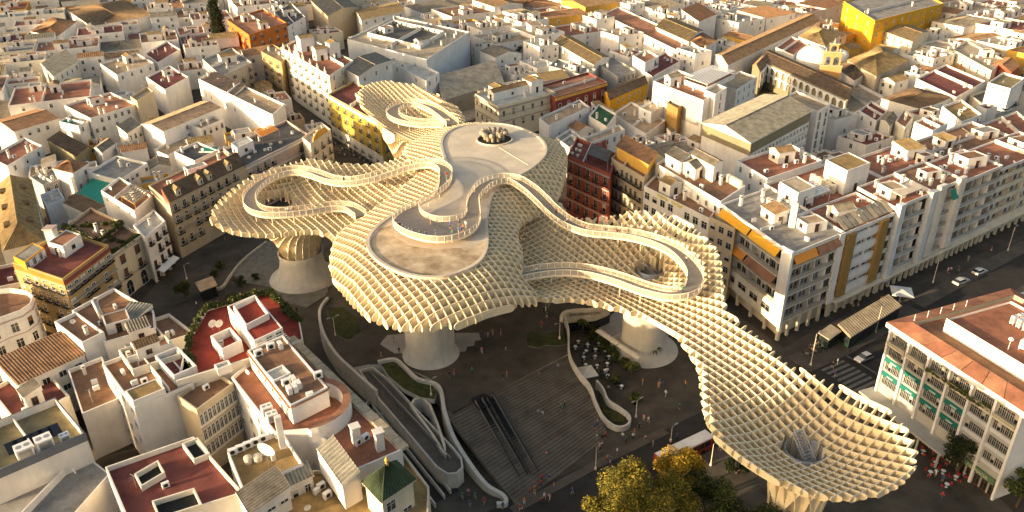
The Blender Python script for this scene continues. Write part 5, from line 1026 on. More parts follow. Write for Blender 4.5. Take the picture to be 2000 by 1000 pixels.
r, P = wing('arcaded cloister end wing facing the palm court', [(1470, 128), (1484, 140), (1510, 112)], 10, 'brown', None, axis=1, wall='moss')  # wall darkened in colour for the shade behind these arches
arcade(r, P[1]+Vector((.5, -.8, 0)), P[2]+Vector((.5, -.8, 0)), 3, 3.4, 5, WALL['bright']); arcade(r, P[1]+Vector((.5, -.8, 0)), P[2]+Vector((.5, -.8, 0)), 6.4, 3.4, 5, WALL['bright'])
B('brown tiled hall between the long ridge and the domes', 'church', [(1560, 72), (1612, 92), (1642, 68)], 12, 'white', roof='hip', tile='gold', rise=2.4, seed=131)
B('flat pinkish roof beside the white dome', 'church', [(1515, 92), (1550, 108), (1580, 85)], 11, 'white', 'terra', seed=132, cl=(0, 0, 0))
def dome(px, py, z, rad, lb):
    c = W(px, py, z); r = empty('dome', (c.x, c.y, 0)); tag(r, lb, 'dome'); m_ = MB(); m_.lathe((c.x, c.y, 0), [(rad*1.02, 0), (rad*1.02, z)], 28); m_.build('drum', WALL['white'], r, False)
    m_ = MB(); m_.lathe((c.x, c.y, z), [(rad*math.cos(a), rad*.72*math.sin(a)) for a in [math.pi/2*i/9*.985 for i in range(10)]], 32); m_.build('dome_shell', WALL['bright'], r, True); FOOT.append([(c.x-rad, c.y-rad), (c.x+rad, c.y-rad), (c.x+rad, c.y+rad), (c.x-rad, c.y+rad)])
dome(1590, 112, 11.5, 7.2, 'large smooth white church dome'); dome(1641, 108, 11.5, 3.6, 'small white dome beside the brick bell gable')
# bell gable
c = W(1621, 140, 10.5); r = empty('bell_gable', (c.x, c.y, 0)); tag(r, 'baroque brick bell gable with two arched openings', 'bell gable')
_d = Vector((math.cos(R(-12)), math.sin(R(-12)), 0)); _n = Vector((_d.y, -_d.x, 0)); m_ = MB(); m_.box(c-Vector((0, 0, 10.5)), _d*4.2, _n*1.1, 13.3); m_.build('base', WALL['sandstone'], r)
arcade(r, c-_d*3.4+_n*.7+Vector((0, 0, 2.8)), c+_d*3.4+_n*.7+Vector((0, 0, 2.8)), 13.3, 5.6, 2, WALL['sandstone'], 1.4, 'belfry'); arcade(r, c-_d*1.7+_n*.7, c+_d*1.7+_n*.7, 18.9, 3.2, 1, WALL['sandstone'], 1.4, 'upper_belfry')
m_ = MB(); m_.lathe((c.x, c.y, 22.1), [(.8, 0), (.5, .5), (.3, 1.6), (.05, 2.4)], 8); m_.build('finial', WALL['stone'], r)
for s in (-1, 1): m_ = MB(); q = c+_d*2.8*s; m_.lathe((q.x, q.y, 18.9), [(.5, 0), (.35, .6), (.05, 1.6)], 8); m_.build('finial', WALL['stone'], r); m_ = MB(); q = c+_d*1.7*s; m_.lathe((q.x, q.y, 14.4), [(.65, 0), (.5, .3), (.4, .8), (.1, 1.0)], 12); m_.build('bell', M_IRON, r)
for k, (zz, w) in enumerate(((13.1, 4.5), (18.7, 3.8), (22.0, 2.0))): m_ = MB(); m_.box(Vector((c.x, c.y, zz)), _d*w, _n*1.25, .3); m_.build('cornice', WALL['tan'], r)
B('brown tiled church nave beside the bell gable', 'church', [(1655, 118), (1712, 150), (1775, 118)], 11, 'stone', roof='hip', tile='gold', rise=3.0, seed=133)
B('low tiled chapel roofs below the bell gable', 'church', [(1630, 130), (1668, 158), (1700, 138)], 9, 'white', roof='hip', tile='dark', rise=1.6, seed=134)
r, P = wing('arcaded tiled court wing with white inner arches', [(1782, 156), (1724, 192), (1850, 196)], 10, 'dark', None) if False else B('square tiled court building with white inner arches', 'church', [(1722, 193), (1800, 214), (1862, 190)], 9.5, 'white', roof='hip', tile='dark', rise=1.2, seed=135)
arcade(r, lerp(P[1], P[2], .1)+Vector((.4, -.5, 0)), lerp(P[1], P[2], .9)+Vector((.4, -.5, 0)), 5.4, 3.6, 4, WALL['bright'])
r, P = B('tall saffron yellow palace with white-edged windows', 'building', [(1648, 2), (1709, 40), (1843, 6)], 19, 'gold', 'grey', wl=(3, 4, 'w', 1.1, 2.0), wr=(9, 4, 'w', 1.1, 2.0), seed=136, cl=(0, 0, 2), fh=4.4, top=2.2, skip=0, cop='white')
for e in (0, 1): band(r, P[e], P[e+1], 17.4, WALL['yellow'], .5, .35); band(r, P[e], P[e+1], 12.8, WALL['yellow'], .3, .2)
B('tiled white house with yellow upper storey under the saffron palace', 'house', [(1717, 58), (1782, 82), (1815, 62)], 12, 'cream', roof='gable', tile='gold', axis=0, rise=1.8, wl=(5, 3, 'w', 1.0, 1.7), seed=137)
B('cream mansion with row of arched windows lit by the sun', 'building', [(1862, 97), (1937, 138), (1962, 116)], 13, 'cream', 'sand', wl=(5, 2, 'a', 1.2, 1.3), seed=138, cl=(2, 2, 2), fh=4.5, top=2.8)
B('red and cream townhouse beside the cream mansion', 'house', [(1937, 125), (1975, 142), (1992, 128)], 12, 'brick', roof='gable', tile='orange', rise=1.4, wl=(3, 2), seed=139)
# ------------------------------------------------------------------ far landmarks on the upper left
B('bright orange townhouse with white window frames and terrace', 'building', [(443, 38), (486, 68), (560, 44)], 17, 'orange', 'rust', wl=(5, 3, 'd', 1, 1.8), wr=(5, 3, 'd', 1, 1.8), seed=141, cl=(2, 0, 2), fh=3.8)
B('white curved corner house behind the orange townhouse', 'house', [(535, 22), (561, 52), (596, 32)], 15, 'white', 'dark', wr=(2, 3), seed=142, cl=(1, 2, 1))
r, P = B('cloister with tiled roof around a white arcaded courtyard', 'church', [(128, 18), (178, 52), (302, 30)], 11, 'white', roof='hip', tile='brown', rise=.6, seed=143)
B('sand coloured church with long ribbed roof', 'church', [(608, 2), (640, 32), (700, 14)], 15, 'tan', roof='gable', tile='grey', rise=2, seed=144)
B('white house with ochre tiled roof and rooftop plant', 'house', [(692, 20), (706, 40), (790, 22)], 13, 'white', roof='gable', tile='gold', axis=1, rise=1.4, wr=(5, 1), seed=145)
B('white house with striped shade roof and garden screens', 'house', [(82, 128), (104, 150), (152, 120)], 12.5, 'ivory', roof='shed', tile='tin', rise=1, wr=(5, 1, 'w', 1.2, 1.8), seed=146)
B('yellow-walled terrace house with bamboo pergola', 'house', [(195, 124), (228, 146), (300, 122)], 12, 'white', 'tan', seed=147, wr=(4, 1), cl=(1, 2, 1))
B('white house with dark red verandah roof', 'house', [(282, 104), (308, 122), (352, 96)], 11, 'white', 'maroon', seed=148, cl=(0, 1, 1))
B('red roof deck terrace with white stair cabin', 'house', [(285, 150), (322, 175), (368, 150)], 12, 'white', 'maroon', seed=149, cl=(1, 1, 1))
B('grey corner house with green balcony terrace', 'building', [(395, 115), (432, 148), (492, 122)], 14, 'grey', 'grey', wr=(4, 3, 'd', 1.1, 1.8), seed=150, cl=(1, 3, 1))
B('bright white low house with tan terrace walls', 'house', [(60, 62), (112, 72), (150, 42)], 11, 'bright', roof='hip', tile='orange', rise=1.2, seed=151)
# ------------------------------------------------------------------ lower left block
r, P = B('white round-cornered house with laundry terrace', 'house', [(-70, 655), (0, 620), (40, 606), (60, 592), (65, 577), (52, 566), (20, 562), (-70, 572)], 13.5, 'white', 'brown', seed=161, cl=(1, 0, 1), par=1.2)
for e in range(len(P)):
    if (P[(e+1) % len(P)]-P[e]).length > 2.5 and (P[e].y < c4[0].y+5): windows(r, P[e], P[(e+1) % len(P)], 13.5, max(1, int((P[(e+1) % len(P)]-P[e]).length/3.4)), 3, 'w', 1.3, 2.0, 3.8, 2.4, 0, WALL['ivory'], M_SHUT, e)
    band(r, P[e], P[(e+1) % len(P)], 11.9, WALL['pink'], .3, .2); band(r, P[e], P[(e+1) % len(P)], 8.2, WALL['pink'], .2, .12)
B('brown roof terrace house with white lit coping by the narrow alley', 'house', [(106, 628), (160, 669), (203, 648)], 13.5, 'bright', 'brown', seed=162, cl=(0, 0, 1), cop='bright')
r, P = B('white house with steel duct, sheet roof and plaza-side terrace', 'house', [(140, 606), (222, 562), (300, 606), (302, 640), (205, 668)], 12.2, 'white', 'brown', seed=163, cl=(1, 2, 1), cop='bright')
_c = W(205, 630, 12); m_ = MB(); m_.tube([_c-Vector((0, 0, 1)), _c+Vector((-1.2, .4, 5.2))], .55, 10); m_.build('steel_duct', M_METAL, r, True)
_q = [W(222, 632, 12), W(268, 624, 12), W(298, 604, 12), W(258, 598, 12)]; tile_roof(r, ccw(_q), 12.4, TILE['tin'], 'shed', .8, 0, .2, .7, WALL['ivory'], 'sheet_roof')
r, P = B('cream wall house stepping down to the plaza planters', 'house', [(228, 645), (250, 690), (380, 650), (330, 612)], 10.5, 'ivory', 'brown', seed=164, cl=(1, 1, 1))
B('white house with corrugated orange tiled roof and two fan units', 'house', [(-5, 716), (36, 752), (165, 694)], 11, 'white', roof='shed', tile='orange', axis=1, rise=1.6, wr=(4, 2, 'w', 1.3, 1.2), seed=165)
B('low brown deck with a sunk white patio', 'house', [(132, 722), (160, 808), (232, 778)], 10.5, 'white', 'brown', seed=166, cl=(0, 2, 1))
B('low rusty terrace with yellow railings beside the patio', 'house', [(-20, 760), (35, 830), (135, 772)], 9.5, 'ivory', 'maroon', seed=167, cl=(1, 1, 1))
r, P = B('big white walled house with brown deck and twin fan units', 'building', [(199, 709), (262, 796), (378, 748)], 15, 'white', 'brown', wl=(4, 4, 'w', .9, 1.3), seed=168, cl=(0, 3, 1), skip=.1)
_p = lerp(P[1], P[2], .14); _d = (P[2]-P[1]).normalized(); _n = (P[0]-P[1]).normalized(); _c = P[1]+_d*2.8+_n*2.2; box_cabin(r, Vector((_c.x, _c.y, 0)), _d*2.7, _n*2.0, 14.2, 1.9, WALL['white'], DECK['ochre'], False)
B('upper brown terrace with pale box parapet behind the twin fan units', 'building', [(231, 683), (258, 722), (352, 690)], 16, 'ivory', 'brown', seed=169, cl=(1, 1, 0))
# roof plant building in the corner
r, P = B('white building with slate parapet, solar panels and large fan units', 'building', [(-80, 850), (-30, 930), (167, 846)], 15.5, 'white', 'moss', seed=170, cl=(0, 0, 0), cop='slate', par=1.4)
band(r, P[1], P[2], 14.0, WALL['slate'], 1.55, .06, 'slate_parapet')
_d = (P[2]-P[1]).normalized(); _n = (P[0]-P[1]).normalized()
for i in range(6): c = lerp(P[1], P[2], .36+.085*i)+_n*4.4; m_ = MB(); m_.face([Vector((c.x, c.y, 14.3))-_d*.9, Vector((c.x, c.y, 14.3))+_d*.9, Vector((c.x, c.y, 15.4))+_d*.9+_n*1.8, Vector((c.x, c.y, 15.4))-_d*.9+_n*1.8]); m_.face([Vector((c.x, c.y, 14.22))-_d*.9, Vector((c.x, c.y, 15.32))-_d*.9+_n*1.8, Vector((c.x, c.y, 15.32))+_d*.9+_n*1.8, Vector((c.x, c.y, 14.22))+_d*.9]); m_.build('solar_panel', plain('solar', (.03, .035, .045), .25), r)
for u, s in ((.42, 1.5), (.62, 1.5), (.82, .9)): c = lerp(P[1], P[2], u)+_n*1.9; inst('cooling_unit', ME_ACB, r, (c.x, c.y, 14.12), math.atan2(_d.y, _d.x), (s, s, s))
r, P = B('long low grey metal roof at the block corner', 'building', [(-60, 985), (60, 1100), (215, 925)], 9.5, 'white', 'grey', seed=171, cl=(0, 0, 0), par=.1)
r, P = B('deep red roof deck with two square light wells', 'building', [(205, 912), (255, 1030), (475, 962), (378, 852)], 13, 'white', 'maroon', seed=172, cl=(0, 1, 0), par=.9, cop='ivory')
for (a, b, c_) in (((262, 925), (275, 950), (322, 922)), ((296, 978), (310, 1012), (395, 985)), ((355, 866), (378, 898), (410, 885))):
    q = [W(*a, 13.2), W(*b, 13.2), W(*c_, 13.2)]; q.append(q[0]+q[2]-q[1]); q = ccw(q); walls(r, q, 12.1, 13.2, .95, WALL['ivory'], M_BLACK, name='light_well', dname='painted_shaft_dark')  # shallow black sheet paints the darkness of a deep shaft
r, P = B('glazed gallery house with three floors of white-framed windows', 'building', [(345, 772), (384, 800), (456, 748)], 14.5, 'beige', 'brown', seed=173, cl=(0, 1, 0))
for f in range(3):
    for c in range(9): l, rz = wall_spot(P[1], P[2], (c+.5)/9, 0, 14.5-3.6-3.3*f); inst('gallery_window', winmesh((P[2]-P[1]).length/9-.3, 2.2, 'p', 0, M_FRAME, M_BLIND), r, l, rz)
    band(r, P[1], P[2], 14.5-4.0-3.3*f, WALL['ivory'], .35, .2, 'gallery_sill')
# red terrace with penthouse
ZR = 15.5
r, P = B('deep red roof terrace with planted rim and white penthouse', 'building', [(345, 749), (490, 704), (592, 662), (584, 620), (524, 566), (402, 602), (374, 650), (358, 692)], ZR, 'white', 'red', seed=174, cl=(0, 2, 2), par=.7)
plants(r, [W(402, 604, ZR), W(460, 586, ZR), W(522, 568, ZR), W(556, 598, ZR), W(584, 628, ZR)], ZR-.3, 46, 11, (.9, 1.9)); plants(r, [W(400, 606, ZR), W(376, 650, ZR), W(362, 690, ZR), W(380, 712, ZR)], ZR-.3, 26, 12, (.9, 1.7))
def pen(px, z0, z, wall, deck, par, nm, win=None, seed=1):
    q = [W(x, y, z) for x, y in px]
    if len(q) == 3: q.append(q[0]+q[2]-q[1])
    q = ccw(q); w = walls(r, q, z0, z, par, WALL[wall], DECK[deck], name=nm, dname=nm+'_roof')
    if win: windows(r, q[1], q[2], z, win[0], 1, 'w', win[1], win[2], seed=seed, top=.5, base=z0+.5)
    return q
q = pen([(444, 598), (496, 666), (552, 640)], ZR-.65, ZR+3.4, 'bright', 'red', .12, 'penthouse', (4, 1.1, 1.7)); pen([(455, 597), (480, 635), (525, 612)], ZR+3.3, ZR+4.6, 'bright', 'red', 1.1, 'penthouse_parapet')
_d = (q[2]-q[1]).normalized(); _n = Vector((_d.y, -_d.x, 0))
for i in range(5): m_ = MB(); c = (q[1]+q[2])/2+_n*(.4+.5*i); m_.box(Vector((c.x, c.y, ZR+2.6-.12*i)), (q[2]-q[1])*.48, _n*.1, .1); m_.build('louvre_bar', M_WHITE, r)
pen([(411, 656), (433, 682), (472, 664)], ZR-.65, ZR+1.9, 'bright', 'red', 1.8, 'patio_enclosure'); pen([(302, 694), (339, 734), (384, 714)], ZR-3, ZR+.9, 'bright', 'maroon', 1.6, 'patio_enclosure'); pen([(418, 712), (424, 722), (452, 712)], ZR-.65, ZR+.9, 'bright', 'pale', .4, 'skylight_box')
pts = [W(345, 749, ZR), W(490, 704, ZR)]; m_ = MB(); d = (pts[1]-pts[0]); n = Vector((d.y, -d.x, 0)).normalized()*.2; m_.prism(ccw([pts[0]-n, pts[1]-n, pts[1]+n, pts[0]+n]), ZR-3, ZR+.6, 0); m_.build('rim_wall', WALL['ivory'], r)
for x, y in ((416, 645), (429, 645), (470, 608)): p = W(x, y, ZR-.6); inst('satellite_dish', ME_DISH, r, p, .8, (1.5, 1.5, 1.5))
# main lower block
ZB = 15.0
r, P = B('stepped block with curved orange-brown terrace and stone ledge above the ramp', 'building', [(452, 736), (536, 844), (600, 838), (640, 862), (697, 916), (786, 878), (650, 745), (563, 660), (492, 702)], ZB, 'bright', 'terra', seed=175, cl=(0, 1, 0), par=.7)
windows(r, P[0], P[1], ZB, 4, 4, 'w', 1.0, 1.4, 3.3, 1.4, 0, M_FRAME, M_SHUT, 9)
a, b = W(563, 660, ZB), W(786, 878, ZB); d = (b-a).normalized(); n = Vector((d.y, -d.x, 0)); n = n if n.x > 0 else -n
for i in range(14): t0, t1 = i/14+.002, (i+1)/14-.002; m_ = MB(); p0, p1 = lerp(a, b, t0), lerp(a, b, t1); m_.prism(ccw([p0-n*.3, p1-n*.3, p1+n*1.25, p0+n*1.25]), ZB-.4, ZB+.12, 0, None, True); m_.build('ledge_stone', M_STONE, r)
def sub(px, z0, z, wall, deck, par, nm): return pen(px, z0, z, wall, deck, par, nm)
q = sub([(484, 684), (567, 792), (640, 756)], ZB-.6, ZB+3.4, 'bright', 'brown', .35, 'upper_terrace')
m_ = MB()
for i in range(4): a, b = q[i], q[(i+1) % 4]; d = (b-a).normalized(); n = Vector((d.y, -d.x, 0)); m_.prism(ccw([a+n*.02, b+n*.02, b+n*.35, a+n*.35]), ZB+2.9, ZB+3.05, 0, None, True)
m_.build('terrace_coping', DECK['rust'], r); windows(r, q[0], q[1], ZB+3, 6, 1, 'w', .9, 1.0, seed=3, top=.9, base=ZB)
sub([(518, 727), (534, 744), (568, 728)], ZB+3.05, ZB+3.5, 'bright', 'pale', .3, 'light_well_frame')
rg = random.Random(9)
for x, y in ((560, 752), (574, 748), (584, 757), (566, 768), (577, 764), (530, 682), (548, 680), (506, 695), (622, 738)): p = W(x, y, ZB+3.1); inst('air_conditioner', ME_AC, r, p, rg.choice([.5, 2.1, -1.0, .6]), (1.3, 1.3, 1.3))
for x, y in ((523, 808), (533, 822)): p = W(x, y, ZB-.5); inst('cooling_unit', ME_ACB, r, p, .55, (1.1, 1.0, 1.0))
# curved parapet walk
c = W(622, 800, ZB); m_ = MB(); k = 16
c = W(606, 806, ZB); ra = 5.6
for i in range(k):
    t0, t1 = R(-75)+R(150)*i/k, R(-75)+R(150)*(i+1)/k; m_ = MB(); pp = [Vector((c.x+rr_*math.cos(t), c.y+rr_*math.sin(t), 0)) for rr_, t in ((ra, t0), (ra+1.3, t0), (ra+1.3, t1), (ra, t1))]; m_.prism(ccw(pp), ZB-.69, ZB+2.2, 0, 1); m_.build('curved_parapet', [WALL['bright'], DECK['rust']], r)
m_ = MB(); p = W(610, 800, ZB); m_.box(Vector((p.x, p.y, ZB-.6)), (.5, .25), (-.18, .36), 4.2); m_.build('chimney', WALL['bright'], r)
m_ = MB(); p = W(552, 868, ZB); m_.box(Vector((p.x, p.y, ZB-.6)), (.45, .2), (-.18, .4), 6.2); m_.build('chimney', WALL['bright'], r)
for x, y, h in ((696, 860, 3.4), (742, 872, 3.6)): p = W(x, y, ZB); m_ = MB(); m_.box(Vector((p.x, p.y, ZB-.6)), (.55, .3), (-.3, .55), h); m_.box(Vector((p.x, p.y, ZB-.6+h)), (.7, .38), (-.38, .7), .2); m_.build('chimney', WALL['white'], r)
for x, y in ((700, 868), (714, 860)): p = W(x, y, ZB-.6); inst('air_conditioner', ME_AC, r, p, .9, (1.2, 1.2, 1.2))
q = [W(618, 870, ZB+2.4), W(668, 942, ZB+2.4), W(702, 922, ZB+2.4)]; q.append(q[0]+q[2]-q[1]); q = ccw(q); walls(r, q, ZB-3, ZB+1.6, 0, WALL['white'], DECK['grey'], name='lean_to', dname='lean_to_ceiling'); tile_roof(r, q, ZB+1.7, TILE['tin'], 'shed', .9, 0, .2, .8, WALL['ivory'], 'lean_to_roof')
r, P = B('ochre mossy terrace with fan units and a row of air conditioners', 'building', [(444, 883), (474, 958), (592, 906), (556, 850), (540, 842)], 14.4, 'bright', 'ochre', seed=176, cl=(0, 0, 1), par=.9)
for i in range(5): p = lerp(W(455, 888, 13.6), W(522, 858, 13.6), i/4.5); inst('air_conditioner', ME_AC, r, p, .45, (1.2, 1.2, 1.2))
p = W(530, 896, 13.6); inst('satellite_dish', ME_DISH, r, p, -.4, (3, 3, 2.2)); p = W(504, 900, 13.5); inst('water_tank', ME_TANK, r, p, 0, (.9, .9, .7)); p = W(486, 904, 13.5); inst('water_tank', ME_TANK, r, p, 0, (.8, .8, .8))
B('white house under a broad grey-brown sloping roof', 'house', [(464, 962), (489, 1004), (565, 958)], 14.6, 'white', roof='shed', tile='grey', axis=0, rise=.7, wr=(3, 1, 'w', 1.2, .5), seed=177)
B('small tin-roofed shed beside the satellite dish', 'house', [(552, 930), (562, 952), (610, 930)], 13.4, 'white', roof='shed', tile='tin', rise=.6, seed=178, wr=(2, 1, 'w', .8, 1.5))
r, P = B('lower ochre roof deck with cream corner tower base', 'building', [(520, 1012), (590, 1055), (836, 1010), (838, 950), (788, 884), (700, 920), (612, 918)], 11.5, 'cream', 'ochre', seed=179, cl=(0, 1, 1), par=.6)
windows(r, W(740, 1030, 11.5), W(838, 1000, 11.5), 11.5, 2, 2, 'w', 1.2, 1.8, seed=2)
for x, y in ((628, 955), (640, 972)): p = W(x, y, 10.9); inst('air_conditioner', ME_AC, r, p, .8, (1.2, 1.2, 1.2))
r, P = B('cream tower with pyramidal green glazed tile roof', 'tower', [(713, 942), (746, 978), (806, 938)], 16, 'cream', roof='hip', tile='green', rise=3.2, wr=(2, 2, 'w', 1.5, 1.8), seed=180, over=.6, foot=False, name='roof_tower')
m_ = MB(); c = sum(P, Vector())/4; m_.lathe((c.x, c.y, 19.2), [(.3, 0), (.2, .5), (.35, .9), (.05, 1.5)], 8); m_.build('finial', WALL['ochre'], r)
# ------------------------------------------------------------------ everyday houses filling the old town
LM = [(W(x, y, 8), n) for x, y, n in ((432, 60, 'tall cypress'), (500, 50, 'orange townhouse'), (215, 30, 'tiled cloister courtyard'), (120, 130, 'striped shade roof'), (250, 130, 'yellow-walled terrace'), (320, 110, 'dark red verandah'), (195, 215, 'twin terracotta terraces'), (40, 250, 'blank shaded wall'), (40, 420, 'church hall'), (180, 370, 'green awning'), (340, 240, 'bright gable end'), (600, 120, 'ornate pinnacled building'), (790, 80, 'pale courtyard building'), (650, 10, 'sand coloured church'), (745, 25, 'ochre tiled house'), (910, 150, 'barrel vaulted hall'), (1010, 190, 'arched stone palace'), (1130, 175, 'dark red palace'), (1225, 175, 'tiled ochre house'), (1280, 70, 'long convent wing'), (1370, 30, 'convent corner house'), (1400, 160, 'slatted pergola block'), (1480, 230, 'tan sheet-metal roof'), (1500, 70, 'long cloister ridge'), (1590, 110, 'white domes'), (1620, 120, 'brick bell gable'), (1710, 130, 'church nave'), (1750, 20, 'saffron yellow palace'), (1770, 70, 'yellow storey house'), (1910, 115, 'cream arched mansion'), (1960, 165, 'grey-brown roof'), (1880, 215, 'blue shaded house'), (1860, 280, 'steel tank workshop'), (1690, 225, 'outside stair'), (1180, 240, 'artificial lawn roof'), (1110, 100, 'tiled gallery house'), (960, 60, 'pale rooftops'), (30, 600, 'round-cornered laundry house'), (1000, 10, 'northern edge of town'), (850, 5, 'northern church roofs'), (1960, 40, 'eastern skyline'), (80, 20, 'western skyline'), (360, 30, 'cypress garden'))]
def near(c):
    d, n = min(((c.x-p.x)**2+(c.y-p.y)**2, n) for p, n in LM)
    return ('right beside the ' if d < 18**2 else ('near the ' if d < 36**2 else 'off the '))+n
def seen(c):
    v = Vector((c.x, c.y, 10-CAMH)); w = v.dot(_f); x = 1000+FPX*v.dot(_rt)/w; y = 500-FPX*v.dot(_up)/w
    return -70 < x < 2070 and y > -28
def fill(poly_px, az, seed, tilefrac=.3, zmin=7.5, zmax=13.5, size=(16, 29), zref=9):
    rg = random.Random(seed); poly = [(p.x, p.y) for p in (W(x, y, zref) for x, y in poly_px)]
    d1 = Vector((math.cos(az), math.sin(az), 0)); d2 = Vector((d1.y, -d1.x, 0))
    A = np.array(poly); s = A@np.array(d1[:2]); t = A@np.array(d2[:2]); n = 0
    tt = t.min()
    while tt < t.max():
        dep = rg.uniform(*size); ss = s.min()+rg.uniform(0, 6)
        while ss < s.max():
            wid = rg.uniform(*size)
            if rg.random() < .06: ss += 4
            c = d1*(ss+wid/2)+d2*(tt+dep/2); a = d1*(wid/2-.02); b = d2*(dep/2-.02)
            smp = np.array([(c+a*x+b*y)[:2] for x in (-.92, -.5, 0, .5, .92) for y in (-.92, -.5, 0, .5, .92)])
            if inside(poly, smp[12:13])[0] and seen(c):
                hit = any(inside(f, smp).any() for f in FOOT if abs(f[0][0]-c.x) < 90 and abs(f[0][1]-c.y) < 90)
                sh = 1.0
                if hit:
                    a, b = a*.55, b*.55
                    for ox, oy in ((0, 0), (-.8, -.8), (.8, -.8), (-.8, .8), (.8, .8)):
                        c2 = c+a*ox+b*oy; sm2 = np.array([(c2+a*x+b*y)[:2] for x in (-.95, 0, .95) for y in (-.95, 0, .95)])
                        if not any(inside(f, sm2).any() for f in FOOT if abs(f[0][0]-c.x) < 90 and abs(f[0][1]-c.y) < 90): hit = False; c = c2; break
                if not hit:
                    z = rg.uniform(zmin, zmax); n += 1; q = [c-a+b, c+a+b, c+a-b, c-a-b]
                    q = [Vector((p.x, p.y, z)) for p in ((c-a-b), (c-a+b), (c+a+b), (c+a-b))]
                    wall, wname = rg.choice([('white', 'white')]*7+[('bright', 'white')]*3+[('ivory', 'cream'), ('cream', 'cream'), ('tan', 'tan'), ('ochre', 'ochre')])
                    fl = max(1, int((z-1.5)/3.2)); st = '%d-storey' % fl
                    if rg.random() < tilefrac:
                        tl, tn = rg.choice([('brown', 'brown'), ('gold', 'ochre'), ('orange', 'orange'), ('grey', 'grey')]); kd = rg.choice(['gable', 'gable', 'hip', 'shed'])
                        lb = '%s %s house with %s tiled %s roof %s' % (st, wname, tn, kd if kd != 'hip' else 'hipped', near(c))
                        B(lb, 'house', [], z, wall, roof=kd, tile=tl, rise=rg.uniform(1.0, 1.9), quad=q, seed=seed*1000+n, group=lb, wl=(rg.randint(1, 3), fl), wr=(rg.randint(1, 3), fl), skip=.3)
                    else:
                        dk, dn = rg.choice([('terra', 'terracotta'), ('terra', 'terracotta'), ('rust', 'orange'), ('brown', 'brown'), ('maroon', 'dark red'), ('tan', 'tan'), ('grey', 'grey'), ('pale', 'pale'), ('sand', 'sandy')])
                        lb = '%s %s house with flat %s roof terrace %s' % (st, wname, dn, near(c))
                        B(lb, 'house', [], z, wall, dk, quad=q, seed=seed*1000+n, group=lb, wl=(rg.randint(1, 3), fl), wr=(rg.randint(1, 3), fl), skip=.35, cl=(rg.choice([1, 2, 2, 3]), 1, 3))
                    if not hit: FOOT.append([(p.x, p.y) for p in q])
            ss += wid+rg.choice([0, 0, 0, .0, 1.2])
        tt += dep+rg.choice([0, 0, .6, 3.0])
    return n
for f in ([(180, 500), (352, 503), (480, 440), (650, 335), (650, 262), (560, 198), (300, 140), (300, 400)],): pass
OPEN = [(352, 503), (485, 434), (650, 330), (640, 265), (545, 198), (500, 150), (540, 130), (655, 245), (760, 300), (850, 232), (925, 190), (1010, 235), (1150, 330), (1270, 420), (1420, 600), (1530, 690), (2000, 470), (2150, 420), (2150, 620), (1720, 780), (2000, 1000), (1000, 1150), (560, 640), (420, 560), (300, 560)]
FOOT.append([(p.x, p.y) for p in gp(OPEN)])
# unseen church added and sized to shade the canopy tail and office block
_p, _q = Vector((.43, -.90, 0)), Vector((.90, .43, 0)); _c = Vector((-47, 36.5, 0)); B('unseen church nave added south-west of the plaza to shade canopy tail and office block', 'church', [], 33, 'stone', roof='gable', tile='brown', rise=5.5, quad=[Vector((p.x, p.y, 33)) for p in (_c-_p*20-_q*9, _c+_p*20-_q*9, _c+_p*20+_q*9, _c-_p*20+_q*9)], seed=300, wl=(6, 2, 'a', 1.6, 4.0), wr=(2, 2, 'a', 1.6, 4), axis=0)
NF = 0
NF += fill([(-160, -30), (450, -45), (450, 40), (500, 105), (480, 160), (390, 155), (330, 200), (260, 200), (120, 205), (0, 235), (-160, 300)], R(24), 201, .25)
NF += fill([(440, -45), (640, -45), (590, 10), (470, 30)], R(28), 213, .3)
NF += fill([(560, -45), (1240, -45), (1300, 20), (1410, 100), (1330, 150), (1290, 200), (1180, 150), (1080, 175), (930, 180), (850, 110), (700, 60), (600, 80), (540, 20)], R(30), 202, .3)
NF += fill([(1180, -45), (1660, -45), (1600, 30), (1400, 105), (1180, 20)], R(33), 203, .35)
NF += fill([(1840, -45), (2180, -45), (2180, 330), (1990, 320), (1900, 160), (1790, 110), (1800, 40)], R(30), 204, .25)
NF += fill([(1660, 200), (1800, 200), (1900, 260), (1800, 300), (1640, 280), (1560, 250)], R(32), 205, .2, 9, 13)
NF += fill([(-160, 300), (-20, 310), (-10, 480), (-160, 560)], R(24), 206, .3)
NF += fill([(60, 300), (300, 220), (420, 290), (280, 380), (130, 440), (60, 400)], R(26), 207, .4, 6, 9, (10, 15), 7)
NF += fill([(450, 130), (560, 195), (640, 260), (640, 330), (480, 440), (330, 500), (60, 560), (200, 560), (100, 470), (220, 400), (420, 250)], R(26), 208, .3, 6, 9, (10, 15), 7)
NF += fill([(1040, 210), (1300, 200), (1400, 260), (1500, 330), (1560, 300), (1640, 260), (1640, 400), (1460, 380), (1280, 320), (1120, 300)], R(30), 209, .2, 7, 10, (11, 18), 8)
NF += fill([(850, 110), (930, 60), (1100, 90), (1080, 170), (930, 185), (900, 150)], R(28), 210, .3, 8, 12)
NF += fill([(1560, 40), (1900, 40), (1900, 170), (1700, 200), (1640, 200)], R(33), 211, .6, 7, 10, (11, 18), 8)
NF += fill([(-160, 560), (40, 520), (110, 640), (-20, 760), (-160, 900)], R(26), 212, .2, 8, 12)
print('filler houses', NF)
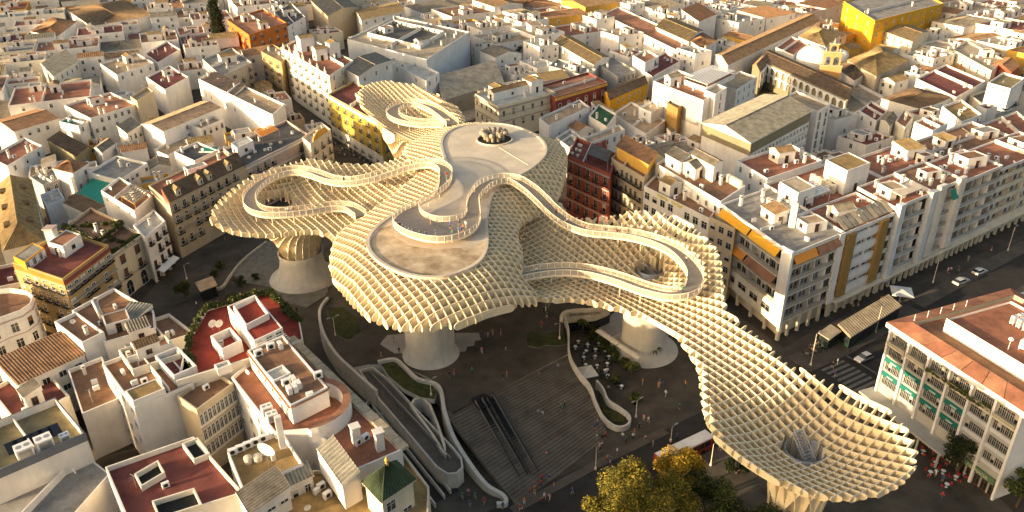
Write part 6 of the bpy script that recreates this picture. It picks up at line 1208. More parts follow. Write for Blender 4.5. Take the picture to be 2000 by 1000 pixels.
# ------------------------------------------------------------------ plaza levels, stairs, ramps
ZP = 4.0
def flatpoly(name, px, z, m, kind='structure', z0=None, mside=None):
    P = ccw([W(x, y, z) for x, y in px]); mb = MB()
    if z0 is None: mb.face(P)
    else: mb.prism(P, z0, z, 1 if mside else 0, 0)
    return tag(mb.build(name, [m, mside] if mside else m), kind=kind)
UPP = [(700, 480), (660, 540), (630, 585), (622, 612), (632, 650), (655, 688), (690, 718), (720, 712), (755, 712), (800, 722), (838, 738), (860, 765), (866, 800), (885, 808), (1112, 690), (1104, 660), (1098, 628), (1105, 612), (1128, 605), (1160, 603), (1188, 592), (1200, 540), (1150, 470), (900, 380)]
flatpoly('upper_plaza', UPP, ZP, M_PAVE, z0=0.0, mside=M_CONC)
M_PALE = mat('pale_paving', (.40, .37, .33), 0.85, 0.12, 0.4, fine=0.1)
# stepped pale paving round the foot
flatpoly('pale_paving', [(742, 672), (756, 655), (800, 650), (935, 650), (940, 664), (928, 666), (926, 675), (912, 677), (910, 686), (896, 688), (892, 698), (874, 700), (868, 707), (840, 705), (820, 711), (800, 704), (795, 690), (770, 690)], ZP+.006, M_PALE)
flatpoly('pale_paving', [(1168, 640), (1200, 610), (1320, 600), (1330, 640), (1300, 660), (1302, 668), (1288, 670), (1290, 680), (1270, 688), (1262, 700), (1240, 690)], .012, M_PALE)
def curvewall(name, px, h, t, m, label=None, cat='wall', base=0.0, n=5):
    """px: (x, y, ztop) along the wall"""
    c = spline([W(*p) for p in px], n); L = []; Rr = []
    for i, p in enumerate(c):
        d = c[min(i+1, len(c)-1)]-c[max(i-1, 0)]; d.z = 0; d.normalize(); nn = Vector((-d.y, d.x, 0))*t; L.append(p+nn); Rr.append(p-nn)
    mb = MB(); V = lambda p, z: (p.x, p.y, z)
    for i in range(len(c)-1):
        a, b, e, f = L[i], L[i+1], Rr[i+1], Rr[i]; z0 = [max(base, q.z-h) for q in (a, b, e, f)]
        mb.face([V(f, f.z), V(e, e.z), V(b, b.z), V(a, a.z)]); mb.face([V(a, a.z), V(b, b.z), V(b, z0[1]), V(a, z0[0])]); mb.face([V(f, z0[3]), V(e, z0[2]), V(e, e.z), V(f, f.z)])
    mb.face([V(L[0], L[0].z), V(L[0], max(base, L[0].z-h)), V(Rr[0], max(base, Rr[0].z-h)), V(Rr[0], Rr[0].z)]); mb.face([V(Rr[-1], Rr[-1].z), V(Rr[-1], max(base, Rr[-1].z-h)), V(L[-1], max(base, L[-1].z-h)), V(L[-1], L[-1].z)])
    o = mb.build(name, m, off=c[0])
    o.location = c[0]
    return tag(o, label, cat)
curvewall('low_wall', [(640, 580, 4.6), (624, 605, 4.8), (630, 645, 4.8), (655, 688, 4.8), (690, 722, 4.8), (735, 762, 4.8)], 4.8, .3, M_CONC, 'long curved concrete parapet along the left edge of the upper plaza')
curvewall('low_wall', [(738, 705, 4.7), (770, 700, 4.7), (790, 715, 4.7), (815, 738, 4.7), (850, 748, 4.7), (862, 765, 4.6), (868, 800, 4.6), (885, 850, 3.6), (915, 900, 2.6), (950, 945, 1.6), (982, 965, 1.0), (988, 980, .9), (970, 982, .9)], 4.7, .35, M_CONC, 'wavy concrete wall running down the left side of the grand stairs')
curvewall('low_wall', [(1100, 612, 5.2), (1110, 640, 5.2), (1112, 690, 5.0), (1130, 725, 4.4), (1152, 752, 3.6), (1164, 785, 2.6), (1180, 815, 1.6), (1205, 832, 1.2), (1226, 828, 1.2), (1230, 812, 1.3), (1212, 796, 1.5), (1188, 780, 1.8), (1178, 758, 2.0), (1165, 742, 2.2)], 5.0, .2, M_CONC, 'wavy concrete wall looping round the planter beside the cafe')
ew = curvewall('curved_wall', [(1096, 618, 5.4), (1104, 608, 5.4), (1128, 604, 5.4), (1160, 602, 5.4), (1190, 590, 5.4)], 3.2, .35, WALL['cream'], 'curved cream wall lettered with the plaza name')
_a, _b = W(1118, 605.5, 5.4), W(1164, 602, 5.4); _d = (_b-_a).normalized(); _n = Vector((_d.y, -_d.x, 0)); _p = (_a+_b)/2+_n*.75; letters(ew, 'ENCARNACION', Vector((_p.x, _p.y, 4.25)), _d, _n, .7, M_BLACK)
me_ = empty('market_entrance', W(1140, 604, 0)); tag(me_, 'market entrance void, its dark shade painted as panels beneath the lettered cream wall', 'entrance')
_c = spline([W(x, y, 5.4) for x, y in [(1096, 618), (1104, 608), (1128, 604), (1160, 602), (1190, 590)]], 4)
for a, b in zip(_c, _c[1:]):
    d = (b-a); d.z = 0; n = Vector((d.y, -d.x, 0)).normalized()*.42; m_ = MB(); m_.prism(ccw([Vector((q.x, q.y, 0)) for q in (a, b, b+n, a+n)]), .02, 2.15, 0); m_.build('void_shade_panel', M_GLASS, me_)  # dark panels paint the shade of the void under the wall
flatpoly('lawn', [(1027, 655), (1035, 648), (1065, 652), (1085, 648), (1103, 655), (1107, 672), (1090, 676), (1065, 674), (1050, 680), (1030, 675)], ZP+.05, M_GRASS, z0=ZP, mside=M_CONC)
flatpoly('lawn', [(745, 712), (775, 705), (800, 722), (840, 745), (852, 765), (848, 780), (820, 775), (790, 760), (760, 735)], ZP+.05, M_GRASS, z0=ZP-1, mside=M_CONC)
flatpoly('lawn', [(640, 600), (670, 600), (700, 625), (705, 650), (680, 665), (650, 650)], ZP+.05, M_GRASS, z0=ZP, mside=M_CONC)
flatpoly('sunken_bed', [(1165, 750), (1178, 760), (1186, 780), (1210, 797), (1224, 812), (1218, 824), (1195, 824), (1178, 805), (1170, 780)], .3, M_GRASS, z0=.0)
# grand stairs
tA, tB, bA, bB = W(872, 812, ZP), W(1113, 692, ZP), W(1010, 990, 0), W(1190, 852, 0)
st = empty('grand_stairs', ((tA+tB)/2-Vector((0, 0, ZP)))); tag(st, kind='structure')
NS = 30
for i in range(NS):
    t0, t1 = i/NS, (i+1)/NS; z = ZP-(i+.0)*ZP/NS; a, b, c, d = lerp(tA, bA, t0), lerp(tB, bB, t0), lerp(tB, bB, t1), lerp(tA, bA, t1); mb = MB(); mb.prism(ccw([a, b, c, d]), max(0.0, z-.9), z, 0); mb.build('step', M_STEP if i % 10 else M_SIDE, st)
def escalator(px0, px1, label):
    a, b = W(*px0), W(*px1); d = (b-a); dh = Vector((d.x, d.y, 0)).normalized(); n = Vector((-dh.y, dh.x, 0)); r = empty('escalator', (a.x, a.y, 0)); tag(r, label, 'escalator')
    mb = MB(); mb.face([a-n*.55+Vector((0, 0, .25)), b-n*.55+Vector((0, 0, .25)), b+n*.55+Vector((0, 0, .25)), a+n*.55+Vector((0, 0, .25))]); mb.build('belt', M_BLACK, r)
    for s in (-1, 1):
        o = n*.75*s; mb = MB(); mb.face([a+o, b+o, b+o+Vector((0, 0, 1)), a+o+Vector((0, 0, 1))]); mb.face([a+o*.9, b+o*.9, b+o*.9+Vector((0, 0, 1)), a+o*.9+Vector((0, 0, 1))]); mb.build('balustrade', M_METAL, r); mb = MB(); mb.tube([a+o-dh*.9+Vector((0, 0, .95)), a+o+Vector((0, 0, 1.08)), b+o+Vector((0, 0, 1.08)), b+o+dh*.9+Vector((0, 0, .95))], .09, 6); mb.build('handrail', M_BLACK, r)
escalator((935, 785, ZP), (1018, 930, .1), 'dark escalator beside the grand stairs, inner flight'); escalator((958, 780, ZP), (1040, 925, .1), 'dark escalator beside the grand stairs, outer flight')
flatpoly('escalator_landing', [(920, 778), (945, 768), (962, 776), (968, 790), (935, 800)], ZP+.12, M_BLACK, z0=ZP)
# ramp tongue at the left with rounded end, and sunken service ramp
rp = W(800, 820, 3.4); tg = empty('concrete_ramp', (rp.x, rp.y, 0)); tag(tg, 'long concrete ramp tongue with rounded lower end', 'ramp')
RP = ccw([W(x, y, 3.4) for x, y in [(700, 722), (728, 716), (760, 740), (830, 815), (885, 872), (902, 893), (905, 912), (893, 924), (874, 926), (852, 912), (800, 850), (740, 780)]]); walls(tg, RP, 0, 3.4, .7, M_CONC, M_STEP, None, .3, 'side_wall', 'ramp_deck')
_a, _b = W(722, 730, 2.75), W(880, 900, 2.75); _d = (_b-_a).normalized(); _n = Vector((-_d.y, _d.x, 0)); mb = MB(); mb.box((_a+_b)/2, (_b-_a)/2, _n*.07, .9); mb.build('middle_rail', M_METAL, tg)
sr = empty('service_ramp', W(790, 880)); tag(sr, 'dark sunken service ramp between the apartment block and the ramp tongue', 'ramp')
for k, (x0, y0, x1, y1) in enumerate(((728, 792, 868, 968), (745, 784, 880, 958), (712, 800, 850, 985))):
    a, b = W(x0, y0, .8), W(x1, y1, .8); d = (b-a).normalized(); n = Vector((-d.y, d.x, 0)); mb = MB(); mb.box(Vector(((a.x+b.x)/2, (a.y+b.y)/2, 0)), (b-a)/2, n*.14, .95); mb.build('kerb_wall', M_CONC, sr)
mb = MB(); a, b = W(722, 790, .03), W(872, 972, .03); d = (b-a).normalized(); n = Vector((-d.y, d.x, 0)); mb.face([(q.x, q.y, .03) for q in (a-n*2.6, b-n*2.6, b+n*2.6, a+n*2.6)]); mb.build('ramp_surface', M_ASPH, sr)
mb = MB(); c = W(742, 790, 1.2); mb.lathe((c.x, c.y, 0), [(3.0, 0), (3.0, 1.2), (2.7, 1.2), (2.7, .1)], 24, 0, False); mb.build('round_end', M_CONC, sr)
el = empty('oval_light_well', W(835, 820, 0)); tag(el, 'cream walled oval light well sunk beside the ramp', 'light well')
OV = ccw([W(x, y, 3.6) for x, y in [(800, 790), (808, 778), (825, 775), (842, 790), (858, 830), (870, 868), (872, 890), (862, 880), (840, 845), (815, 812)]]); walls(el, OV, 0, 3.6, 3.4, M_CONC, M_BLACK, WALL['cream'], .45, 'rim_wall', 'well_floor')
# curved paving left of the canopy base
flatpoly('stone_terrace', [(450, 535), (475, 505), (520, 472), (560, 460), (640, 520), (640, 575), (600, 600), (560, 590), (528, 560), (480, 552)], .25, mat('terrace_paving', (.20, .19, .155), .8, .25, .5, fine=.15), z0=.0)
curvewall('low_wall', [(395, 560, .9), (430, 560, .9), (450, 535, .9), (475, 505, .9), (520, 470, .9)], .9, .15, M_CONC, 'thin curved kerb wall round the stone terrace by the left canopy base')
# ------------------------------------------------------------------ trees and plants
LEAF = dict(gold=[leafm('leaf_olive', (.24, .20, .025)), leafm('leaf_sunlit_gold', (.48, .33, .025)), leafm('leaf_green', (.07, .085, .015))], green=[leafm('leaf_fresh', (.11, .13, .02)), leafm('leaf_dark', (.03, .045, .012)), leafm('leaf_green', (.07, .085, .015))], dark=[leafm('leaf_dark', (.03, .045, .012)), leafm('leaf_deep', (.018, .028, .010)), leafm('leaf_green', (.07, .085, .015))], orange=[leafm('leaf_sunlit_amber', (.75, .44, .03)), leafm('leaf_sunlit_gold', (.42, .27, .02)), leafm('leaf_olive', (.20, .17, .02))])  # amber and gold paint the low sun's glow into the leaves
M_BARK = mat('bark', (.10, .07, .045), .95, .3, 3.0)
def tree(name, label, c, h, rad, pal, n=3200, seed=1, leaf=.26, group=None, shape='round', trunk_h=.35):
    rg = random.Random(seed); r = empty(name, (c.x, c.y, c.z)); tag(r, label, 'tree', group); mb = MB(); zt = h*trunk_h
    mb.tube([(c.x, c.y, c.z), (c.x+.1, c.y, c.z+zt*.6), (c.x, c.y+.1, c.z+zt*1.2), (c.x, c.y, c.z+h*.7)], .04*h*.5+.12, 8, 0, .05); cl = []
    for i in range(14 if shape == 'round' else 20):
        if shape == 'round':
            a = rg.uniform(0, 6.28); e = rg.uniform(-.45, 1); rr = rad*rg.uniform(.35, .78); p = Vector((math.cos(a)*rr*math.sqrt(max(.05, 1-e*e*.8)), math.sin(a)*rr*math.sqrt(max(.05, 1-e*e*.8)), c.z*0+zt+(h-zt)*(.42+.40*e))); s = rad*rg.uniform(.24, .42)
        else:
            t = i/19; w = rad*(math.sin(math.pi*min(1, t*.93+.07))**.6); a = rg.uniform(0, 6.28); p = Vector((math.cos(a)*w*.12, math.sin(a)*w*.12, zt+(h-zt)*t)); s = max(.3, w*.62)
        cl.append((p, s))
        if shape == 'round': mb.tube([(c.x, c.y, c.z+zt*rg.uniform(.7, 1.2)), (c.x+p.x*.5, c.y+p.y*.5, c.z+lerp(zt, p.z, .6)), (c.x+p.x, c.y+p.y, c.z+p.z)], .09, 5, 0, .03)
    mb.build('trunk', M_BARK, r)
    V = []; F = []; MI = []
    for i in range(n):
        p, s = cl[rg.randrange(len(cl))]; d = Vector((rg.gauss(0, 1), rg.gauss(0, 1), rg.gauss(0, 1))).normalized(); q = p+d*s*(rg.random()**.45); q.x += 0
        a = Vector((rg.gauss(0, 1), rg.gauss(0, 1), rg.gauss(0, .6))).normalized(); b = a.cross(Vector((rg.gauss(0, 1), rg.gauss(0, 1), rg.gauss(0, 1)))).normalized(); l = leaf*rg.uniform(.6, 1.3)
        k = len(V); V += [tuple(q-a*l), tuple(q+b*l*.55), tuple(q+a*l), tuple(q-b*l*.55)]; F.append((k, k+1, k+2, k+3)); MI.append(0 if rg.random() < .55 else rg.choice((1, 2)))
    me = bpy.data.meshes.new('crown'); me.from_pydata(V, [], F)
    for m_ in LEAF[pal]: me.materials.append(m_)
    me.polygons.foreach_set('material_index', MI); o = bpy.data.objects.new('crown', me); COL.objects.link(o); o.parent = r; return r
tree('plane_tree', 'tree with sun glow painted into its yellow-orange leaves beside the white bus', W(1318, 1000, 0), 13.5, 4.4, 'orange', 11000, 1, .17)
tree('plane_tree', 'olive-gold tree at the plaza edge next to the road', W(1215, 1050, 0), 14, 6.4, 'gold', 17000, 2, .17)
tree('plane_tree', 'mixed green and gold tree in the middle of the roadside clump', W(1285, 1060, 0), 12.5, 6.0, 'gold', 16000, 3, .17)
tree('plane_tree', 'green tree between the gold trees and the dark trees', W(1372, 1035, 0), 10.5, 5.4, 'green', 14000, 4, .17)
tree('plane_tree', 'dark green tree at the foot of the canopy tail', W(1462, 1080, 0), 9.5, 5.8, 'dark', 15000, 5, .17)
tree('plane_tree', 'leafy green tree in front of the canopy tail trunk', W(1415, 1080, 0), 9.5, 5.0, 'green', 13000, 6, .17)
tree('plane_tree', 'fresh green tree right of the dark roadside trees', W(1505, 1095, 0), 9, 4.6, 'green', 11000, 61, .17)
tree('plane_tree', 'gold-tipped tree at the outer end of the roadside clump', W(1178, 1085, 0), 12, 4.6, 'gold', 11000, 62, .17)
tree('round_tree', 'round dark clipped tree under the edge of the canopy tail', W(1438, 925, 0), 3.4, 2.3, 'dark', 2600, 7, .16, trunk_h=.2)
tree('round_tree', 'round clipped tree on the left square beside the kiosk', W(362, 582, 0), 4.4, 2.6, 'green', 2800, 8, .17, trunk_h=.25)
tree('street_tree', 'dark tree over the red cafe chairs by the office block', W(1868, 925, 0), 8, 4.2, 'dark', 4200, 9, .22)
tree('street_tree', 'dark tree at the pharmacy corner of the office block', W(1985, 990, 0), 7, 3.6, 'green', 3600, 10, .22)
for i, (x, y, h, rd) in enumerate(((432, 528, 2.6, 1.8), (470, 562, 3.4, 2.0), (455, 590, 2.4, 1.5), (500, 548, 2.0, 1.3), (418, 540, 1.8, 1.2))): tree('garden_tree', ['low olive shrub inside the curved kerb', 'bushy dark shrub beside the stone terrace', 'small shrub below the red terrace plants', 'little bush near the concrete skirt', 'sparse shrub next to the olive shrub'][i], W(x, y, 0), h, rd, 'dark' if i % 2 else 'green', 1100, 20+i, .15, trunk_h=.15)
for i, (x, y) in enumerate(((892, 216), (905, 206), (884, 205), (880, 196))): tree('garden_tree', ['small tree on the sandy plot behind the far bowl', 'bushy tree beside the arched palace plot', 'leafy tree against the barrel hall wall', 'low tree at the barrel hall corner'][i], W(x, y, 0), 5, 3.2, 'green', 1200, 30+i, .24)
flatpoly('sand_plot', [(880, 205), (925, 190), (945, 225), (905, 240)], .014, DECK['sand'])
tree('cypress', 'very tall dark cypress beside the orange townhouse', W(433, 100, 0), 30, 6.2, 'dark', 14000, 40, .4, shape='cone', trunk_h=.06)
tree('cypress', 'small dark tree below the saffron yellow palace', W(1728, 92, 0), 8, 4, 'dark', 2000, 41, .3, trunk_h=.15)
for i, (x, y) in enumerate(((1300, 48), (640, 108), (1010, 95), (1250, 40), (90, 108), (300, 170), (1420, 20), (1850, 70))): tree('courtyard_tree', ['courtyard tree behind the convent wing', 'courtyard tree behind the ornate white building', 'courtyard tree beyond the barrel hall', 'courtyard tree at the convent garden', 'garden tree near the striped shade roof', 'garden tree near the red deck terrace', 'far tree beyond the convent', 'garden tree near the cream mansion'][i], W(x, y, 6)-Vector((0, 0, 6)), 9, 3.4, 'green' if i % 2 else 'dark', 1300, 50+i, .32)
def palm(label, c, h, seed):
    rg = random.Random(seed); r = empty('palm_tree', (c.x, c.y, c.z)); tag(r, label, 'palm'); mb = MB(); mb.tube([c, c+Vector((.1, 0, h*.5)), c+Vector((0, .1, h))], .16, 7, 0, .12); mb.build('trunk', M_BARK, r)
    for i in range(14):
        a = 6.28*i/14+rg.uniform(-.2, .2); d = Vector((math.cos(a), math.sin(a), 0)); n = Vector((-d.y, d.x, 0)); L = rg.uniform(1.3, 1.9); up = rg.uniform(.1, .8); pts = [c+Vector((0, 0, h))+d*L*t+Vector((0, 0, up*math.sin(t*2.2)*1.2-t*t*1.0)) for t in (0, .25, .5, .75, 1)]; mb = MB()
        for k in range(4): w0, w1 = (.05, .2, .22, .15)[k], (.2, .22, .15, .02)[k]; mb.face([pts[k]-n*w0, pts[k+1]-n*w1, pts[k+1]+n*w1, pts[k]+n*w0])
        mb.build('frond', LEAF['green'][0], r)
palm('young palm on the pale paving by the drum base', W(1277, 700, 0), 2.6, 1); palm('palm in a pot beside the cafe planters', W(1232, 732, 0), 2.6, 2); palm('palm behind the lettered cream wall', W(1138, 650, 0), 2.8, 3)
def potplant(label, px, py, z, s=1.0, seed=1, group=None):
    c = W(px, py, z); r = empty('potted_plant', c); tag(r, label, 'plant', group); mb = MB(); mb.lathe(c, [(.3*s, 0), (.42*s, .6*s), (.36*s, .6*s)], 10); mb.build('pot', M_BLACK, r); inst('foliage', ME_BUSH[seed % 3], r, c+Vector((0, 0, .5*s)), seed, (1.5*s, 1.5*s, 1.6*s))
rg = random.Random(77)
for i in range(22): t = i/21; potplant('potted shrub in the row screening the cafe terrace', lerp(1150, 1235, t)+rg.uniform(-12, 6), lerp(645, 728, t)+rg.uniform(-4, 4), 0, rg.uniform(.8, 1.3), i, 'potted shrubs of the cafe terrace')
potplant('lone potted tree standing on the open plaza', 1240, 788, 0, 1.6, 3); potplant('clipped pot shrub beside the looping wall', 1202, 750, 0, 1.4, 4)
# ------------------------------------------------------------------ street furniture
def kiosk(name, label, px, z, body, roofm, cat, ribs=0):
    q = [W(x, y, z) for x, y in px]
    if len(q) == 3: q.append(q[0]+q[2]-q[1])
    q = ccw(q); c = sum(q, Vector())/4; r = empty(name, (c.x, c.y, 0)); tag(r, label, cat); b = inset(q, .35); mb = MB(); mb.prism(b, 0, z-.15, 0); mb.build('body', body, r)
    mb = MB(); mb.prism(q, z-.15, z+.08, 0, None, True); mb.build('roof', roofm, r)
    for i in range(ribs): t = (i+.5)/ribs; a, e = lerp(q[1], q[2], t), lerp(q[0], q[3], t); d = (e-a); w = (q[2]-q[1])*(.25/ribs); mb = MB(); mb.box(Vector(((a.x+e.x)/2, (a.y+e.y)/2, z+.085)), d*.5, w, .12); mb.build('roof_rib', DECK['sand'], r)
    for k in range(4): mb = MB(); a, e = b[k], b[(k+1) % 4]; d = (e-a).normalized(); n = Vector((d.y, -d.x, 0)); mb.prism(ccw([a+d*.3, e-d*.3, e-d*.3+n*.04, a+d*.3+n*.04]), .9, z-.5, 0); mb.build('window', M_GLASS, r)
    return r
kiosk('bus_shelter', 'long market stall row with ribbed tan roof along the street', [(1636, 634), (1661, 660), (1762, 598)], 3.4, plain('darkgreen', (.02, .05, .03)), DECK['sand'], 'kiosk', 26)
kiosk('news_kiosk', 'small square news kiosk with pale roof beside the stall row', [(1598, 650), (1620, 664), (1644, 647)], 3.2, plain('darkgreen', (.02, .05, .03)), DECK['sand'], 'kiosk')
kiosk('flower_kiosk', 'kiosk with flat brown roof on the left square', [(381, 552), (391, 570), (425, 557)], 3.2, M_BLACK, DECK['tan'], 'kiosk')
# cafe awning strips
for k, (x0, y0, x1, y1) in enumerate(((1168, 643, 1208, 670), (1210, 671, 1250, 698))):
    a, b = W(x0, y0, 3.4), W(x1, y1, 3.4); d = (b-a).normalized(); n = Vector((-d.y, d.x, 0)); r = empty('long_awning', ((a.x+b.x)/2, (a.y+b.y)/2, 0)); tag(r, ['cream ridge awning strip over the cafe, end by the wall', 'cream ridge awning strip over the cafe, end by the palm'][k], 'awning')
    for s in (-1, 1): awning(r, [a, b, b+n*.8*s, a+n*.8*s], [3.4, 3.4, 3.15, 3.15], WALL['ivory'], 'cloth')
    for t in (.05, .95): p = lerp(a, b, t); mb = MB(); mb.tube([(p.x, p.y, 0), (p.x, p.y, 3.3)], .06, 5); mb.build('post', M_METAL, r)
def parasol_sq(label, px, py, hw, m, z=2.8, rot=.5, name='cafe_parasol'):
    c = W(px, py, z); r = empty(name, (c.x, c.y, 0), 0); tag(r, label, 'parasol'); mb = MB(); mb.tube([(c.x, c.y, 0), (c.x, c.y, z+.3)], .05, 6); mb.lathe((c.x, c.y, 0), [(.4, 0), (.4, .12), (.05, .15)], 10); mb.build('pole', M_METAL, r)
    mb = MB(); q = [Vector((c.x+hw*1.41*math.cos(rot+a), c.y+hw*1.41*math.sin(rot+a), z-.25)) for a in (0, math.pi/2, math.pi, 3*math.pi/2)]; t = Vector((c.x, c.y, z+.35))
    for i in range(4): mb.face([q[i], q[(i+1) % 4], t]); mb.face([q[i]-Vector((0, 0, .25)), q[(i+1) % 4]-Vector((0, 0, .25)), q[(i+1) % 4], q[i]])
    mb.build('cloth', m, r)
parasol_sq('square cream parasol by the wavy stair wall', 1145, 724, 1.9, WALL['ivory'], rot=1.1); parasol_sq('white square tent parasol on the street pavement', 1762, 567, 2.4, WALL['bright'], 3.0)
# tables and chairs
def _mk_chair(m):
    mb = MB(); mb.abox(-.22, .22, -.22, .22, .42, .47, 0); mb.abox(-.22, .22, .19, .23, .47, .88, 0)
    for x in (-.19, .19):
        for y in (-.19, .19): mb.abox(x-.02, x+.02, y-.02, y+.02, 0, .42, 1)
    return mb.mesh('chair', [m, M_METAL])
def _mk_table(m):
    mb = MB(); mb.lathe((0, 0, 0), [(.3, 0), (.3, .04), (.04, .06), (.04, .7), (.48, .7), (.48, .75)], 12); return mb.mesh('cafe_table', [m])
M_REDC = plain('red_plastic', (.45, .03, .03))
CH = {'white': _mk_chair(M_WHITE), 'dark': _mk_chair(M_IRON), 'red': _mk_chair(M_REDC), 'mixed': _mk_chair(M_IRON)}; TB = {'white': _mk_table(M_WHITE), 'dark': _mk_table(M_METAL), 'red': _mk_table(M_WHITE), 'mixed': _mk_table(M_WHITE)}
def terrace(px, n, kind, where, seed, z=0.0):
    rg = random.Random(seed); poly = [(p.x, p.y) for p in gp(px, z)]; A = np.array(poly); pl = []
    for _ in range(600):
        p = (rg.uniform(A[:, 0].min(), A[:, 0].max()), rg.uniform(A[:, 1].min(), A[:, 1].max()))
        if inside(poly, [p])[0] and all((p[0]-q[0])**2+(p[1]-q[1])**2 > 4.2 for q in pl): pl.append(p)
        if len(pl) >= n: break
    cn = {'mixed': 'dark metal', 'white': 'white', 'dark': 'dark metal', 'red': 'red'}[kind]
    for x, y in pl:
        tag(inst('cafe_table', TB[kind], None, (x, y, z+.01), 0, (.85, .85, 1)), 'round %s cafe table %s' % ('white' if kind != 'dark' else 'grey', where), 'table', 'tables '+where)
        k = rg.choice([2, 3, 4]); a0 = rg.uniform(0, 6)
        for j in range(k): a = a0+6.28*j/k; tag(inst('chair', CH[kind], None, (x+.8*math.cos(a), y+.8*math.sin(a), z+.01), a-math.pi/2), '%s cafe chair %s' % (cn, where), 'chair', 'chairs '+where)
terrace([(1118, 665), (1160, 660), (1205, 715), (1175, 735), (1130, 710)], 16, 'mixed', 'on the cafe terrace by the wavy wall', 1)
terrace([(1178, 722), (1205, 735), (1215, 760), (1190, 752)], 5, 'mixed', 'beside the looping planter wall', 2)
terrace([(652, 272), (742, 308), (740, 330), (655, 300)], 20, 'dark', 'below the mustard yellow facade', 3)
terrace([(1796, 885), (1850, 880), (1900, 925), (1850, 960), (1815, 935)], 14, 'red', 'under the dark tree by the office block', 4)
terrace([(1560, 690), (1600, 672), (1610, 680), (1570, 702)], 4, 'dark', 'under the street arcade', 5)
# lamps
def lamp(label, px, py, h, z=0.0, head=2):
    c = W(px, py, z); r = empty('street_lamp', c); tag(r, label, 'lamp'); mb = MB(); mb.tube([c, c+Vector((0, 0, h))], .09, 6, 0, .05); mb.lathe(c, [(.22, 0), (.2, .5), (.09, .7)], 8); mb.build('pole', M_RAIL, r)
    for s in range(head): a = .6+math.pi*s; d = Vector((math.cos(a), math.sin(a), 0)); mb = MB(); mb.tube([c+Vector((0, 0, h)), c+Vector((0, 0, h+.25))+d*.9], .05, 5); mb.box(c+Vector((0, 0, h+.2))+d*1.1, d*.35, Vector((-d.y, d.x, 0))*.14, .12); mb.build('lamp_head', M_METAL, r)
for lb, x, y, h, z, hd in (('lamp post on the upper plaza beside the left parapet', 655, 655, 4.5, ZP, 2), ('lamp post by the lawn with a wavy edge', 842, 772, 3.6, ZP, 2), ('lamp post beside the oval lawn', 1093, 662, 4, ZP, 2), ('lamp post on the plaza near the lone potted tree', 1242, 815, 4, 0, 2), ('tall pole at the foot of the grand stairs', 1163, 917, 5.2, 0, 1), ('lamp post beside the bus', 1310, 862, 3.4, 0, 1), ('tall curved lamp by the news kiosk', 1583, 714, 8, 0, 1), ('tall street lamp by the arcade pillars', 1822, 552, 9, 0, 1), ('far street lamp along the arcade', 1968, 490, 7, 0, 1), ('lamp post below the canopy tail', 1388, 910, 5, 0, 1), ('slim lamp post on the stall pavement', 1710, 650, 7, 0, 1), ('lamp post in the left square street', 365, 545, 4, 0, 1)): lamp(lb, x, y, h, z, hd)
# vehicles
def car(label, px, py, az, m, L=4.3, kind='car', z=.02):
    c = W(px, py, z); r = empty(kind, c, 0); tag(r, label, kind if kind != 'van' else 'van'); d = Vector((math.cos(az), math.sin(az), 0)); n = Vector((-d.y, d.x, 0)); V = lambda x, y, zz: c+d*x+n*y+Vector((0, 0, zz))
    w = .86; prof = [(-L/2, .35), (-L/2, .85), (-L/2+.25, .98), (L*.22, .95), (L/2-.1, .78), (L/2, .55), (L/2, .35)]; mb = MB(); k = len(prof)
    ins = [w-.02 if i in (0, 6) else w for i in range(k)]
    for s in (-1, 1): f = [V(x, s*w, zz) for x, zz in prof]; mb.face(f if s < 0 else f[::-1])
    for i in range(k): a, b = prof[i], prof[(i+1) % k]; mb.face([V(a[0], w, a[1]), V(b[0], w, b[1]), V(b[0], -w, b[1]), V(a[0], -w, a[1])])
    mb.build('body', m, r)
    cb = [(-L*.46, .96), (-L*.34, 1.42), (L*.04, 1.45), (L*.22, .94)]; mb = MB(); wi = .7
    for i in range(3): a, b = cb[i], cb[i+1]; wa = w*.97 if i == 0 else wi; wb = w*.97 if i == 2 else wi; mb.face([V(a[0], wa, a[1]), V(b[0], wb, b[1]), V(b[0], -wb, b[1]), V(a[0], -wa, a[1])], 0 if i == 1 else 1)
    for s in (-1, 1): mb.face([V(cb[0][0], s*w*.97, cb[0][1]), V(cb[1][0], s*wi, cb[1][1]), V(cb[2][0], s*wi, cb[2][1]), V(cb[3][0], s*w*.97, cb[3][1])], 1)
    mb.build('cabin', [m, M_GLASS], r)
    for x in (-L*.31, L*.31):
        for s in (-1, 1): mb = MB(); mb.tube([V(x, s*(w-.18), .32), V(x, s*(w+.03), .32)], .32, 12); wo = mb.build('wheel', M_BLACK, r); mb = MB(); mb.tube([V(x, s*(w+.03), .32), V(x, s*(w+.05), .32)], .18, 10); mb.build('rim', M_METAL, wo)
    for s in (-1, 1):
        mb = MB(); mb.box(V(L/2-.05, s*.6, .6), d*.06, n*.16, .14); mb.build('headlight', M_WHITE, r); mb = MB(); mb.box(V(-L/2, s*.6, .68), d*.05, n*.16, .14); mb.build('tail_light', M_REDC, r)
AZR = math.atan2(dA.y, dA.x)
car('silver saloon car waiting at the zebra crossing', 1686, 703, AZR+math.pi, plain('silver_paint', (.45, .45, .46), .3))
car('white van-like car parked on the arcaded street', 1876, 553, AZR, plain('white_carpaint', (.62, .60, .56), .3), 4.8); car('white car parked behind the van on the arcaded street', 1912, 534, AZR, plain('white_carpaint2', (.70, .69, .66), .3), 4.2)
car('white car parked in the garage court', 1965, 218, .4, plain('white_carpaint2', (.70, .69, .66), .3), 4.2, z=8.3)
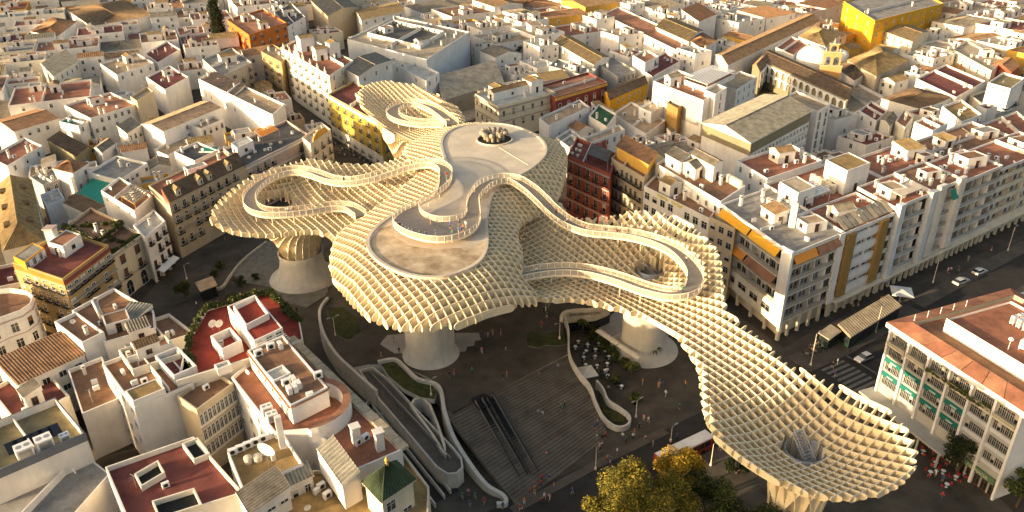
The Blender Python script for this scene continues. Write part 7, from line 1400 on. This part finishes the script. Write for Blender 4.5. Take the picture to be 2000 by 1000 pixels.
def bus(label, px, py, az):
    c = W(px, py, .02); r = empty('city_bus', c); tag(r, label, 'bus'); d = Vector((math.cos(az), math.sin(az), 0)); n = Vector((-d.y, d.x, 0)); V = lambda x, y, z: c+d*x+n*y+Vector((0, 0, z)); L, w, h = 6.0, 1.25, 3.0; mb = MB()
    pr = [(-w, .35), (-w, 2.8), (-w+.2, h), (w-.2, h), (w, 2.8), (w, .35)]
    for i in range(5): a, b = pr[i], pr[i+1]; mb.face([V(-L, a[0], a[1]), V(L, a[0], a[1]), V(L, b[0], b[1]), V(-L, b[0], b[1])], 0 if 1 <= i <= 3 else 1)
    for s in (-1, 1): mb.face([V(L*s, y, z) for y, z in (pr if s < 0 else pr[::-1])], 1)
    mb.build('body', [WALL['bright'], plain('bus_red', (.35, .05, .03), .4)], r); mb = MB(); mb.box(V(-2, 0, h), d*1.6, n*.7, .25); mb.build('roof_unit', WALL['bright'], r)
    for s in (-1, 1):
        for k in range(7): mb = MB(); mb.box(V(-5+1.6*k, s*(w+.01), 1.4), d*.7, n*.02, 1.0); mb.build('window', M_GLASS, r)
    mb = MB(); mb.box(V(L+.01, 0, 1.3), d*.02, n*1.05, 1.3); mb.build('windscreen', M_GLASS, r)
    for x in (-3.6, 3.6):
        for s in (-1, 1): mb = MB(); mb.tube([V(x, s*(w-.25), .48), V(x, s*(w+.02), .48)], .48, 14); mb.build('wheel', M_BLACK, r)
_bd = (W(1345, 872)-W(1100, 988)).normalized(); bus('white-roofed red city bus half hidden behind the yellow tree', 1334, 893, math.atan2(_bd.y, _bd.x))
# motorbikes parked at the arcade
# ------------------------------------------------------------------ people
def _body(pose, seed):
    J = {'p': (0, 0, .95), 'c': (0, .02, 1.25), 'n': (0, 0, 1.47), 'h0': (0, -.01, 1.56), 'h': (0, -.03, 1.68), 'h2': (0, -.01, 1.74)}
    if pose == 'walk': legs = [((.1, 0, .92), (.11, -.16, .5), (.11, -.22, .08), (.11, -.36, .04)), ((-.1, 0, .92), (-.11, .05, .5), (-.11, .28, .12), (-.11, .18, .04))]; arms = [((.2, 0, 1.4), (.26, .14, 1.14), (.24, .08, .9)), ((-.2, 0, 1.4), (-.26, -.1, 1.14), (-.24, -.26, .96))]
    elif pose == 'sit': 
        J = {k: (x, y, z-.5) for k, (x, y, z) in J.items()}; legs = [((.1, 0, .44), (.12, -.42, .46), (.12, -.44, .08), (.12, -.6, .04)), ((-.1, 0, .44), (-.12, -.42, .46), (-.12, -.44, .08), (-.12, -.6, .04))]; arms = [((.2, 0, .9), (.26, -.1, .66), (.18, -.32, .6)), ((-.2, 0, .9), (-.26, -.1, .66), (-.18, -.32, .6))]
    else: legs = [((.1, 0, .92), (.12, -.02, .5), (.13, .02, .08), (.14, -.13, .04)), ((-.1, 0, .92), (-.12, -.02, .5), (-.13, .02, .08), (-.14, -.13, .04))]; arms = [((.2, 0, 1.4), (.27, .03, 1.13), (.25, -.1, .9)), ((-.2, 0, 1.4), (-.27, .03, 1.13), (-.22, -.18, 1.0))]
    v = []; e = []; rad = []
    def add(p, r, par):
        v.append(p); rad.append(r)
        if par is not None: e.append((par, len(v)-1))
        return len(v)-1
    p = add(J['p'], .15, None); c = add(J['c'], .155, p); n = add(J['n'], .07, c); h0 = add(J['h0'], .075, n); h = add(J['h'], .105, h0); add(J['h2'], .07, h)
    for L in legs:
        k = p
        for q, r in zip(L, (.095, .07, .045, .04)): k = add(q, r, k)
    for A in arms:
        k = c
        for q, r in zip(A, (.065, .048, .035)): k = add(q, r, k)
    me = bpy.data.meshes.new('b'); me.from_pydata(v, e, []); o = bpy.data.objects.new('b', me); COL.objects.link(o); md = o.modifiers.new('s', 'SKIN'); sv = me.skin_vertices[0].data
    for i, r in enumerate(rad): sv[i].radius = (r, r)
    sv[0].use_root = True; o.modifiers.new('ss', 'SUBSURF').levels = 1
    dg = bpy.context.evaluated_depsgraph_get(); m2 = bpy.data.meshes.new_from_object(o.evaluated_get(dg)); bpy.data.objects.remove(o); m2.name = 'person'; m2.materials.clear()
    for i in range(4): m2.materials.append(None)
    dz = -.5 if pose == 'sit' else 0
    for f in m2.polygons:
        z = f.center.z; x = abs(f.center.x); y = f.center.y
        if z > 1.62+dz and (y > -.05 or z > 1.73+dz): k = 3
        elif z > 1.46+dz: k = 0
        elif x > .2 and z < 1.12+dz and pose != 'sit': k = 0
        elif pose == 'sit' and z < .56 and (y < -.1 or z < .5): k = 2
        elif z > .93+dz: k = 1
        elif pose != 'sit' and z < .5 and seed % 2: k = 0
        else: k = 2
        f.material_index = k; f.use_smooth = True
    return m2
BODY = {(p, s): _body(p, s) for p in ('walk', 'stand', 'sit') for s in (0, 1)}
SHIRT = dict(white=(.75, .73, .70), black=(.02, .02, .022), red=(.45, .04, .03), blue=(.05, .10, .30), green=(.05, .20, .12), orange=(.60, .20, .04), grey=(.30, .30, .30), pink=(.60, .25, .25)); TROU = dict(dark=(.03, .03, .035), denim=(.07, .10, .18), beige=(.42, .35, .25), white=(.65, .63, .6))
SKIN = plain('skin', (.45, .27, .18)); HAIR = [plain('hair_dark', (.02, .014, .01)), plain('hair_brown', (.09, .05, .025)), plain('hair_fair', (.30, .20, .10))]
rg = random.Random(4)
def person(px, py, z, where, pose=None, shirt=None, az=None):
    pose = pose or rg.choice(['walk', 'walk', 'stand']); s = shirt or rg.choice(list(SHIRT)); t = rg.choice(list(TROU)); c = W(px, py, z); v = rg.randrange(2)
    o = bpy.data.objects.new('person', BODY[(pose, v)]); COL.objects.link(o); o.location = c; o.rotation_euler = (0, 0, rg.uniform(0, 6.28) if az is None else az); k = rg.uniform(.94, 1.06); o.scale = (k, k, k)
    for i, m_ in enumerate((SKIN, plain('shirt_'+s, SHIRT[s], .9), plain('trousers_'+t, TROU[t], .9), rg.choice(HAIR))): o.material_slots[i].link = 'OBJECT'; o.material_slots[i].material = m_
    lb = 'person in %s top and %s %s %s %s' % (s, t, 'shorts' if v else 'trousers', {'walk': 'walking', 'stand': 'standing', 'sit': 'sitting'}[pose], where); tag(o, lb, 'person', lb)
for x, y in ((776, 440), (781, 447), (787, 452), (793, 455), (799, 458), (806, 461), (820, 465), (832, 466), (851, 462), (842, 441), (880, 447), (884, 463), (896, 458), (902, 455), (910, 446), (905, 452), (897, 440)): person(x, y, ZW+.02, 'on the round viewing platform', 'stand')
for x, y, z in ((873, 357, ZW-.1), (872, 348, ZW-.4), (928, 383, ZW), (1086, 420, ZW-3.0), (1104, 436, ZW-3.5), (1108, 438, ZW-3.6), (1141, 451, ZW-4.1), (1182, 457, ZW-4.4), (1206, 460, ZW-4.4), (1210, 460, ZW-4.4), (1340, 514, ZW-4.5), (1332, 573, ZW-5), (1048, 535, ZW-7)): person(x, y, z+.02, 'on the walkway over the right arm')
for x, y, z in ((564, 417, ZW-6.35), (569, 417, ZW-6.35), (574, 416, ZW-6.35), (797, 327, ZW-1.8), (805, 325, ZW-1.7), (811, 324, ZW-1.6), (672, 357, ZW-4.25)): person(x, y, z+.02, 'on the walkway over the left bowl')
for x, y in ((878, 738), (887, 733), (922, 730), (941, 690), (948, 662), (953, 660), (962, 655), (978, 655), (982, 742), (990, 737), (988, 684), (1062, 612), (1066, 606), (1072, 600), (1068, 622), (770, 670), (745, 700), (780, 690), (800, 690), (806, 690), (1058, 640)): person(x, y, ZP+.01, 'on the upper plaza')
tn = lambda x, y: ZP
def stair_pt(u, t): return lerp(lerp(tA, tB, u), lerp(bA, bB, u), t)
for u, t, ps in ((.72, .06, 'sit'), (.86, .1, 'walk'), (.55, .42, 'sit'), (.57, .43, 'sit'), (.72, .5, 'walk'), (.76, .5, 'walk'), (.42, .78, 'sit'), (.9, .86, 'walk'), (.94, .84, 'stand')):
    p = stair_pt(u, t); i = int(t*NS); zz = ZP-i*ZP/NS
    s = rg.choice(list(SHIRT)); person(1000, 500, 0, 'on the grand stairs', ps, s); ob = COL.objects[-1]; ob.location = (p.x, p.y, zz+.01)
for x, y in ((1166, 855), (1176, 862), (1182, 858), (1216, 858), (1222, 865), (1236, 858), (1239, 850), (1260, 862), (1275, 872), (1170, 876), (1172, 884), (1186, 902), (1192, 904), (1056, 950), (1058, 940), (1072, 940), (1082, 955), (1063, 975), (1073, 978), (1034, 966), (1044, 968), (1045, 960), (1024, 985), (1015, 998), (1020, 1002), (1205, 888), (1118, 965), (1056, 985)): person(x, y, .02, 'near the foot of the grand stairs')
for x, y in ((1255, 752), (1286, 758), (1289, 752), (1295, 756), (1338, 756), (1326, 800), (1257, 822), (1266, 826), (1300, 775), (1248, 840), (1188, 765), (1322, 860), (1405, 880)): person(x, y, .02, 'crossing the open lower plaza')
for x, y in ((580, 610), (903, 975), (915, 968), (918, 990), (928, 975), (946, 985), (982, 995), (385, 600), (440, 470), (392, 475), (310, 540)): person(x, y, .02, 'on the street below the left block')
for x, y in ((1130, 685), (1140, 695), (1160, 700), (1178, 733), (1186, 740), (1148, 675)): person(x, y, .02, 'at the cafe tables', 'sit')
for x, y in ((1592, 676), (1600, 672), (1625, 720), (1630, 735), (1665, 605), (1675, 600), (1720, 590), (1850, 533), (1853, 535), (1856, 532), (1872, 530), (1840, 940), (1838, 975), (1826, 930), (1585, 690), (1635, 712), (1890, 510), (1935, 492)): person(x, y, .14, 'on the arcaded shopping street')
